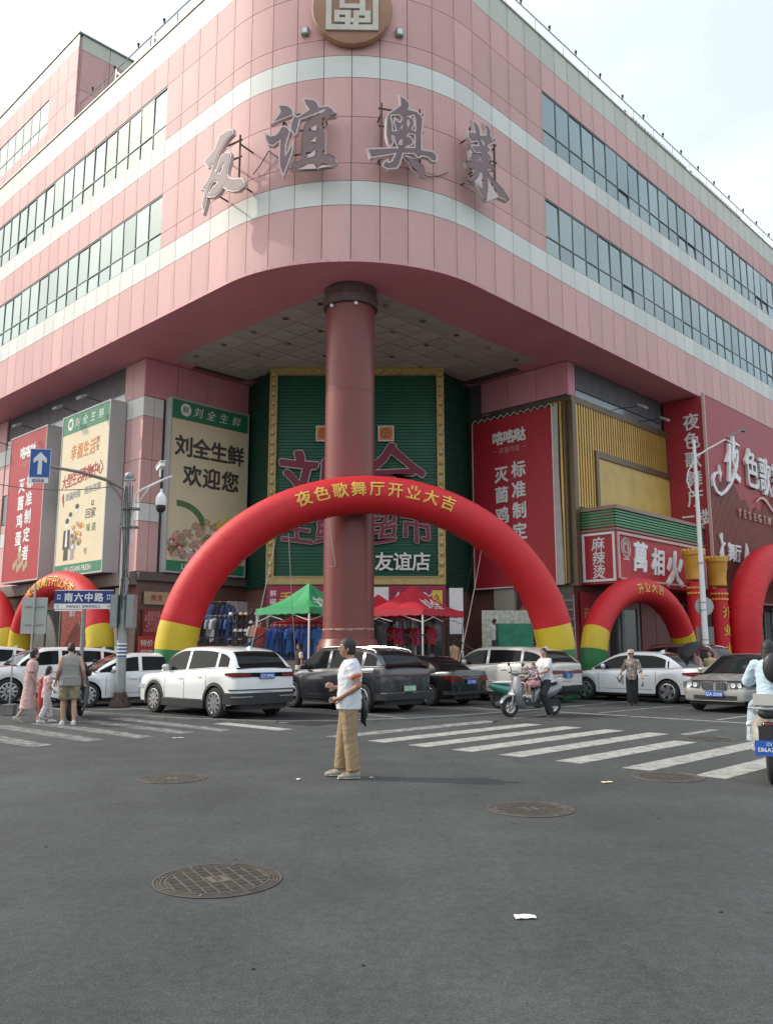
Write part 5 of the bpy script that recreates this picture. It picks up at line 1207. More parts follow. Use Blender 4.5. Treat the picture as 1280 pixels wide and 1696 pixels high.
cols_ = [('pale grey', (.55, .55, .57)), ('white', (.72, .72, .7)), ('pink printed', (.6, .3, .33)), ('black', (.03, .03, .035)), ('light grey striped', (.5, .5, .52)), ('black', (.03, .03, .03)), ('grey', (.3, .3, .32)), ('white', (.7, .7, .7)), ('charcoal', (.06, .06, .07)), ('navy', (.03, .04, .1)), ('blue', (.07, .12, .3))]
for i, (nm, c) in enumerate(cols_):
    garment(-8.1 + i * .19, 33.38 + .02 * (i % 2), 2.9, c, '%s shirt, %s on the white clothes rack beside the cap stand' % (nm, ORDN[i]), .8 + .1 * (i % 3), .40, .9 + .15 * random.random(), (.05, .05, .06) if 'striped' in nm else None)
rack('upper clothes rail with dark jackets behind the white clothes rack', -6.9, 34.3, 1.2, 1.6, 2.35)
for i, (nm, c) in enumerate((('navy', (.04, .06, .16)), ('blue printed', (.08, .15, .35)), ('dark', (.03, .03, .04)), ('navy long', (.03, .05, .13)))):
    garment(-7.5 + i * .36, 34.28, 3.5, c, '%s jacket, %s of those hung high at the back of the clothes stall' % (nm, ORDN[i]), .8, .45, .3)
blues = [('royal blue', (.04, .10, .42)), ('denim blue', (.07, .14, .33)), ('navy', (.02, .04, .14)), ('bright blue', (.05, .2, .5)), ('dark denim', (.03, .06, .16))]
rack('clothes rack with blue garments just behind the blue railing', -3.4, 32.2, 1.2, 2.0, 1.35)
for i in range(9):
    nm, c = blues[i % 5]; garment(-4.25 + i * .21, 32.15, 2.5, c, '%s garment, %s in the row behind the blue railing' % (nm, ORDN[i]), .95, .40, .4 + .2 * (i % 2), (.4, .45, .55) if i % 3 == 1 else None)
garment(-4.75, 32.0, 2.55, (.50, .08, .05), 'red garment draped at the left end of the blue railing', .8, .4, .5)
garment(-5.0, 32.1, 2.6, (.45, .42, .35), 'beige printed garment between the cap stand and the red garment', .7, .4, .2)
for i in range(7):
    c, nm = (((.5, .03, .06), 'red'), ((.55, .05, .15), 'crimson'), ((.1, .02, .03), 'dark red'))[i % 3]
    garment(.45 + i * .23, 34.3, 2.55, c, '%s garment, %s in the row under the red canopy' % (nm, ORDN[i]), .7, .36, .5)
mb = MB(); mb.bx(-.45, .45, -.3, .3, 0, 1.0); mb.bx(-.5, .5, -.35, .35, 1.0, 1.04)
tag(mb.build('display_table', mat('cyan_cloth', (.05, .33, .50), .7), None, (-4.95, 32.6, 1.2), .2, smooth=False), 'small table with a bright cyan cloth under the left corner of the green canopy', 'table')
# cap stand
t = thing('cap_stand', 'wire grid stand full of caps left of the green canopy', 'display stand', (-5.6, 33.3, 1.2))
mb = MB()
for i in range(6): mb.bx(-.62, .62, -.01, .01, .2 + i * .32, .215 + i * .32)
for i in range(8): mb.bx(-.62 + i * .177, -.605 + i * .177, -.012, .012, 0, 2.05)
mb.build('grid', GALV, t, smooth=False)
cp = MB(); cp.ell(0, 0, 0, .085, .09, .065, 10, 6); cp.plate([(-.085, -.02), (.085, -.02), (.07, -.05), (-.07, -.05)], -.17, -.06)
cm = {}
for k, (nm, c) in enumerate((('black', (.03, .03, .03)), ('white', (.7, .7, .68)), ('pink', (.55, .28, .28)), ('grey', (.28, .28, .3)), ('beige', (.5, .42, .3)), ('navy', (.03, .05, .12)))):
    cm[k] = (nm, cp.mesh('cap', mat('cap_' + nm, c, .8)))
for r in range(6):
    for c in range(6):
        nm, me = cm[random.choice([0, 0, 1, 1, 2, 3, 4, 5])]
        o = link('cap', me, None, (-6.1 + c * .2, 33.17, 1.42 + r * .32)); tag(o, '%s cap on the cap stand, %s row, %s column from the left' % (nm, ('bottom', 'second lowest', 'third lowest', 'third highest', 'second highest', 'top')[r], ('first', 'second', 'third', 'fourth', 'fifth', 'last')[c]), 'cap', 'caps on the wire stand')
# green wrapped goods, fire hydrant box etc
mb = MB(); mb.ell(0, 0, .85, .75, .45, .95, 14, 10); mb.v = [(a * (1 + .08 * noise.noise(Vector((a * 3, b * 3, c * 3)))), b, max(0, c + .08 * noise.noise(Vector((a * 4, c * 4, 1))))) for a, b, c in mb.v]
mb = MB(); mb.prism([(-.7, -.45), (.7, -.4), (.68, .4), (-.7, .42)], 0, 1.45)
tag(mb.build('covered_cart', mat('green_tarp', (.02, .20, .11), .5, var=.25, scale=4, bump=.5, bscale=4), None, (5.05, 33.8, 1.2), .1, smooth=False), 'boxy cart wrapped in bright green tarpaulin on the podium, left of the man in white', 'cart')
mb = MB(); mb.bx(-.35, .35, -.3, .3, 0, .9); tag(mb.build('crate_stack', mat('blue_crate', (.03, .05, .12), .5), None, (6.35, 33.9, 1.2), 0, smooth=False), 'dark blue crates on the podium right of the man in white', 'crate')
# rail with bulbs string
cable([(3.35, 31.4, 5.8), (2.95, 31.4, 3.6), (2.7, 31.4, 1.5)], .012, 'string of tiny lights hanging right of the red canopy', BLACK, 'light_string')
# ================================================================== VEHICLES
TYRE = mat('tyre_rubber', (.022, .022, .022), .8); RIM = mat('alloy_rim', (.55, .55, .56), .28, metal=.8); RIMD = mat('rim_dark', (.03, .03, .032), .5)
CGL = mat('car_glass', (.010, .012, .013), .05, spec=.13, var=.1); CHR = mat('chrome', (.7, .7, .7), .15, metal=1.0, var=.02)
TRM = mat('car_trim', (.022, .022, .024), .5); LAMPR = mat('tail_lamp_red', (.13, .007, .010), .12, spec=.8); LAMPC = mat('lamp_clear', (.62, .64, .66), .08, metal=.3)
PLB = mat('plate_blue', (.02, .10, .42), .4); PLG = mat('plate_green', (.25, .48, .30), .4)
_wm = {}
def wheel_meshes(R, sp):
    k = (round(R, 3), sp)
    if k in _wm: return _wm[k]
    w = .22
    ty = MB(); ty.lathe([(R * .66, -w/2), (R * .9, -w/2), (R, -w/2 + .04), (R, w/2 - .04), (R * .9, w/2), (R * .66, w/2), (R * .64, w/2 - .075)], 32, axis='Y')
    rm = MB(); rm.lathe([(R * .67, -w/2 - .004), (R * .70, -w/2 - .006), (R * .70, w/2 + .0), (R * .655, w/2 + .006), (R * .62, w/2 - .05)], 32, axis='Y', cap=False)
    for sgn in (1,):
        for i in range(sp):
            a = 2 * pi * i / sp; c, s_ = cos(a), sin(a)
            for da in (-.10, .10) if sp <= 7 else (0,):
                aa = a + da * (1 if sp <= 7 else 0); c, s_ = cos(aa), sin(aa)
                q = [(.10 * R, -.045), (.66 * R, -.022 - .012 * (sp <= 5)), (.66 * R, .022 + .012 * (sp <= 5)), (.10 * R, .045)]
                pts = [(x * c - z * s_, x * s_ + z * c) for x, z in q]; rm.plate(pts, w/2 - .03, w/2 - .002)
    rm.lathe([(.13 * R, w/2 - .03), (.13 * R, w/2 + .004), (.001, w/2 + .008)], 14, axis='Y')
    dk = MB(); dk.lathe([(R * .65, w/2 - .06), (.001, w/2 - .055)], 24, axis='Y'); dk.lathe([(.34 * R, w/2 - .05), (.34 * R, w/2 - .035), (.001, w/2 - .03)], 18, axis='Y')
    _wm[k] = (ty.mesh('tyre', TYRE), rm.mesh('rim', RIM, ang=30), dk.mesh('brake_disc', RIMD)); return _wm[k]
def lerp_profile(P, x):
    if x <= P[0][0]: return P[0][1]
    for a, b in zip(P[:-1], P[1:]):
        if a[0] <= x <= b[0]:
            u = (x - a[0]) / (b[0] - a[0]); u2 = u * u * (3 - 2 * u) if len(a) > 2 else u; return a[1] + (b[1] - a[1]) * u2
    return P[-1][1]
def smoothp(P, n=4):
    """Catmull-Rom densify of an (x, z) profile"""
    out_ = []
    for i in range(len(P) - 1):
        p0 = P[max(0, i-1)]; p1 = P[i]; p2 = P[i+1]; p3 = P[min(len(P)-1, i+2)]
        for k in range(n):
            t = k / n; f = lambda j: .5 * ((2 * p1[j]) + (-p0[j] + p2[j]) * t + (2*p0[j] - 5*p1[j] + 4*p2[j] - p3[j]) * t*t + (-p0[j] + 3*p1[j] - 3*p2[j] + p3[j]) * t**3)
            out_.append((f(0), f(1)))
    out_.append(P[-1]); return out_
def car(label, pos, head, col, kind='suv', L=4.6, Wd=1.86, H=1.68, wb=2.7, fo=.92, R=.355, glass=CGL, plate=None, sp=5, sc=1.06, tail='bar', lowtrim=None, rails=True, metal=.35, name='parked_car', group='cars parked along the corner', front='plain', origin='rear', z=0.006, badge=None):
    """head = heading angle; pos = ground point under the near rear wheel centre line (car axis computed by caller)"""
    xr = -wb / 2; xf_ = wb / 2; F = xf_ + fo; Rr = F - L
    t = thing(name, label, 'car', (pos[0], pos[1], z), head, group, sc)
    key = 'carpaint_' + ''.join('%02d' % int(c * 99) for c in col); PT = mat(key, col, .28, metal=metal, var=.03, scale=.8, coat=1.0)
    suv = kind == 'suv'
    zb = .26 if not suv else .30
    if suv:
        belt = [(Rr, 1.15), (xr, 1.14), (0, 1.06), (xf_ - .1, 1.0), (F, .92)]
        top = smoothp([(Rr, 1.04), (Rr + .04, 1.13), (Rr + .3, 1.17), (-.3, 1.14), (xf_ - .55, 1.09), (xf_ - .1, 1.05), (F - .35, .97), (F - .06, .82), (F, .66)])
        roof = smoothp([(Rr + .09, 1.13), (Rr + .38, H - .20), (Rr + .66, H - .07), (Rr + 1.3, H), (.1, H + .005), (.5, H - .05), (.85, H - .22), (xf_ - .22, 1.10)], 3)
        pill = [(-.12, -.02), (xr - .02, xr + .07)]; wend = Rr + .62; ws0 = .42; rw1 = Rr + .52
    else:
        belt = [(Rr, .98), (xr, .96), (0, .92), (xf_ - .1, .88), (F, .74)]
        top = smoothp([(Rr, .84), (Rr + .03, 1.00), (Rr + .12, 1.03), (Rr + .6, 1.02), (-.3, .98), (xf_ - .5, .97), (xf_ - .05, .92), (F - .4, .82), (F - .06, .70), (F, .55)])
        roof = smoothp([(Rr + .55, 1.01), (Rr + .95, H - .17), (Rr + 1.35, H - .03), (Rr + 1.8, H), (-.05, H), (.35, H - .06), (.75, H - .24), (xf_ - .22, .97)], 3)
        pill = [(-.15, -.06), (xr - .0, xr + .06)]; wend = Rr + .92; ws0 = .15; rw1 = Rr + 1.25
    hw = Wd / 2
    def halfw(x):
        w = hw * (1 - .035 * (abs(x) / (L / 2)) ** 2)
        de = min(x - Rr, F - x); r = .32 if x > 0 else .22
        if de < r: w -= (r - sqrt(max(0, r * r - (r - de) ** 2))) * (.62 if x > 0 else .45)
        return w
    Ra = R + .05
    xs = set([Rr, Rr + .015, Rr + .05, Rr + .11, Rr + .2, F, F - .015, F - .06, F - .13, F - .24, F - .36])
    for xw in (xr, xf_):
        for k in range(13): xs.add(round(xw - Ra * cos(pi * k / 12), 4))
        xs.add(xw - Ra - .012); xs.add(xw + Ra + .012)
    x = Rr
    while x < F: xs.add(round(x, 3)); x += .2
    xs = sorted(a for a in xs if Rr <= a <= F)
    xs = [a for i, a in enumerate(xs) if i == 0 or a - xs[i-1] > .006]
    def zbot(x):
        z0 = zb + (.10 * max(0, 1 - (x - Rr) / .25) if x < Rr + .25 else 0) + (.06 * max(0, 1 - (F - x) / .25) if F - x < .25 else 0)
        for xw in (xr, xf_):
            d = abs(x - xw)
            if d < Ra: z0 = max(z0, R + sqrt(Ra * Ra - d * d))
        return z0
    def sect(x):
        w = halfw(x); z0 = zbot(x); zs = lerp_profile(belt, x); zt = lerp_profile(top, x); zs = min(zs, zt - .015); z0 = min(z0, zs - .1)
        return [(w * .975, z0), (w * .99, z0 + .3 * (zs - z0) ), (w, z0 + .55 * (zs - z0)), (w * .985, z0 + .8 * (zs - z0)), (w * .965, zs - .03), (w * .93, zs + .3 * (zt - zs)), (w * .80, zt - .012), (w * .45, zt + .008), (0, zt + .014)]
    body = MB(); vs = []; n = 17
    for x in xs:
        q = sect(x); row = [(x, -y, z_) for y, z_ in q] + [(x, y, z_) for y, z_ in reversed(q[:-1])]; vs += row
    m_ = len(row)
    fs = [(i*m_+j, (i+1)*m_+j, (i+1)*m_+j+1, i*m_+j+1) for i in range(len(xs)-1) for j in range(m_-1)]
    fs += [tuple(range(m_)), tuple((len(xs)-1)*m_ + j for j in range(m_-1, -1, -1))]
    body.add(vs, fs); body.build('body', PT, t, ang=32)
    # underbody
    ub = MB(); ub.bx(Rr + .12, F - .15, -hw + .27, hw - .27, .20, .80); ub.bx(xr + Ra + .03, xf_ - Ra - .03, -hw + .06, hw - .06, .20, zb + .1); ub.build('underbody', TRM, t, smooth=False)
    # greenhouse
    wbt = hw * .925; tum = .34 if suv else .36
    def gs(x):
        zs = lerp_profile(belt, x) + .03; zr = max(lerp_profile(sorted(roof), x), zs + .004); hgt = zr - zs
        w0 = min(wbt, halfw(x) * .93); wr = w0 - hgt * tum
        e = min(.10, hgt * .3)
        return [(w0, zs - .06), (w0 - .015, zs + .02), (w0 - (hgt - e) * tum * .92, zr - e), (wr * .985, zr - e * .45), (wr * .86, zr - .012 * min(1, hgt * 3)), (wr * .4, zr + .006), (0, zr + .010)], hgt
    gx = set(a for a, b in roof)
    for a, b in pill: gx.add(a); gx.add(b)
    gx |= {wend, ws0, rw1}; gx = sorted(gx); gx = [a for i, a in enumerate(gx) if i == 0 or a - gx[i-1] > .008]
    G = MB(); SW = MB(); WS = MB(); RW = MB(); vs = []; hg = []
    for x in gx:
        q, hh = gs(x); hg.append(hh); vs += [(x, -y, z_) for y, z_ in q] + [(x, y, z_) for y, z_ in reversed(q[:-1])]
    m_ = 13
    for i in range(len(gx) - 1):
        xm = (gx[i] + gx[i+1]) / 2
        for j in range(12):
            jj = j if j < 6 else 11 - j   # 0 below belt,1 side glass,2 rail,3 rail top,4 roof,5 roof centre
            f = tuple(vs[k] for k in (i*m_+j, (i+1)*m_+j, (i+1)*m_+j+1, i*m_+j+1))
            dst = G
            if jj == 1 and min(hg[i], hg[i+1]) > .10 and xm > (wend if True else 0) - (.28 if suv else .0) and not any(a - .005 <= xm <= b + .005 for a, b in pill): dst = SW
            if jj >= 4 and xm > ws0: dst = WS
            if jj >= 4 and xm < rw1: dst = RW
            if jj == 3 and (xm > ws0 + .03 or xm < rw1 - .03) and False: dst = G
            dst.add(f, [(0, 1, 2, 3)])
    for mbx, nm, mm in ((G, 'roof', PT), (SW, 'side_window', glass), (WS, 'windshield', glass), (RW, 'rear_window', glass)):
        if mbx.v:
            me = mbx.mesh(nm, mm); bmx = __import__('bmesh').new(); bmx.from_mesh(me); __import__('bmesh').ops.remove_doubles(bmx, verts=bmx.verts, dist=.0008); bmx.to_mesh(me); bmx.free(); me.polygons.foreach_set('use_smooth', [True] * len(me.polygons)); me.set_sharp_from_angle(angle=radians(38)); link(nm, me, t)
    # chrome line along window bottom and pillars
    ln = MB()
    for s in (-1, 1):
        ln.tube([(x, s * (gs(x)[0][1][0] + .004), gs(x)[0][1][1] - .02) for x in gx if gs(x)[1] > .05], .010, 5)
    ln.build('window_trim', CHR, t)
    if rails and suv:
        for s in (-1, 1):
            mb = MB(); P = [(x, s * (gs(x)[0][3][0] * .96), gs(x)[0][3][1] + .055) for x in [Rr + .6 + k * .2 for k in range(12)]]; P = [(P[0][0] - .08, P[0][1], P[0][2] - .06)] + P + [(P[-1][0] + .08, P[-1][1], P[-1][2] - .06)]
            mb.tube(P, .018, 6); mb.build('roof_rail', CHR if metal > .3 else TRM, t)
    # shark fin
    mb = MB(); x0 = Rr + (.75 if suv else 1.5); mb.plate([(x0 - .08, 0), (x0 + .12, 0), (x0 - .04, .07), (x0 - .09, .07)], -.015, .015); mb.xf(Matrix.Translation((0, 0, lerp_profile(sorted(roof), x0)))); mb.build('antenna', PT, t, smooth=False)
    # seams + handles
    sm = MB()
    def side_y(x, z_):
        q = sect(x)
        for a, b in zip(q[:-1], q[1:]):
            if a[1] <= z_ <= b[1]: return a[0] + (b[0] - a[0]) * (z_ - a[1]) / (b[1] - a[1])
        return q[2][0]
    for s in (-1, 1):
        for xx in (xf_ - Ra - .10, -.06, xr + .35):
            zz = [zb + .06 + k * .1 for k in range(int((lerp_profile(belt, xx) - zb - .08) / .1) + 1)]
            xo = lambda z_: xx + (.0 if xx != xr + .35 else (-.12 if z_ > .75 else 0.0))
            sm.tube([(xx, s * (side_y(xx, z_) + .001), z_) for z_ in zz], .006, 4)
        sm.tube([(x, s * (side_y(x, zb + .12) + .001), zb + .12) for x in [xr + Ra + .1 + k * .2 for k in range(int((wb - 2*Ra - .2) / .2) + 1)]], .005, 4)
    # rear hatch seam
    sm.tube([(Rr - .002 + .015 * abs(y_) , y_ * hw * .82, .62) for y_ in (-1, -.5, 0, .5, 1)], .006, 4)
    sm.build('door_seam', TRM, t)
    for s in (-1, 1):
        for xx in (.42 if wb > 2.5 else .35, -.62):
            zz = lerp_profile(belt, xx) - .14; mb = MB(); mb.ell(0, 0, 0, .11, .022, .018, 10, 6); mb.build('door_handle', CHR if badge == 'chrome' else PT, t, (xx - .32 if xx > 0 else xx - .1, s * (side_y(xx, zz) + .012), zz))
        # mirror
        mb = MB(); xm = xf_ - .62 if suv else xf_ - .68; zz = lerp_profile(belt, xm) + .10
        mb.ell(0, s * .11, .045, .06, .115, .072, 12, 8); mb.box(.02, s * .02, -.02, .06, .10, .03, s * .2); mb.build('mirror', PT if kind != 'suvd' else TRM, t, (xm, s * (hw * .92), zz))
    # lower cladding / arch trims
    if lowtrim:
        for s in (-1, 1):
            for xw in (xr, xf_):
                mb = MB(); n = 16; o_ = []; i_ = []
                for k in range(n + 1):
                    a = -.35 + (pi + .7) * k / n; o_.append((xw - (Ra + .065) * cos(a), R + (Ra + .065) * sin(a))); i_.append((xw - (Ra - .01) * cos(a), R + (Ra - .01) * sin(a)))
                vs = []
                for (ox, oz), (ix, iz) in zip(o_, i_):
                    y1 = min(side_y(min(max(ox, Rr + .03), F - .03), max(oz, zb + .02)), hw); vs += [(ox, s * (y1 + .012), max(.22, oz)), (ix, s * (y1 + .02), max(.22, iz)), (ix, s * (y1 - .08), max(.22, iz))]
                fs = []
                for k in range(n): fs += [(3*k, 3*k+3, 3*k+4, 3*k+1), (3*k+1, 3*k+4, 3*k+5, 3*k+2)]
                mb.add(vs, fs); mb.build('arch_trim', TRM, t)
            mb = MB(); mb.bx(xr + Ra, xf_ - Ra, s * (hw - .02), s * (hw + .012) , .22, .40); mb.build('sill_trim', TRM, t, smooth=False)
            mb = MB(); mb.bx(xr + Ra + .06, xf_ - Ra - .06, s * (hw + .010), s * (hw + .018), .40, .418); mb.build('sill_chrome', CHR, t, smooth=False)
    # rear bumper, lamps
    def wrap(z0, z1, xin, off, m, nm, ysplit=0.0, x_side=.32, s_only=None):
        """strip that hugs the rear corner from y=ysplit*hw out to the flank"""
        for s in ((-1, 1) if s_only is None else (s_only,)):
            mb = MB(); pts = []
            for k in range(7):
                yy = hw * (ysplit + (.895 - ysplit) * k / 6); pts.append((Rr - off + .006 * (yy / hw) ** 2, yy))
            for k in range(6):
                xx = Rr + .02 + (x_side) * (k + .0) / 5; pts.append((xx, halfw(max(xx, Rr + .02)) + off))
            pts = [(a, min(b, hw + off)) for a, b in pts]
            tp = nm == 'tail_lamp'
            zl = [z0 + (z1 - z0) * (.45 * max(0, (i - 8) / 4) if tp else 0) + (.0 if not tp else .0) for i in range(len(pts))]; zh = [z1 - (z1 - z0) * (.18 * max(0, (i - 8) / 4) + .25 * max(0, 1 - i / 4) if tp else 0) for i in range(len(pts))]
            vs = [(a, s * b, zl[i]) for i, (a, b) in enumerate(pts)] + [(a, s * b, zh[i]) for i, (a, b) in enumerate(pts)] + [(a + .05, s * max(0, b - .05), zl[i]) for i, (a, b) in enumerate(pts)] + [(a + .05, s * max(0, b - .05), zh[i]) for i, (a, b) in enumerate(pts)]; k = len(pts)
            fs = []
            for i in range(k - 1): fs += [(i, i+1, k+i+1, k+i), (k+i, k+i+1, 3*k+i+1, 3*k+i), (2*k+i, 2*k+i+1, i+1, i)]
            fs += [(0, k, 3*k, 2*k), (k-1, 3*k-1, 4*k-1, 2*k-1)]
            mb.add(vs, fs); mb.build(nm, m, t, ang=30)
    if suv:
        if lowtrim: wrap(.34, .60, .1, .02, TRM, 'rear_bumper', 0, .42); wrap(.66, .685, .1, .03, TRM, 'bumper_line', 0, .2); wrap(.50, .525, .1, .035, CHR, 'bumper_chrome', .45, .12)
        else: wrap(.34, .50, .1, .018, TRM, 'rear_bumper', 0, .3); wrap(.505, .525, .1, .022, CHR, 'bumper_chrome', .2, .12)
        if tail == 'bar': wrap(.96, 1.07, .1, .022, LAMPR, 'tail_lamp', .50, .36); wrap(.965, 1.065, .1, .016, CGL, 'light_bar', 0, .02)
        elif tail == 'thin': wrap(.93, .985, .1, .018, mat('smoked_lamp', (.10, .06, .065), .1), 'tail_lamp', 0, .38)
        else: wrap(.84, .95, .1, .02, LAMPR, 'tail_lamp', .05, .40); wrap(.79, .80, .1, .02, CHR, 'lamp_chrome', .0, .3)
        pz_ = .80 if tail != 'bar' else .99
        if tail == 'thin': pz_ = .62
    else:
        wrap(.34, .44, .1, .015, TRM, 'rear_bumper', 0, .3)
        if tail == 'swept': wrap(.76, .90, .1, .02, LAMPR, 'tail_lamp', .35, .46); wrap(.70, .71, .1, .02, CHR, 'lamp_chrome', 0, .05)
        else: wrap(.72, .88, .1, .02, LAMPR, 'tail_lamp', .50, .25)
        mb = MB(); mb.bx(Rr - .02, Rr + .02, -hw * .48, hw * .48, .80, .825); mb.build('trunk_chrome', CHR, t, smooth=False)
        pz_ = .70
    if plate:
        txt, pm = plate; mb = MB(); mb.bx(-.02, 0, -.22, .22, -.07, .07); mb.build('number_plate', pm, t, (Rr - .026, 0, pz_), smooth=False)
        mb = MB(); put(mb, txt, 0, 0, .105, y=-.0, t=.005, off=.01, sx=.92); mb.xf(Matrix.Rotation(-pi/2, 4, 'Z')); mb.build('plate_number', LETW, t, (Rr - .0465, 0, pz_), smooth=False)
    # front
    def wrapf(z0, z1, off, m, nm, y0, y1, x_side=0.0):
        for s in (-1, 1):
            mb = MB(); pts = []
            for k in range(7):
                yy = hw * (y0 + (y1 - y0) * k / 6); pts.append((F + off - .24 * max(0, (yy / hw - .35)) ** 2, yy))
            if x_side:
                for k in range(4): xx = F - .12 - x_side * k / 3; pts.append((xx, halfw(xx) + off))
            vs = [(a, s * b, z0) for a, b in pts] + [(a, s * b, z1) for a, b in pts] + [(a - .09, s * max(0, b - .04), z0) for a, b in pts] + [(a - .09, s * max(0, b - .04), z1) for a, b in pts]; k = len(pts); fs = []
            for i in range(k - 1): fs += [(i, i+1, k+i+1, k+i), (k+i, k+i+1, 3*k+i+1, 3*k+i), (2*k+i, 2*k+i+1, i+1, i)]
            fs += [(0, k, 3*k, 2*k), (k-1, 3*k-1, 4*k-1, 2*k-1)]; mb.add(vs, fs); mb.build(nm, m, t, ang=30)
    if front == 'kidney':
        wrapf(.60, .76, .012, mat('headlamp_smoked', (.20, .21, .22), .08, metal=.3), 'headlamp', .42, .92, .22)
        for s in (-1, 1):
            for yy in (.53, .70):
                mb = MB(); mb.lathe([(.055, 0), (.058, .02), (.045, .022), (.043, .004)], 18, axis='X'); mb.build('lamp_ring', WHITE, t, (F + .02 - .24 * (yy - .35) ** 2, s * hw * yy, .685))
            mb = MB(); q = [(.03, .56), (.28, .56), (.33, .62), (.31, .74), (.27, .765), (.04, .765)]
            q = [(s * a, b) for a, b in q]; M = Matrix.Rotation(pi/2, 4, 'Z')
            mb.plate(q if s > 0 else q[::-1], -.035, .06, 0)
            q2 = [(s * (.165 + (abs(a) - .165) * 1.10), .665 + (b - .665) * 1.12) for a, b in [(abs(a), b) for a, b in q]]; mb.plate(q2 if s > 0 else q2, -.025, .06, 1)
            for k in range(9): mb.bx(s * (.05 + k * .027) - .004, s * (.05 + k * .027) + .004, -.045, -.02, .57, .76, 1)
            mb.xf(M); mb.build('kidney_grille', [TRM, CHR], t, (F - .01, 0, 0), smooth=False)
        wrapf(.33, .43, .016, TRM, 'lower_intake', 0, .62); wrapf(.29, .31, .02, PT, 'chin', 0, .8)
        mb = MB(); mb.bx(0, .02, -.22, .22, -.07, .07); mb.build('number_plate', PLB, t, (F + .035, 0, .47), smooth=False)
        mb = MB(); put(mb, '辽A 25058', 0, 0, .105, y=-.0, t=.005, off=.01, sx=.9); mb.xf(Matrix.Rotation(pi/2, 4, 'Z')); mb.build('plate_number', LETW, t, (F + .0555, 0, .47), smooth=False)
        mb = MB(); mb.lathe([(.04, 0), (.035, .01), (.001, .012)], 16); mb.build('badge', [mat('badge_blue', (.05, .15, .4), .3)], t, (F - .13, 0, .83))
        for s in (-1, 1): mb = MB(); mb.tube([(F - .2, s * .35, .88), (.8, s * .5, 1.0)], .012, 5); mb.build('bonnet_crease', PT, t)
    else:
        wrapf(.62, .72, .012, LAMPC, 'headlamp', .50, .95, .30); wrapf(.36, .56, .010, TRM, 'front_grille', 0, .5)
    # wheels
    me = wheel_meshes(R, sp)
    for xw in (xr, xf_):
        for s in (-1, 1):
            wo = bpy.data.objects.new('wheel', me[0]); C.objects.link(wo); wo.parent = t; wo.location = (xw, s * (hw - .125), R); wo.rotation_euler = (0, random.uniform(0, 6) if s > 0 else random.uniform(0, 6), 0 if s > 0 else pi)
            for m2, nm in ((me[1], 'rim'), (me[2], 'brake_disc')): q = bpy.data.objects.new(nm, m2); C.objects.link(q); q.parent = wo
    return t
HL = atan2(dL.y, dL.x)      # heading along the left street, away
HRb = atan2(-dR.y, -dR.x)   # heading back along the right street, towards us
def car_at(rear_near, head, L, Wd, wb, fo, sc=1.06, side=1):
    """centre for car() from the ground point of the rear wheel nearest to us; side=1: that wheel is on the car's left"""
    d = Vector((cos(head), sin(head))); nrm = Vector((-d.y, d.x)) * side
    c = Vector(rear_near) + d * (wb / 2 * sc) - nrm * ((Wd / 2 - .02) * sc); return (c.x, c.y)
WHT = (.74, .75, .75)
def k_(Y, px): return ((px - 640) / 1408 * Y, Y)
car('white compact SUV with black lower cladding, rear light bar and blue plate, left of centre', car_at(k_(20.7, 357), HL, 4.4, 1.86, 2.68, .9, 1.02), HL, WHT, 'suv', 4.4, 1.86, 1.67, 2.68, .9, .36, sc=1.02, plate=('辽E·2996L', PLB), sp=10, tail='bar', lowtrim=True, metal=.0, rails=False)
car('dark grey SUV with green plate, behind the standing man', car_at(k_(22.5, 598), HL, 4.6, 1.86, 2.82, .92, 1.01), HL, (.045, .048, .056), 'suv', 4.6, 1.86, 1.67, 2.82, .92, .37, sc=1.01, plate=('辽E F1826', PLG), sp=5, tail='thin', metal=.5)
car('black sedan with a red boot decal, right of the dark grey SUV', car_at(k_(25.2, 709), HL, 4.35, 1.74, 2.6, .85, 1.0), HL, (.012, .012, .014), 'sedan', 4.35, 1.74, 1.46, 2.6, .85, .315, plate=('辽E 70K5', PLB), sp=7, sc=1.0, metal=.2)
cG = car_at((RL(21.95, 15.4).x, RL(21.95, 15.4).y), HL, 4.6, 1.86, 2.7, .92)
car('champagne white crossover with wide red tail lamp, behind the man and child on the scooter', cG, HL, (.64, .62, .56), 'suv', 4.6, 1.86, 1.62, 2.7, .92, .36, sp=5, tail='wide', metal=.1, rails=False, plate=('辽E', PLB))
car('white sedan with swept red lamp behind the woman in the hat', car_at(k_(26.3, 1101), HL, 4.62, 1.78, 2.7, .95), HL, WHT, 'sedan', 4.62, 1.78, 1.47, 2.7, .95, .33, sp=5, tail='swept', metal=.0)
car('black sedan whose dark roof shows behind the white sedan', tuple(RL(28.1, 14.85).xy), HL, (.02, .02, .025), 'sedan', 4.2, 1.72, 1.46, 2.6, .85, .32, sc=1.0)
car('maroon SUV showing its roof and rear window behind the white sedan', tuple(RL(30.5, 14.5).xy), HL, (.16, .03, .045), 'suv', 4.5, 1.84, 1.80, 2.7, .9, .36, sc=1.0, tail='wide', metal=.4)
# silver-olive sedan facing us
d = -dR; fc = Vector((8.62, 22.55)); cK = fc - d.xy * ((4.88 / 2) * 1.04)
d2 = Vector((cos(HRb), sin(HRb))); wbK = 2.97; FK = wbK / 2 + .83
cK = fc - d2 * FK * 1.03
car('grey-beige executive sedan facing us with twin kidney grille and blue plate', (cK.x, cK.y), HRb, (.34, .335, .31), 'sedan', 4.9, 1.86, 1.47, wbK, .83, .34, sc=1.03, metal=.3, front='kidney', sp=10, name='parked_car')
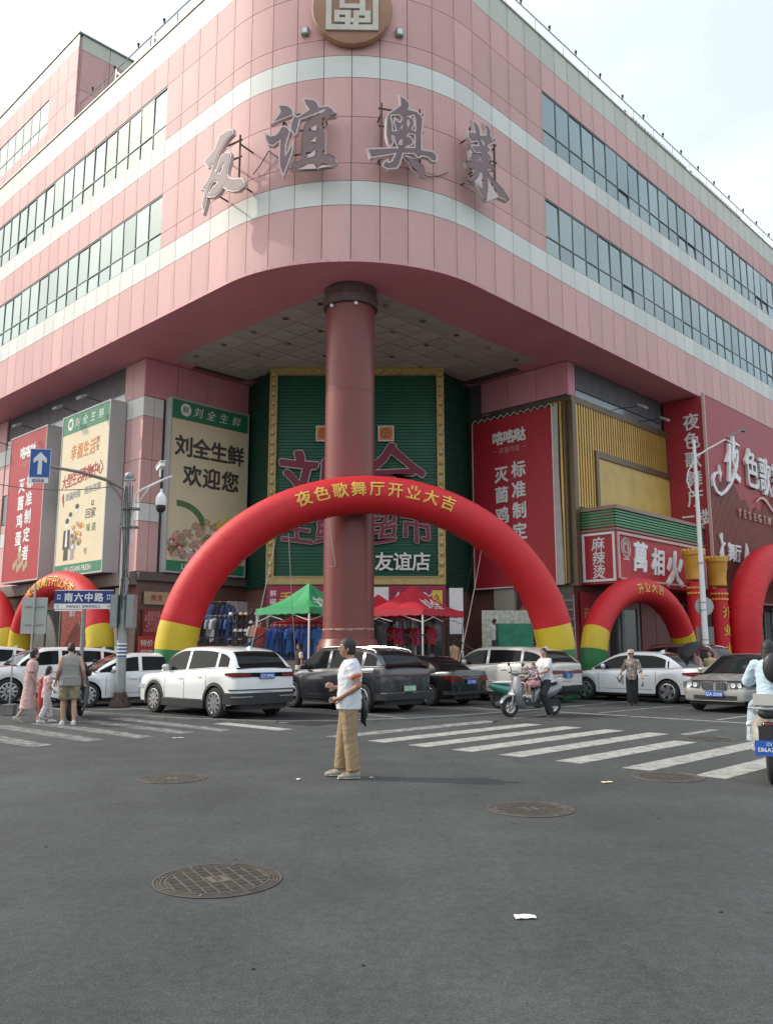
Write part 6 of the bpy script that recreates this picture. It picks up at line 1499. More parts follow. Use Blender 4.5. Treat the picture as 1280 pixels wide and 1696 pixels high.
# three white cars at the far left
HC = radians(215)
def frontpos(fw, head, Wd, wb, sc, side):
    d = Vector((cos(head), sin(head))); nrm = Vector((-d.y, d.x)) * side; c = Vector(fw) - d * (wb / 2 * sc) - nrm * ((Wd / 2 - .02) * sc); return (c.x, c.y)
car('white sedan with clear windshield behind the grey lamp pole', frontpos(k_(24.3, 150), HC, 1.8, 2.72, 1.04, 1), HC, WHT, 'sedan', 4.75, 1.8, 1.47, 2.72, .92, .335, sc=1.04, sp=10, metal=.0)
car('white wagon behind the man in the grey vest', frontpos(k_(25.8, 20), HC + .06, 1.84, 2.7, 1.06, 1), HC + .06, WHT, 'suv', 4.6, 1.84, 1.60, 2.7, .9, .36, sc=1.06, sp=10, metal=.0, rails=False, lowtrim=False)
p = RL(14.6, 38.6); car('white car at the far left edge of the row, only hood and windshield in view', (-14.6, 29.6), HC + .05, WHT, 'suv', 4.5, 1.84, 1.66, 2.7, .9, .35, sc=1.05, metal=.0, rails=False)
# decal on black sedan boot
# ------------------------------------------------------------------ scooters
def scooter(label, pos, head, col, sc=1.0, seatc=(.02, .02, .02), box=False, retro=False, plate=None, name='scooter', group='electric scooters and mopeds', basket=False):
    t = thing(name, label, 'scooter', (pos[0], pos[1], .006), head, group, sc)
    PT = mat('scooterpaint_' + ''.join('%02d' % int(c * 99) for c in col), col, .3, metal=.3, coat=.8, var=.04); ST = mat('scooter_seat_' + ''.join('%02d' % int(c * 99) for c in seatc), seatc, .6)
    R = .235
    for xw, nm in ((-.64, 'rear_wheel'), (.64, 'front_wheel')):
        mb = MB(); mb.lathe([(R * .62, -.04), (R * .85, -.055), (R, -.03), (R, .03), (R * .85, .055), (R * .62, .04)], 26, axis='Y', cap=False); w = mb.build(nm, TYRE, t, (xw, 0, R))
        mb = MB(); mb.lathe([(R * .64, -.035), (R * .64, .035), (R * .56, .03), (R*.56, -.03)], 26, axis='Y', cap=False)
        for k in range(6): a = pi * k / 3; mb.box(R * .3 * cos(a), 0, R * .3 * sin(a), R * .6, .03, .025, 0, 0, -a)
        mb.lathe([(.05, -.05), (.05, .05)], 12, axis='Y'); mb.build('rim', RIM, w)
    # front fender
    mb = MB(); n = 10; vs = []
    for k in range(n + 1):
        a = radians(20 + 140 * k / n)
        for y_, rr in ((-.07, .255), (-.05, .285), (0, .295), (.05, .285), (.07, .255)): vs.append((.64 + rr * cos(a), y_, R + rr * sin(a)))
    mb.add(vs, [(i*5+j, (i+1)*5+j, (i+1)*5+j+1, i*5+j+1) for i in range(n) for j in range(4)]); vs2 = [(a * 1.0, b * .92, c - .006) for a, b, c in vs]; mb.add(vs2, [(i*5+j, i*5+j+1, (i+1)*5+j+1, (i+1)*5+j) for i in range(n) for j in range(4)]); mb.build('front_fender', PT, t)
    mb = MB(); 
    for s in (-1, 1): mb.tube([(.64, s * .075, R), (.60, s * .085, .45), (.56, s * .05, .62)], .022, 8)
    mb.tube([(.56, 0, .55), (.44, 0, 1.0)], .03, 8); mb.build('fork', STEEL, t)
    # front shield (loft)
    mb = MB(); rows = [(.40, .20, .16, .34), (.50, .30, .19, .30), (.545, .50, .21, .26), (.53, .70, .20, .22), (.49, .86, .165, .18), (.455, .97, .13, .13)]
    vs = []; n = 12
    for x, z_, w_, dep in rows:
        for k in range(n):
            a = 2 * pi * k / n; vs.append((x - dep * .45 + dep * .55 * (cos(a) if cos(a) > 0 else cos(a) * .6), w_ * sin(a), z_))
    mb.add(vs, [(i*n+k, i*n+(k+1) % n, (i+1)*n+(k+1) % n, (i+1)*n+k) for i in range(len(rows)-1) for k in range(n)] + [tuple(range(n-1, -1, -1)), tuple((len(rows)-1)*n+k for k in range(n))]); mb.build('front_shield', PT, t, ang=50)
    mb = MB(); mb.ell(.585, 0, .52, .055, .14, .06, 14, 8); mb.build('headlamp', LAMPC, t)
    # floor and rear body
    mb = MB(); mb.prism([(.42, -.13), (.42, .13), (-.15, .16), (-.15, -.16)], .25, .33); mb.build('floorboard', TRM, t, smooth=False)
    mb = MB(); rows = [(-.05, .30, .62, .15), (-.2, .30, .70, .17), (-.45, .36, .73, .17), (-.70, .48, .75, .15), (-.88, .60, .75, .09)]
    vs = []; n = 12
    for x, z0, z1, w_ in rows:
        for k in range(n): a = 2 * pi * k / n; vs.append((x, w_ * cos(a) * (1 if abs(cos(a)) < .9 else .97), (z0 + z1) / 2 + (z1 - z0) / 2 * sin(a)))
    mb.add(vs, [(i*n+k, i*n+(k+1) % n, (i+1)*n+(k+1) % n, (i+1)*n+k) for i in range(len(rows)-1) for k in range(n)] + [tuple(range(n-1, -1, -1)), tuple((len(rows)-1)*n+k for k in range(n))]); mb.build('rear_body', PT, t, ang=50)
    mb = MB(); mb.ell(-.40, 0, .775, .42, .15, .055, 16, 8); mb.build('seat', ST, t)
    mb = MB(); mb.ell(-.90, 0, .66, .03, .075, .035, 12, 6); mb.build('tail_lamp', LAMPR, t)
    mb = MB(); mb.prism([(-.62, -.08), (-.92, -.06), (-.92, .06), (-.62, .08)], .42, .46); mb.box(-.62, 0, .3, .3, .12, .16); mb.build('swing_arm', TRM, t, smooth=False)
    # handlebar
    mb = MB(); mb.tube([(.38, -.34, 1.03), (.42, -.15, 1.02), (.44, 0, 1.0), (.42, .15, 1.02), (.38, .34, 1.03)], .016, 7); mb.build('handlebar', TRM, t)
    mb = MB(); 
    for s in (-1, 1): mb.cyl((.385, s * .24, 1.028), (.365, s * .37, 1.03), .022, n=8)
    mb.build('grip', TRM, t)
    mb = MB(); mb.ell(.45, 0, 1.02, .09, .14, .06, 12, 7); mb.build('instrument_pod', PT, t)
    for s in (-1, 1):
        mb = MB(); mb.tube([(.41, s * .20, 1.03), (.43, s * .26, 1.20)], .008, 5); mb.ell(.43, s * .29, 1.23, .015, .065, .045, 10, 6); mb.build('mirror', TRM, t)
    if box: mb = MB(); mb.bx(-1.08, -.74, -.19, .19, .80, 1.08); mb.bx(-1.09, -.73, -.2, .2, 1.08, 1.13); mb.build('top_box', TRM, t, smooth=False)
    else: mb = MB(); mb.tube([(-.74, -.11, .80), (-.95, -.11, .86), (-.98, 0, .87), (-.95, .11, .86), (-.74, .11, .80)], .014, 6); mb.build('grab_rail', CHR, t)
    if retro:
        mb = MB(); mb.ell(-.35, 0, .52, .52, .235, .27, 18, 12); mb.build('side_cowl', PT, t)
        mb = MB(); mb.ell(-.925, 0, .60, .04, .085, .05, 14, 8); mb.ell(-.94, 0, .60, .03, .062, .035, 12, 6, m=1); mb.build('round_tail_lamp', [CHR, LAMPR], t)
        mb = MB(); mb.ell(-.93, 0, .77, .03, .10, .05, 14, 8); mb.build('rear_vent', TRM, t)
        for s in (-1, 1): mb = MB(); mb.ell(-.86, s * .20, .66, .05, .03, .03, 10, 6); mb.build('indicator', WHITE, t)
        mb = MB(); mb.box(-.98, 0, .93, .07, .26, .12); mb.build('rear_pad', mat('cream_leather', (.50, .50, .44), .6), t, smooth=False)
        mb = MB(); mb.tube([(-.7, -.14, .85), (-1.05, -.17, .84), (-1.05, .17, .84), (-.7, .14, .85)], .016, 6); mb.build('rack', CHR, t)
    if plate:
        mb = MB(); mb.bx(-.01, .01, -.14, .14, -.08, .08); mb.build('number_plate', PLB, t, (-1.0, 0, .42), smooth=False)
        mb = MB(); put(mb, plate, 0, -.015, .062, y=0, t=.004, off=.01); put(mb, '辽E', 0, .045, .04, y=0, t=.004); mb.xf(Matrix.Rotation(-pi/2, 4, 'Z')); mb.build('plate_number', LETW, t, (-1.012, 0, .42), smooth=False)
        mb = MB(); mb.box(-.96, 0, .5, .05, .2, .3); mb.build('mudguard', TRM, t, smooth=False)
    return t
HS = radians(207)
scooter('silver grey scooter ridden by the man and child', (3.62, 21.5), HS, (.22, .225, .235), 1.03)
scooter('cream retro scooter seen from behind with blue plate at the right edge', (5.10, 11.35), radians(62), (.62, .60, .52), 1.12, retro=True, plate='E86A796')
scooter('mint green scooter with a white handlebar cover parked beside the black sedan', (3.72, 24.3), radians(10), (.05, .22, .18), .92, seatc=(.6, .6, .58))
scooter('black scooter carrying the seated rider, behind the man in the grey vest', (-7.55, 20.9), radians(100), (.02, .02, .022), 1.1, box=True)
for i, (x, y, a) in enumerate(((16.3, 37.2, 2.0), (16.9, 37.5, 2.2), (17.5, 37.9, 2.1), (18.2, 38.4, 2.3), (15.7, 36.6, 1.9))):
    scooter('dark scooter at the dance hall door, %s of the row' % ('second', 'third', 'fourth', 'rightmost', 'leftmost')[i], (x, y), a, (.03, .03, .035), 1.0)
# ================================================================== PEOPLE
import bmesh
SKIN = mat('skin_tan', (.42, .24, .16), .55, var=.05); SKIN2 = mat('skin_light', (.52, .33, .25), .55, var=.05); SKIND = mat('skin_brown', (.35, .195, .135), .55, var=.05)
HAIR = mat('black_hair', (.016, .013, .012), .55, var=.3, scale=20, bump=.4, bscale=60)
def loft_pts(mb, pts, n=12):
    """pts: (center Vector, radius_a, radius_b) elliptical rings perpendicular to the path; a along 'side' axis"""
    P = [Vector(p[0]) for p in pts]; vs = []; prev = None
    for i, p in enumerate(P):
        d = P[min(i+1, len(P)-1)] - P[max(i-1, 0)]; d.normalize()
        side = Vector((0, 1, 0)); a = side - d * side.dot(d)
        if a.length < .2: a = Vector((1, 0, 0)) - d * d.x
        a.normalize(); b = d.cross(a)
        for k in range(n):
            t = 2*pi*k/n; vs.append(p + a * cos(t) * pts[i][1] + b * sin(t) * pts[i][2])
    fs = [(i*n+k, i*n+(k+1) % n, (i+1)*n+(k+1) % n, (i+1)*n+k) for i in range(len(P)-1) for k in range(n)] + [tuple(range(n-1, -1, -1)), tuple((len(P)-1)*n+k for k in range(n))]
    mb.add(vs, fs)
def limb(mb, a, b, r0, r1, bulge=.0, n=12, ball=True):
    a = Vector(a); b = Vector(b); pts = []
    for k in range(6): u = k / 5; pts.append((a.lerp(b, u), r0 + (r1 - r0) * u + bulge * sin(pi * min(1, u * 1.4)), r0 + (r1 - r0) * u + bulge * sin(pi * min(1, u * 1.4))))
    loft_pts(mb, pts, n); mb.ell(a.x, a.y, a.z, r0, r0, r0, 12, 8)
    if ball: mb.ell(b.x, b.y, b.z, r1, r1, r1, 12, 8)
def remesh(mb, name, m, parent, vox, smooth=4, noise_amp=0.0, nscale=6, clip=None):
    me = bpy.data.meshes.new(name); me.from_pydata(mb.v, [], mb.f)
    bm = bmesh.new(); bm.from_mesh(me); bmesh.ops.recalc_face_normals(bm, faces=bm.faces); bm.to_mesh(me); bm.free()
    o = bpy.data.objects.new('tmp', me)
    a = o.modifiers.new('r', 'REMESH'); a.mode = 'VOXEL'; a.voxel_size = vox
    b = o.modifiers.new('s', 'SMOOTH'); b.iterations = smooth; b.factor = .5
    r = bake(o); _JUNK.append(me)
    if noise_amp:
        co = []; nm_ = [v.normal.copy() for v in r.vertices]
        for v, nv in zip(r.vertices, nm_):
            c = v.co; w_ = .5 * noise.noise(c * 3.0); k = 1.1 * noise.noise(Vector((c.x * nscale * 1.6 + w_, c.y * nscale * 1.6, c.z * nscale * .45 + c.x * 2))) + .7 * (1 - 2 * abs(noise.noise(Vector((c.x * nscale * 1.2, c.y * nscale * 1.2, (c.z + .5 * c.x) * nscale * 2.4)))))
            co += list(c + nv * noise_amp * k)
        r.vertices.foreach_set('co', co)
    r.name = name; r.materials.clear()
    for q in (m if isinstance(m, list) else [m]): r.materials.append(q)
    r.polygons.foreach_set('use_smooth', [True] * len(r.polygons)); r.update()
    return link(name, r, parent)
def hand(mb, w, d, side, s, curl=.5, up=Vector((0, 0, 1))):
    """palm + five curled fingers from wrist w along direction d"""
    w = Vector(w); d = Vector(d).normalized(); x = up - d * up.dot(d); x = x.normalized() if x.length > .1 else Vector((0, 1, 0)); nrm = d.cross(x)
    c = w + d * .05 * s
    loft_pts(mb, [(w, .024 * s, .022 * s), (w + d * .03 * s, .032 * s, .020 * s), (w + d * .085 * s, .040 * s, .018 * s)], 10)
    for i, (o, L) in enumerate(((-.033, .070), (-.011, .080), (.011, .075), (.031, .058))):
        b = w + d * .08 * s + x * o * s; p1 = b + d * L * .5 * s * cos(curl * .4) + nrm * side * L * .5 * s * sin(curl * .4); p2 = p1 + (d * cos(curl * 1.6) + nrm * side * sin(curl * 1.6)) * L * .35 * s; p3 = p2 + (d * cos(curl * 2.6) + nrm * side * sin(curl * 2.6)) * L * .3 * s
        mb.tube([b - d * .02 * s, b, p1, p2, p3], [.0098 * s, .0098 * s, .0092 * s, .0088 * s, .0075 * s], 8)
    b = w + d * .025 * s - x * .03 * s; mb.tube([b + x * .012 * s, b, b + (d * .6 - x * .7) * .035 * s, b + (d * 1.6 - x * .9 + nrm * side * .3) * .04 * s], [.014 * s, .013 * s, .011 * s, .009 * s], 8)
def person(label, loc, head, height, J, top=None, bottom=None, skin=SKIN, vox=.014, hair='short', shoe=(.3, .28, .24), fat=1.0, extras=None, headyaw=0.0, headtilt=0.0, z=0.006, hat=None, name='person', female=False, haircol=HAIR, curl=.6):
    """J: joint dict in a 1.72 m body facing +x, left = +y"""
    k = height / 1.72; t = thing(name, label, 'person', (loc[0], loc[1], z), head, None, k)
    j = dict(pel=(0, 0, .93), chest=(0.01, 0, 1.28), neck=(0, 0, 1.46), hd=(.015, 0, 1.605), sL=(0, .172, 1.385), sR=(0, -.172, 1.385), eL=(-.02, .235, 1.12), eR=(-.02, -.235, 1.12), wL=(.03, .26, .88), wR=(.03, -.26, .88),
             hL=(0, .09, .90), hR=(0, -.09, .90), kL=(.02, .10, .49), kR=(.02, -.10, .49), aL=(-.02, .10, .085), aR=(-.02, -.10, .085), fL=None, fR=None, hdL=None, hdR=None)
    j.update(J); V = {a: (Vector(b) if b is not None else None) for a, b in j.items()}
    sw = .88 if female else 1.0; f = fat
    def torso(mb, g, z0=0.0):
        pel, ch, nk = V['pel'], V['chest'], V['neck']; up = (nk - pel)
        pts = []
        for u, a, b in ((-.10, .150, .105), (.0, .165, .115), (.18, .158 , .112), (.36, .150 if female else .160, .108), (.62, .165, .118), (.80, .176, .110), (.88, .172, .095), (.94, .135, .078), (1.0, .075, .065)):
            p = pel.lerp(ch, min(1, u / .66)) if u < .66 else ch.lerp(nk, (u - .66) / .34)
            if u < 0: p = pel + (pel - ch).normalized() * .06
            ff = 1 + (f - 1) * (1.4 if .1 < u < .7 else .6)
            pts.append((p + Vector((0.0 + .01 * (f - 1) * 10 * (u > .1), 0, 0)), a * sw * ff + g, b * ff * (1.0) + g))
        loft_pts(mb, pts, 20)
    # body
    mb = MB(); torso(mb, 0.0)
    limb(mb, V['neck'] - Vector((0, 0, .05)), V['neck'] + (V['hd'] - V['neck']) * .55, .058 * sw, .052 * sw)
    hM = Matrix.Translation(V['hd']) @ Matrix.Rotation(headyaw, 4, 'Z') @ Matrix.Rotation(headtilt, 4, 'Y')
    st = len(mb.v)
    mb.ell(0, 0, .012, .098, .076, .112, 20, 14); mb.ell(.028, 0, -.055, .062, .055, .062, 16, 10); mb.ell(.055, 0, -.085, .028, .03, .022, 12, 8)
    mb.ell(.100, 0, -.018, .016, .013, .026, 10, 8); mb.ell(.106, 0, -.030, .014, .016, .012, 10, 6); mb.ell(.086, 0, -.062, .012, .024, .009, 10, 6); mb.ell(.085, 0, .022, .012, .05, .010, 10, 6)
    for s in (-1, 1): mb.ell(-.004, s * .078, -.012, .020, .010, .031, 10, 8); mb.ell(.05, s * .04, -.03, .03, .025, .03, 10, 8)
    for i in range(st, len(mb.v)): mb.v[i] = tuple(hM @ Vector(mb.v[i]))
    for s, S_ in ((1, 'L'), (-1, 'R')):
        limb(mb, V['s' + S_], V['e' + S_], .050 * sw * (1 + (f-1) * .5), .040 * sw, .004); limb(mb, V['e' + S_], V['w' + S_], .039 * sw, .027 * sw, .004)
        hd_ = V['hd' + S_] if V['hd' + S_] is not None else (V['w' + S_] - V['e' + S_]); hand(mb, V['w' + S_], hd_, -s, 1.0, curl)
        limb(mb, V['h' + S_], V['k' + S_], .082 * sw * (1 + (f-1) * .5), .054 * sw, .004); limb(mb, V['k' + S_], V['a' + S_], .052 * sw, .034 * sw, .008)
        a = V['a' + S_]; fd = V['f' + S_] if V['f' + S_] is not None else Vector((1, 0, -.2)); fd = fd.normalized()
        loft_pts(mb, [(a - fd * .05 + Vector((0, 0, -.03)), .030, .03), (a + Vector((0, 0, -.035)), .035, .035), (a + fd * .08 + Vector((0, 0, -.03)), .038, .026), (a + fd * .15 + Vector((0, 0, -.03)), .034, .016)], 10)
    remesh(mb, 'body', skin, t, vox, 3)
    # eyes, brows, lips
    mb = MB()
    for s in (-1, 1): mb.ell(.090, s * .030, .004, .008, .013, .007, 8, 6); mb.ell(.094, s * .030, .026, .006, .017, .004, 8, 5)
    mb.xf(hM); mb.build('eyes_and_brows', HAIR, t)
    mb = MB(); mb.ell(.094, 0, -.060, .007, .020, .006, 10, 6); mb.xf(hM); mb.build('lips', mat('lips', (.33, .12, .10), .5), t)
    # hair
    mb = MB()
    if hair != 'none':
        g = .010 if hair != 'shaved' else .002
        n = 20; vs = []
        for a_ in range(9):
            for b_ in range(n):
                th = (pi * .58) * a_ / 8; ph = 2 * pi * b_ / n; lim = 1.0 if cos(ph) < .35 else (.62 if hair != 'none' else .5)
                th2 = th * lim; R_ = 1 + .05 * noise.noise(Vector((cos(ph) * 3, sin(ph) * 3, th * 3)))
                vs.append(((.098 + g) * sin(th2) * cos(ph) * R_ - .004, (.076 + g) * sin(th2) * sin(ph) * R_, .014 + (.112 + g) * cos(th2) * R_))
        mb.add(vs, [(i*n+q, i*n+(q+1) % n, (i+1)*n+(q+1) % n, (i+1)*n+q) for i in range(8) for q in range(n)])
        mb.ell(-.035, 0, .0, .075, .078 + g * .3, .085, 16, 10)
        if hair == 'full': mb.ell(-.018, 0, .032, .100, .086, .098, 16, 10); mb.ell(-.034, 0, -.035, .074, .080, .065, 14, 8)
        if hair in ('long', 'bun'): mb.ell(-.03, 0, -.03, .085, .088, .10, 16, 10)
        if hair == 'long': loft_pts(mb, [(Vector((-.05, 0, .02)), .08, .05), (Vector((-.085, 0, -.12)), .075, .04), (Vector((-.10, 0, -.26)), .06, .03), (Vector((-.10, 0, -.38)), .035, .02)], 12)
        if hair == 'bun': mb.ell(-.12, 0, .02, .045, .045, .045, 12, 8)
        mb.xf(hM); mb.build('hair', haircol, t, ang=60)
    # clothes
    if top:
        g = top.get('g', .014); mb = MB()
        if not top.get('dress'): torso(mb, g)
        pel = V['pel']
        if not top.get('dress'): loft_pts(mb, [(pel + Vector((0, 0, top.get('hem', -.10))), .172 * sw * f + g, .128 * f + g), (pel + Vector((0, 0, .08)), .165 * sw * f + g, .122 * f + g)], 20)
        else:
            torso(mb, g); hz = top['dress']
            loft_pts(mb, [(pel + Vector((0, 0, -hz)), .235, .20), (pel + Vector((0, 0, -hz * .6)), .205, .17), (pel + Vector((0, 0, -hz * .2)), .185, .14), (pel + Vector((0, 0, .15)), .15, .12)], 20)
        sl = top.get('sleeve', .55)
        if sl > 0:
            for S_ in ('L', 'R'):
                s0, e0, w0 = V['s' + S_], V['e' + S_], V['w' + S_]
                if sl <= 1: limb(mb, s0, s0.lerp(e0, sl), .050 * sw + g, .052 * sw + g, ball=False)
                else: limb(mb, s0, e0, .051 * sw + g, .046 * sw + g); limb(mb, e0, e0.lerp(w0, sl - 1), .045 * sw + g, .034 + g, ball=False)
        remesh(mb, top.get('name', 'shirt'), top['m'], t, vox * .9, 4, top.get('fold', .006))
        if top.get('collar'):
            mb = MB(); mb.lathe([(.064, -.015), (.078, -.03), (.072, .0), (.060, .022), (.058, .0)], 18, (V['neck'].x + .0, 0, V['neck'].z + .0)); mb.build('collar', top['m'], t)
        if top.get('cuff'):
            for S_ in ('L', 'R'):
                s0, e0 = V['s' + S_], V['e' + S_]; a, b = s0.lerp(e0, sl - .04), s0.lerp(e0, sl + .055); mb = MB(); mb.cyl(a, b, .053 * sw + g + .004, .052 * sw + g + .004, 16); mb.build('cuff', top['cuff'], t)
    if bottom:
        g = bottom.get('g', .014); to = bottom.get('to', .97); mb = MB(); pel = V['pel']
        loft_pts(mb, [(pel + Vector((0, 0, .09)), .150 * sw * f + g, .112 * f + g), (pel, .165 * sw * f + g, .118 * f + g), (pel + Vector((0, 0, -.07)), .160 * sw + g, .112 + g)], 18)
        for S_ in ('L', 'R'):
            h, kn, a = V['h' + S_], V['k' + S_], V['a' + S_]; w1 = bottom.get('knee', .062) + g; w2 = bottom.get('ankle', .052) + g
            if to <= .5: limb(mb, h, h.lerp(kn, to * 2), .088 * sw + g, bottom.get('hemr', .085), ball=False)
            else: limb(mb, h, kn, .088 * sw + g, w1, .004); limb(mb, kn, kn.lerp(a, (to - .5) * 2), w1, w2, ball=False)
        remesh(mb, bottom.get('name', 'trousers'), bottom['m'], t, vox * .9, 4, bottom.get('fold', .007), 7)
    sm = mat('shoe_%02d%02d%02d' % tuple(int(c * 99) for c in shoe), shoe, .7)
    for S_ in ('L', 'R'):
        a = V['a' + S_]; fd = V['f' + S_] if V['f' + S_] is not None else Vector((1, 0, -.0)); fd = Vector((fd.x, fd.y, fd.z)).normalized(); mb = MB()
        loft_pts(mb, [(a - fd * .075 + Vector((0, 0, -.035)), .032, .035), (a - fd * .05 + Vector((0, 0, -.035)), .042, .046), (a + fd * .02 + Vector((0, 0, -.035)), .044, .045), (a + fd * .09 + Vector((0, 0, -.048)), .050, .034), (a + fd * .16 + Vector((0, 0, -.056)), .046, .026), (a + fd * .20 + Vector((0, 0, -.062)), .026, .016)], 12)
        mb.ell(a.x, a.y, a.z - .03, .050, .044, .045, 14, 8); mb.ell(a.x + fd.x * .06, a.y + fd.y * .06, a.z - .035, .06, .040, .036, 14, 8)
        mb.build('shoe', sm, t, ang=60)
        mb = MB(); loft_pts(mb, [(a - fd * .078 + Vector((0, 0, -.076)), .030, .008), (a + Vector((0, 0, -.076)), .044, .009), (a + fd * .12 + Vector((0, 0, -.076)), .052, .009), (a + fd * .205 + Vector((0, 0, -.076)), .026, .008)], 10); mb.build('shoe_sole', mat('shoe_sole_white', (.5, .5, .47), .7), t)
    if hat:
        mb = MB(); mb.lathe([(.19, .055), (.185, .062), (.115, .075), (.112, .12), (.09, .155), (.001, .165)], 24); mb.xf(hM); mb.build('hat', hat, t)
    if extras: extras(t, V, hM)
    return t
def cm_(n, c, **k): return mat(n, c, .8, **k)
# --- man in the middle of the road, facing left
def bagx(t, V, hM):
    mb = MB(); loft_pts(mb, [(Vector((-.17, -.02, .98)), .05, .02), (Vector((-.19, -.02, .91)), .10, .04), (Vector((-.20, -.02, .80)), .11, .05), (Vector((-.18, -.02, .68)), .05, .035), (Vector((-.22, -.02, .62)), .015, .012)], 14)
    mb.v = [(a + .012 * noise.noise(Vector((a * 20, b * 20, c * 20))), b, c) for a, b, c in mb.v]; mb.build('bag', BLACK, t)
    mb = MB(); mb.tube([(-.19, -.02, 1.0), (-.13, .1, 1.25), (-.02, .16, 1.43), (.10, .05, 1.33), (.12, -.1, 1.15), (-.02, -.17, 1.0), (-.18, -.06, .98)], .008, 6); mb.build('bag_strap', BLACK, t)
    mb = MB(); mb.lathe([(.170, -.022), (.172, .022)], 22, (V['pel'].x, 0, V['pel'].z + .06), sx=.78); mb.build('belt', BLACK, t)
OR = mat('orange_cuff', (.70, .14, .03), .7)
person('man in white short-sleeved shirt with orange cuffs and khaki trousers standing in mid road', (-.49, 11.33), radians(184), 1.78,
       dict(pel=(0, 0, .93), chest=(-.02, 0, 1.27), neck=(-.03, 0, 1.45), hd=(.03, 0, 1.60), sL=(-.03, .172, 1.385), sR=(-.03, -.172, 1.385), eL=(-.11, .235, 1.13), wL=(.12, .17, .985), eR=(-.04, -.23, 1.12), wR=(.17, -.12, 1.10), hdL=(1, -.5, -.3), hdR=(.8, .6, .3),
            hL=(0, .09, .9), hR=(0, -.09, .9), kL=(-.01, .11, .49), aL=(-.06, .12, .085), kR=(.07, -.10, .49), aR=(.10, -.12, .085), fL=(1, .15, 0), fR=(1, -.25, 0)),
       dict(m=cm_('white_polo', (.66, .67, .70)), sleeve=.52, collar=True, cuff=OR, g=.022, hem=-.09, fold=.007), dict(m=cm_('khaki_cloth', (.31, .22, .125)), g=.018, knee=.072, ankle=.068, fold=.006, to=.985),
       skin=SKIND, vox=.0095, hair='full', shoe=(.34, .31, .25), fat=1.10, extras=bagx, headyaw=.0)
# --- man in grey vest, back to us, heading left
person('man in grey sleeveless vest and camouflage shorts walking away at the left', (-6.98, 18.9), radians(118), 1.80,
       dict(chest=(.03, 0, 1.27), neck=(.05, 0, 1.45), hd=(.10, 0, 1.59), eL=(-.05, .25, 1.13), wL=(.10, .27, .90), eR=(-.12, -.24, 1.13), wR=(.0, -.28, .90), kL=(.10, .10, .49), aL=(.06, .10, .085), kR=(-.02, -.10, .49), aR=(-.13, -.1, .095)),
       dict(m=cm_('grey_vest', (.27, .255, .24)), sleeve=0, g=.034, hem=-.12, fold=.008, name='vest'), dict(m=mat('camo_cloth', (.17, .155, .10), .8, var=.45, scale=7), to=.44, hemr=.115, g=.03, name='shorts', fold=.012),
       skin=SKIN, vox=.013, hair='shaved', shoe=(.5, .5, .5), fat=1.12, curl=.9)
PKD = mat('dusty_pink_cloth', (.56, .36, .34), .8, var=.14, scale=9)
person('woman in a long dusty pink dress with short black hair walking at the far left', (-8.22, 19.75), radians(30), 1.64,
       dict(chest=(.03, 0, 1.27), neck=(.04, 0, 1.45), hd=(.07, 0, 1.6), eL=(-.03, .22, 1.12), wL=(.10, .2, .93), eR=(-.02, -.22, 1.12), wR=(.12, -.22, .95), kL=(.16, .09, .50), aL=(.28, .09, .09), kR=(.02, -.09, .50), aR=(-.26, -.09, .12), fR=(1, 0, -.5)),
       dict(m=PKD, sleeve=.8, dress=.62, g=.022, fold=.012, name='dress'), None, skin=SKIN2, vox=.014, hair='full', shoe=(.48, .40, .30), female=True, headyaw=.25)
def mask(t, V, hM):
    mb = MB(); mb.ell(.05, 0, -.045, .062, .066, .05, 14, 8); mb.xf(hM); mb.build('face_mask', WHITE, t)
person('small long-haired girl in pink top beside the woman in the pink dress', (-7.72, 19.5), radians(40), 1.24,
       dict(chest=(.02, 0, 1.27), hd=(.04, 0, 1.62), eL=(.0, .22, 1.12), wL=(.12, .18, .95), eR=(.0, -.22, 1.14), wR=(.16, -.16, 1.0), kL=(.12, .08, .49), aL=(.20, .08, .085), kR=(-.02, -.08, .49), aR=(-.2, -.08, .1)),
       dict(m=mat('pink_print_cloth', (.60, .40, .40), .8, var=.25, scale=14), sleeve=.6, g=.02, hem=-.16, fold=.01), dict(m=cm_('pale_lilac_cloth', (.55, .50, .52)), g=.022, knee=.07, ankle=.06, to=.9, fold=.012), skin=SKIN2, vox=.013, hair='long', shoe=(.6, .6, .58), female=True)
def rider_seat(lean=0.0, **k):
    j = dict(pel=(0, 0, .93), chest=(.03 + lean, 0, 1.27), neck=(.05 + lean * 1.3, 0, 1.45), hd=(.08 + lean * 1.5, 0, 1.60), sL=(.04 + lean, .172, 1.385), sR=(.04 + lean, -.172, 1.385), hL=(.02, .09, .90), hR=(.02, -.09, .90), kL=(.44, .13, .86), kR=(.44, -.13, .86), aL=(.40, .12, .46), aR=(.40, -.12, .46),
             eL=(.16 + lean, .30, 1.17), eR=(.16 + lean, -.30, 1.17), wL=(.42 + lean, .27, 1.18), wR=(.42 + lean, -.27, 1.18), hdL=(1, -.1, 0), hdR=(1, .1, 0)); j.update(k); return j
# rider on black scooter behind the vest man
person('rider in dark purple jacket on the black scooter behind the grey vest man', (-7.50, 20.62), radians(100), 1.6, rider_seat(.08), dict(m=cm_('dark_purple_cloth', (.035, .025, .04)), sleeve=1.9, g=.025), dict(m=cm_('dark_trousers', (.03, .03, .04)), g=.018), skin=SKIN, hair='full', vox=.016, z=-.03)
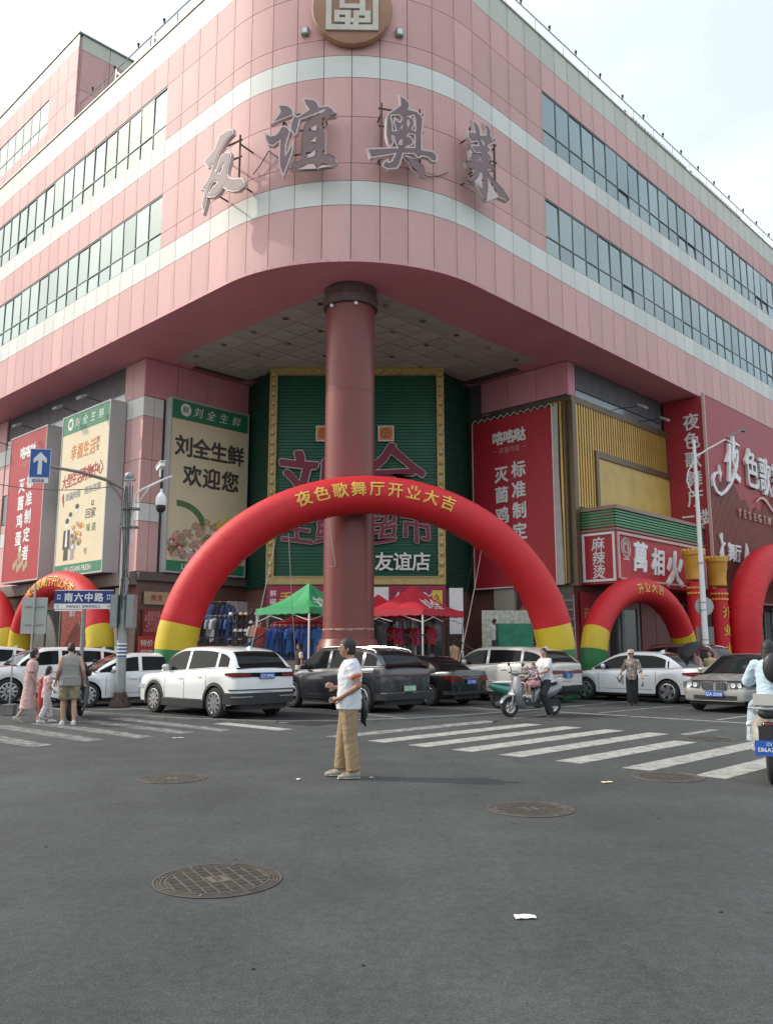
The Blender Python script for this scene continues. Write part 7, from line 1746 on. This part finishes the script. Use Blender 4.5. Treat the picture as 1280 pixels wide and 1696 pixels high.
# man + child on silver scooter
hs = Vector((cos(HS), sin(HS)))
def wm(t, V, hM): mb = MB(); mb.tube([V['wL'] + Vector((-.02, .0, -.02)), V['wL'] + Vector((-.02, .03, .0)), V['wL'] + Vector((-.02, 0, .028))], .012, 6); mb.build('wristwatch', BLACK, t)
pm = Vector((3.62, 21.5)) - hs * .48
person('man in white T-shirt and black trousers riding the silver scooter', (pm.x, pm.y), HS, 1.62, rider_seat(-.02, aL=(.10, .30, -.02), kL=(.30, .24, .52), fL=(1, .1, 0), wL=(.46, .12, 1.02), eL=(.18, .27, 1.12), hL=(.02, .10, .88), kR=(.42, -.14, .80), aR=(.34, -.14, .42)), dict(m=cm_('white_tshirt', (.66, .64, .67)), sleeve=.75, g=.026, fold=.012, hem=-.12), dict(m=cm_('black_trousers', (.015, .015, .017)), g=.022, knee=.075, ankle=.075, fold=.01), skin=SKIN, vox=.013, hair='short', shoe=(.05, .05, .05), fat=1.15, extras=wm, headyaw=.35, z=.05)
pc = Vector((3.62, 21.5)) - hs * .16
person('child in navy and white top and pink skirt sitting in front on the silver scooter', (pc.x, pc.y), HS, 1.06, rider_seat(.02, wL=(.40, .22, 1.10), wR=(.40, -.22, 1.10), aL=(.42, .12, .44)), dict(m=mat('navy_white_cloth', (.20, .17, .26), .8, var=.9, scale=12), sleeve=.6, g=.022), dict(m=mat('pink_skirt', (.50, .24, .28), .8, var=.2, scale=10), to=.4, hemr=.13, g=.05, name='skirt', fold=.014), skin=SKIN2, vox=.012, hair='full', shoe=(.7, .7, .7), z=.24, headyaw=.5, haircol=mat('dark_brown_hair', (.05, .025, .015), .6))
# lady with hat and tote
def tote(t, V, hM):
    mb = MB(); mb.box(.05, -.36, .80, .30, .10, .30); mb.build('tote_bag', mat('white_canvas', (.60, .56, .52), .8), t, smooth=False)
    mb = MB(); mb.plate([(-.10, .90), (-.065, .90), (.0, .76), (.07, .90), (.105, .90), (.01, .69), (-.01, .69)], -.004, 0); mb.xf(Matrix.Translation((.05, -.414, 0))); mb.build('tote_print', BLACK, t, smooth=False)
    mb = MB(); mb.plate([(-.10, .90), (-.065, .90), (.0, .76), (.07, .90), (.105, .90), (.01, .69), (-.01, .69)], -.004, 0); mb.xf(Matrix.Translation((.204, -.36, 0)) @ Matrix.Rotation(pi/2, 4, 'Z')); mb.build('tote_print', BLACK, t, smooth=False)
    mb = MB(); mb.tube([(.05, -.36, .94), (.06, -.33, 1.05), (.05, -.3, 1.08), (.0, -.33, 1.05), (-.05, -.36, .94)], .01, 6); mb.build('tote_strap', WHITE, t)
    mb = MB(); mb.ell(.12, .34, .68, .06, .05, .10, 12, 8); mb.build('small_bag', mat('small_bag_grey', (.25, .25, .26), .7), t)
FLOR = mat('floral_shirt', (.46, .37, .33), .8, var=.75, scale=16)
person('woman in patterned shirt, cap and black trousers walking with a white tote bag', (7.35, 25.6), radians(238), 1.60,
       dict(eL=(.02, .26, 1.13), wL=(.14, .33, .93), eR=(-.04, -.28, 1.16), wR=(.08, -.33, 1.02), kL=(.03, .08, .49), aL=(-.02, .05, .085), kR=(.08, -.08, .49), aR=(.12, -.05, .085), hd=(.03, 0, 1.6)), dict(m=FLOR, sleeve=1.45, g=.028, hem=-.13, fold=.01), dict(m=cm_('black_slacks', (.014, .014, .015)), g=.024, knee=.075, ankle=.085, fold=.008), skin=SKIN, vox=.013, hair='full', shoe=(.03, .03, .03), female=True, hat=mat('beige_hat', (.42, .36, .28), .8), extras=tote)
# rider at right edge
def pack(t, V, hM): mb = MB(); mb.ell(-.16, -.06, 1.36, .07, .13, .20, 14, 10); mb.build('neck_pillow_bag', BLACK, t)
pr = Vector((5.10, 11.35)) + Vector((cos(radians(62)), sin(radians(62)))) * -.30
person('rider in light blue jacket and jeans on the cream retro scooter at the right edge', (pr.x, pr.y), radians(62), 1.66, rider_seat(.04, kL=(.40, .22, .80), aL=(.34, .26, .32)), dict(m=cm_('light_blue_cloth', (.46, .58, .66)), sleeve=1.9, g=.034, fold=.010, hem=-.10), dict(m=mat('pale_denim', (.38, .45, .50), .8, var=.15), g=.03, knee=.085, ankle=.08, fold=.009), skin=SKIN2, vox=.012, hair='long', shoe=(.5, .5, .5), female=True, extras=pack, z=.10, headyaw=-.2)
# background people
person('street seller in white shirt and dark waistcoat behind the cars near the blue railing', (-3.0, 29.5), radians(200), 1.74, dict(), dict(m=cm_('seller_shirt', (.55, .54, .52)), sleeve=.6, g=.02), dict(m=cm_('dark_trousers', (.03, .03, .04)), g=.018), skin=SKIN, hair='full', vox=.02,
       extras=lambda t, V, hM: (lambda mb: (mb.lathe([(.185, -.2), (.19, 0), (.185, .2), (.15, .30)], 18, (V['chest'].x, 0, V['chest'].z - .08), sx=.76), mb.build('waistcoat', mat('brown_waistcoat', (.06, .035, .03), .8), t)))(MB()), z=.1)
person('man in white T-shirt standing on the podium near the right foot of the big arch', (4.33, 34.0), radians(15), 1.64, dict(), dict(m=cm_('white_tshirt2', (.66, .66, .68)), sleeve=.6, g=.024), dict(m=cm_('grey_trousers', (.08, .08, .09)), g=.018), skin=SKIN2, hair='short', vox=.02, z=1.2)
for i, (x, y, hh, c, lab, z) in enumerate(((1.9, 34.6, 1.62, (.55, .25, .25), 'shopper in salmon top under the right side of the red canopy', 1.2), (1.55, 34.9, 1.66, (.06, .05, .06), 'shopper in dark top beside the shopper in salmon', 1.2), (2.55, 32.3, 1.5, (.5, .32, .2), 'person in tan top at the right leg of the red canopy', .5),
        (-5.2, 34.6, 1.6, (.45, .3, .2), 'shopper in tan top under the left corner of the green canopy', 1.2), (.2, 35.4, 1.6, (.5, .03, .05), 'stallholder in red top deep under the red canopy', 1.2), (-2.2, 35.2, 1.62, (.05, .05, .08), 'shopper in dark clothes beneath the green canopy by the column', 1.2))):
    person(lab, (x, y), random.uniform(0, 6), hh, dict(), dict(m=cm_('bgcloth%d' % i, c), sleeve=.6, g=.022), dict(m=cm_('dark_trousers', (.03, .03, .04)), g=.018), skin=SKIN, hair='full', vox=.026, z=z)
pa = person('woman in pale pink top holding the umbrella between the parked cars', (10.15, 28.0), radians(200), 1.62, dict(eR=(.05, -.22, 1.16), wR=(.20, -.14, 1.30), hdR=(0, 0, 1)), dict(m=cm_('pale_pink_cloth', (.55, .38, .36)), sleeve=.7, g=.024), dict(m=cm_('dark_trousers', (.03, .03, .04)), g=.018), skin=SKIN2, hair='full', female=True, vox=.02)
person('woman in pale yellow top beside the umbrella, behind the grey-beige sedan', (10.75, 28.35), radians(220), 1.6, dict(), dict(m=cm_('pale_yellow_cloth', (.58, .48, .28)), sleeve=.7, g=.024), dict(m=cm_('dark_trousers', (.03, .03, .04)), g=.018), skin=SKIN2, hair='full', female=True, vox=.02)
t = thing('umbrella', 'open black umbrella with patterned rim tilted over the women behind the cars', 'umbrella', (9.95, 27.9, 1.32))
mb = MB(); n = 8; vs = [(0, 0, .32)]
for r_ in range(1, 6):
    for k in range(n * 2):
        u = r_ / 5; a = pi * k / n; R_ = .52 * u * (1 - .05 * (k % 2) * u); vs.append((R_ * cos(a), R_ * sin(a), .32 - .30 * u ** 1.9 + .02 * (k % 2) * u))
m_ = n * 2; fs = [(0, 1 + k, 1 + (k + 1) % m_) for k in range(m_)] + [(1 + r_*m_ + k, 1 + (r_+1)*m_ + k, 1 + (r_+1)*m_ + (k+1) % m_, 1 + r_*m_ + (k+1) % m_) for r_ in range(4) for k in range(m_)]
k0 = len(vs); mb.add(vs + [(a * .99, b * .99, c - .008) for a, b, c in vs], fs + [tuple(k0 + q for q in reversed(f)) for f in fs]); MT = Matrix.Translation((0, 0, .2)) @ Matrix.Rotation(-.75, 4, 'Y') ; mb.xf(MT); mb.build('cover', mat('umbrella_black', (.02, .02, .025), .6), t, ang=20)
mb = MB(); mb.cyl((0, 0, -.35), (0, 0, .36), .008, n=6)
for k in range(8): a = 2 * pi * k / 8; mb.tube([(0, 0, .02), (.25 * cos(a), .25 * sin(a), .22)], .004, 4)
mb.xf(MT); mb.build('ribs_and_shaft', GALV, t)
# ================================================================== POLES AND STREET SIGNS
t = thing('street_pole', 'grey street pole with a long curved traffic arm, left of the white SUV', 'street pole', (-7.62, 24.58, 0.01))
mb = MB(); mb.cyl((0, 0, 0), (-.10, 0, 6.55), .15, .10, 18); mb.build('pole', GALV, t)
mb = MB(); mb.bx(-.24, .24, -.24, .24, 0, .03)
for a in range(8): mb.add([(0.13 * cos(a*pi/4), .13 * sin(a*pi/4), .5), (.36 * cos(a*pi/4), .36 * sin(a*pi/4), .03), (.36 * cos(a*pi/4 + .09), .36 * sin(a*pi/4 + .09), .03), (.13 * cos(a*pi/4 + .12), .13 * sin(a*pi/4 + .12), .5)], [(0, 1, 2, 3), (3, 2, 1, 0)])
mb.cyl((0, 0, .03), (0, 0, .42), .30, .15, 16); mb.build('base_skirt', mat('rust_base', (.09, .06, .045), .8, var=.35, scale=8), t)
mb = MB(); mb.tube([(-.1, 0, 6.32), (-.7, -.0, 6.62), (-1.5, 0, 6.86), (-2.35, 0, 7.02), (-2.75, 0, 7.05)], [.06, .055, .05, .045, .04], 10); mb.tube([(-.12, 0, 5.75), (-.35, 0, 6.2), (-.7, 0, 6.58)], .03, 8); mb.build('traffic_arm', mat('arm_brownish', (.20, .165, .14), .5, var=.2), t)
mb = MB(); mb.tube([(.12, -.05, 4.7), (.12, -.05, 5.9), (.16, -.05, 6.15), (.35, -.05, 6.32), (1.0, -.1, 6.62), (1.25, -.1, 6.72)], .035, 8); mb.tube([(.12, -.05, 5.7), (.6, -.08, 6.42)], .014, 6); mb.build('camera_arm', WHITE, t)
mb = MB()
for zz in (5.2, 5.75): mb.bx(-.25, .28, -.16, .16, zz - .025, zz + .025)
mb.build('clamp', GALV, t, smooth=False)
mb = MB(); mb.ell(-.05, 0, 6.75, .14, .12, .12, 12, 8); mb.bx(-.2, .12, -.06, .06, 6.6, 6.68); mb.build('junction_box', STEEL, t)
mb = MB(); mb.box(-.2, .22, 2.75, .10, .14, 1.0); mb.build('cable_duct', GALV, t, smooth=False)
for k, (x0, x1, m) in enumerate(((-.34, -.14, 'L'), (.12, .34, 'R'))):
    mb = MB(); mb.bx(x0, x1, -.22, .1, 2.25, 3.2); mb.bx(x0 + .02, x1 - .02, -.23, -.22, 2.29, 3.16); mb.build('control_box', GALV, t, smooth=False)
for k in range(8):
    mb = MB(); mb.lathe([(.142, 0), (.142, .034)], 16); mb.build('sticker', mat('sticker_blue', (.04, .08, .30), .5) if k % 2 == 0 else WHITE, t, (-.02, 0, 1.42 + k * .05))
mb = MB(); random.seed(5)
for k in range(5):
    pts = [(-.1 + .05 * k - .04 * sin(i * .9 + k), -.15 - .02 * k, 6.4 - i * .45) for i in range(11 - k)]; mb.tube(pts, .014, 5)
mb.tube([(-.1, -.17, 3.3), (.05, -.2, 3.05), (.2, -.2, 3.5), (.05, -.18, 3.9), (-.1, -.17, 3.6)], .014, 5); mb.build('hanging_cables', BLACK, t)
# arrow sign on arm
t = thing('traffic_sign', 'blue square traffic sign with a white up arrow hanging on the traffic arm', 'traffic sign', (-10.33, 24.5, 6.55), .12)
mb = MB(); mb.bx(-.30, .30, 0, .025, .14, 1.02); mb.build('plate', mat('sign_blue', (.015, .09, .33), .4), t, smooth=False)
mb = MB(); mb.plate([(-.06, .24), (.06, .24), (.06, .68), (.19, .58), (.19, .72), (0, .92), (-.19, .72), (-.19, .58), (-.06, .68)], -.008, -.001); mb.build('arrow', LETW, t, smooth=False)
mb = MB(); mb.bx(-.30, .26, 0, .025, -.02, .13); mb.build('sub_plate', LETW, t, smooth=False); mb = MB(); put(mb, '机动车', -.02, .05, .12, y=-.001, t=.006, off=.015); mb.build('sub_lettering', DKP, t, smooth=False)
mb = MB()
for z_, w_ in ((.145, .012), (1.01, .012)): mb.bx(-.3, .3, -.008, -.001, z_ - w_/2, z_ + w_/2)
for x_ in (-.294, .294): mb.bx(x_ - .006, x_ + .006, -.008, -.001, .14, 1.02)
mb.bx(-.05, .05, .03, .08, .1, .9); mb.build('border', LETW, t, smooth=False)
tag(MB().build('x', WHITE) , 'x', 'x') if False else None
# cameras
t = thing('dome_camera', 'white dome camera with a black lower half hanging from the camera arm', 'security camera', (-6.66, 24.45, 5.62))
mb = MB(); mb.lathe([(.145, .22), (.16, .30), (.15, .46), (.10, .55), (.05, .60), (.03, .72)], 22); mb.build('housing', WHITE, t)
mb = MB(); mb.lathe([(.001, 0.0), (.07, .01), (.12, .07), (.14, .14), (.14, .22)], 22); mb.build('dome', BLACK, t)
t = thing('bullet_camera', 'small white bullet camera above the dome camera', 'security camera', (-6.72, 24.45, 6.9), .6)
mb = MB(); mb.box(0, 0, .12, .14, .38, .13, 0, 0, 0, -.25); mb.box(0, -.02, .2, .18, .42, .02, 0, 0, 0, -.25); mb.build('housing', WHITE, t, smooth=False); mb = MB(); mb.cyl((0, 0, -.2), (0, 0, .08), .03, n=8); mb.build('mount', WHITE, t)
# street name sign
t = thing('street_name_sign', 'blue street name plate with white characters and arrows on a grey post', 'street sign', (-9.0, 25.1, 0.01))
mb = MB(); mb.cyl((0, .05, 0), (0, .05, 2.95), .06, n=12); mb.build('post', GALV, t)
mb = MB(); mb.bx(-.87, .87, -.03, .03, 2.98, 3.36); mb.build('blue_plate', mat('street_blue', (.012, .035, .17), .4), t, smooth=False)
mb = MB(); mb.bx(-.87, .87, -.03, .03, 2.82, 2.975); mb.bx(-.87, .87, -.035, .035, 3.36, 3.38); mb.bx(-.85, -.02, -.02, .02, 2.76, 2.80); mb.build('white_strip', LETW, t, smooth=False)
mb = MB(); row_text(mb, '南六中路', 0, 3.165, .30, .27, y=-.031, t=.006, off=.03)
for s in (-1, 1):
    for k in range(4):
        a = pi/2 * k + pi/4; mb.plate([(s * .74 + x, 3.17 + z_) for x, z_ in [(.03 * cos(a) - .028 * sin(a), .045 * sin(a) + .045 * cos(a)), (.085 * cos(a) * .8, .115 * sin(a) * .9), (.03 * cos(a) + .028 * sin(a), .045 * sin(a) - .045 * cos(a))]], -.037, -.031)
mb.build('lettering', LETW, t, smooth=False)
mb = MB(); put(mb, 'NANLIU  ZHONGLU', 0, 2.895, .11, y=-.031, t=.005, off=.01); put(mb, 'E', -.76, 2.895, .09, y=-.031, t=.005); put(mb, 'W', .76, 2.895, .09, y=-.031, t=.005); mb.build('latin_lettering', DKP, t, smooth=False)
t = thing('sign_back', 'square grey back of a traffic sign on a thin post at the left', 'traffic sign', (-10.85, 26.0, .01))
mb = MB(); mb.cyl((0, 0, 0), (0, 0, 3.62), .035, n=8); mb.build('post', STEEL, t); mb = MB(); mb.bx(-.39, .39, .04, .06, 2.1, 3.22); mb.build('plate', mat('sign_back_grey', (.40, .42, .38), .55, var=.06), t, smooth=False)
mb = MB()
for zz in (2.4, 2.95): mb.bx(-.3, .3, -.0, .04, zz - .02, zz + .02)
mb.build('bracket', STEEL, t, smooth=False)
# right lamp post
t = thing('street_lamp', 'tall white tapering street lamp with one lamp arm, in front of the gold capped columns', 'street lamp', (12.38, 33.0, 0.01))
mb = MB(); mb.cyl((0, 0, 0), (.02, 0, 10.0), .135, .06, 18); mb.build('pole', WHITE, t)
mb = MB(); mb.tube([(0, 0, 9.25), (.6, .0, 9.62), (1.3, .0, 10.0)], .035, 8); mb.tube([(-.03, 0, 9.1), (-.28, 0, 8.7), (-.36, 0, 8.3), (-.22, 0, 7.9), (0, 0, 7.6)], .025, 8); mb.build('arm', WHITE, t)
mb = MB(); mb.box(1.68, 0, 10.25, .75, .2, .07, 0, 0, -.48); mb.box(2.05, 0, 10.36, .16, .2, .05, 0, 0, .2); mb.build('lamp_head', GALV, t, smooth=False)
mb = MB(); mb.lathe([(.36, .0), (.37, .02), (.36, .04), (.001, .04)], 32, (.08, -.02 + .12, 3.3), axis='Y'); mb.build('round_sign_back', mat('round_sign_back', (.36, .37, .37), .4, metal=.3), t)
mb = MB(); mb.bx(-.28, .40, .14, .17, 1.45, 2.5); mb.build('square_sign_back', mat('sign_back_grey2', (.22, .21, .20), .5), t, smooth=False)
mb = MB()
for zz in (3.15, 3.45, 2.0, 1.75, 5.0): mb.lathe([(.125, -.02), (.13, 0), (.125, .02)], 14, (0, 0, zz))
mb.build('band', STEEL, t)
mb = MB(); mb.cyl((0, 0, 0), (0, 0, .35), .2, .16, 14); mb.build('base', WHITE, t)
# overhead cable across the left
mb = MB()
cable([(-22.0, 27.0, 8.2), (-13.0, 25.8, 6.95), (-7.8, 24.6, 6.5)], .014, 'thin overhead wire running left from the grey street pole')
# red post and chain stub at far left
mb = MB(); mb.cyl((0, 0, 0), (0, 0, .9), .09, n=14); mb.ell(0, 0, .9, .09, .09, .06, 14, 6); tag(mb.build('bollard', mat('red_bollard', (.55, .06, .04), .5), None, (-8.55, 21.3, .01)), 'red plastic bollard behind the woman in the pink dress', 'bollard')
t = thing('barrier_post', 'thin grey post on a concrete foot at the far left edge', 'post', (-9.55, 21.8, .01)); mb = MB(); mb.cyl((0, 0, 0), (0, 0, 1.55), .02, n=8); mb.build('post', STEEL, t); mb = MB(); mb.prism([(-.16, -.16), (.16, -.16), (.12, .16), (-.12, .16)], 0, .26); mb.build('foot', KM, t, smooth=False)
# ladder-like rail behind right leg of the big arch
t = thing('ladder', 'light metal ladder leaning beside the right leg of the big arch', 'ladder', (6.6, 30.4, 0)); mb = MB()
for s in (-1, 1): mb.tube([(s * .2, 0, 0), (s * .2, .3, 3.6)], .02, 6)
mb.build('rail', GALV, t)
for k in range(10):
    mb = MB(); mb.cyl((-.2, .08 * k * .38, .35 + k * .34), (.2, .08 * k * .38, .35 + k * .34), .015, n=6); mb.build('rung', GALV, t)
# buildings beyond the street ends, seen only if the view steps aside
for k, (x, y, w_, d_, h_, a, lab) in enumerate(((-62, 78, 20, 14, 17, AL, 'plain grey block far down the left street'), (66, 74, 22, 14, 16, AR, 'plain beige block far down the right street'))):
    t = thing('distant_building', lab, 'building', (x, y, 0), a); mb = MB(); mb.bx(-w_/2, w_/2, -d_/2, d_/2, 0, h_); mb.build('wall', mat('distant_wall%d' % k, (.38, .36, .33), .8, var=.1), t, smooth=False)
    for i in range(6):
        for q in range(4): mb = MB(); mb.bx(-w_/2 + 1.5 + i * 3.1, -w_/2 + 3.3 + i * 3.1, -d_/2 - .03, -d_/2 + .02, 2 + q * 3.5, 4 + q * 3.5); mb.build('window', DOORG, t, smooth=False)
bpy.data.scenes.remove(_TS); bpy.data.batch_remove(_JUNK)
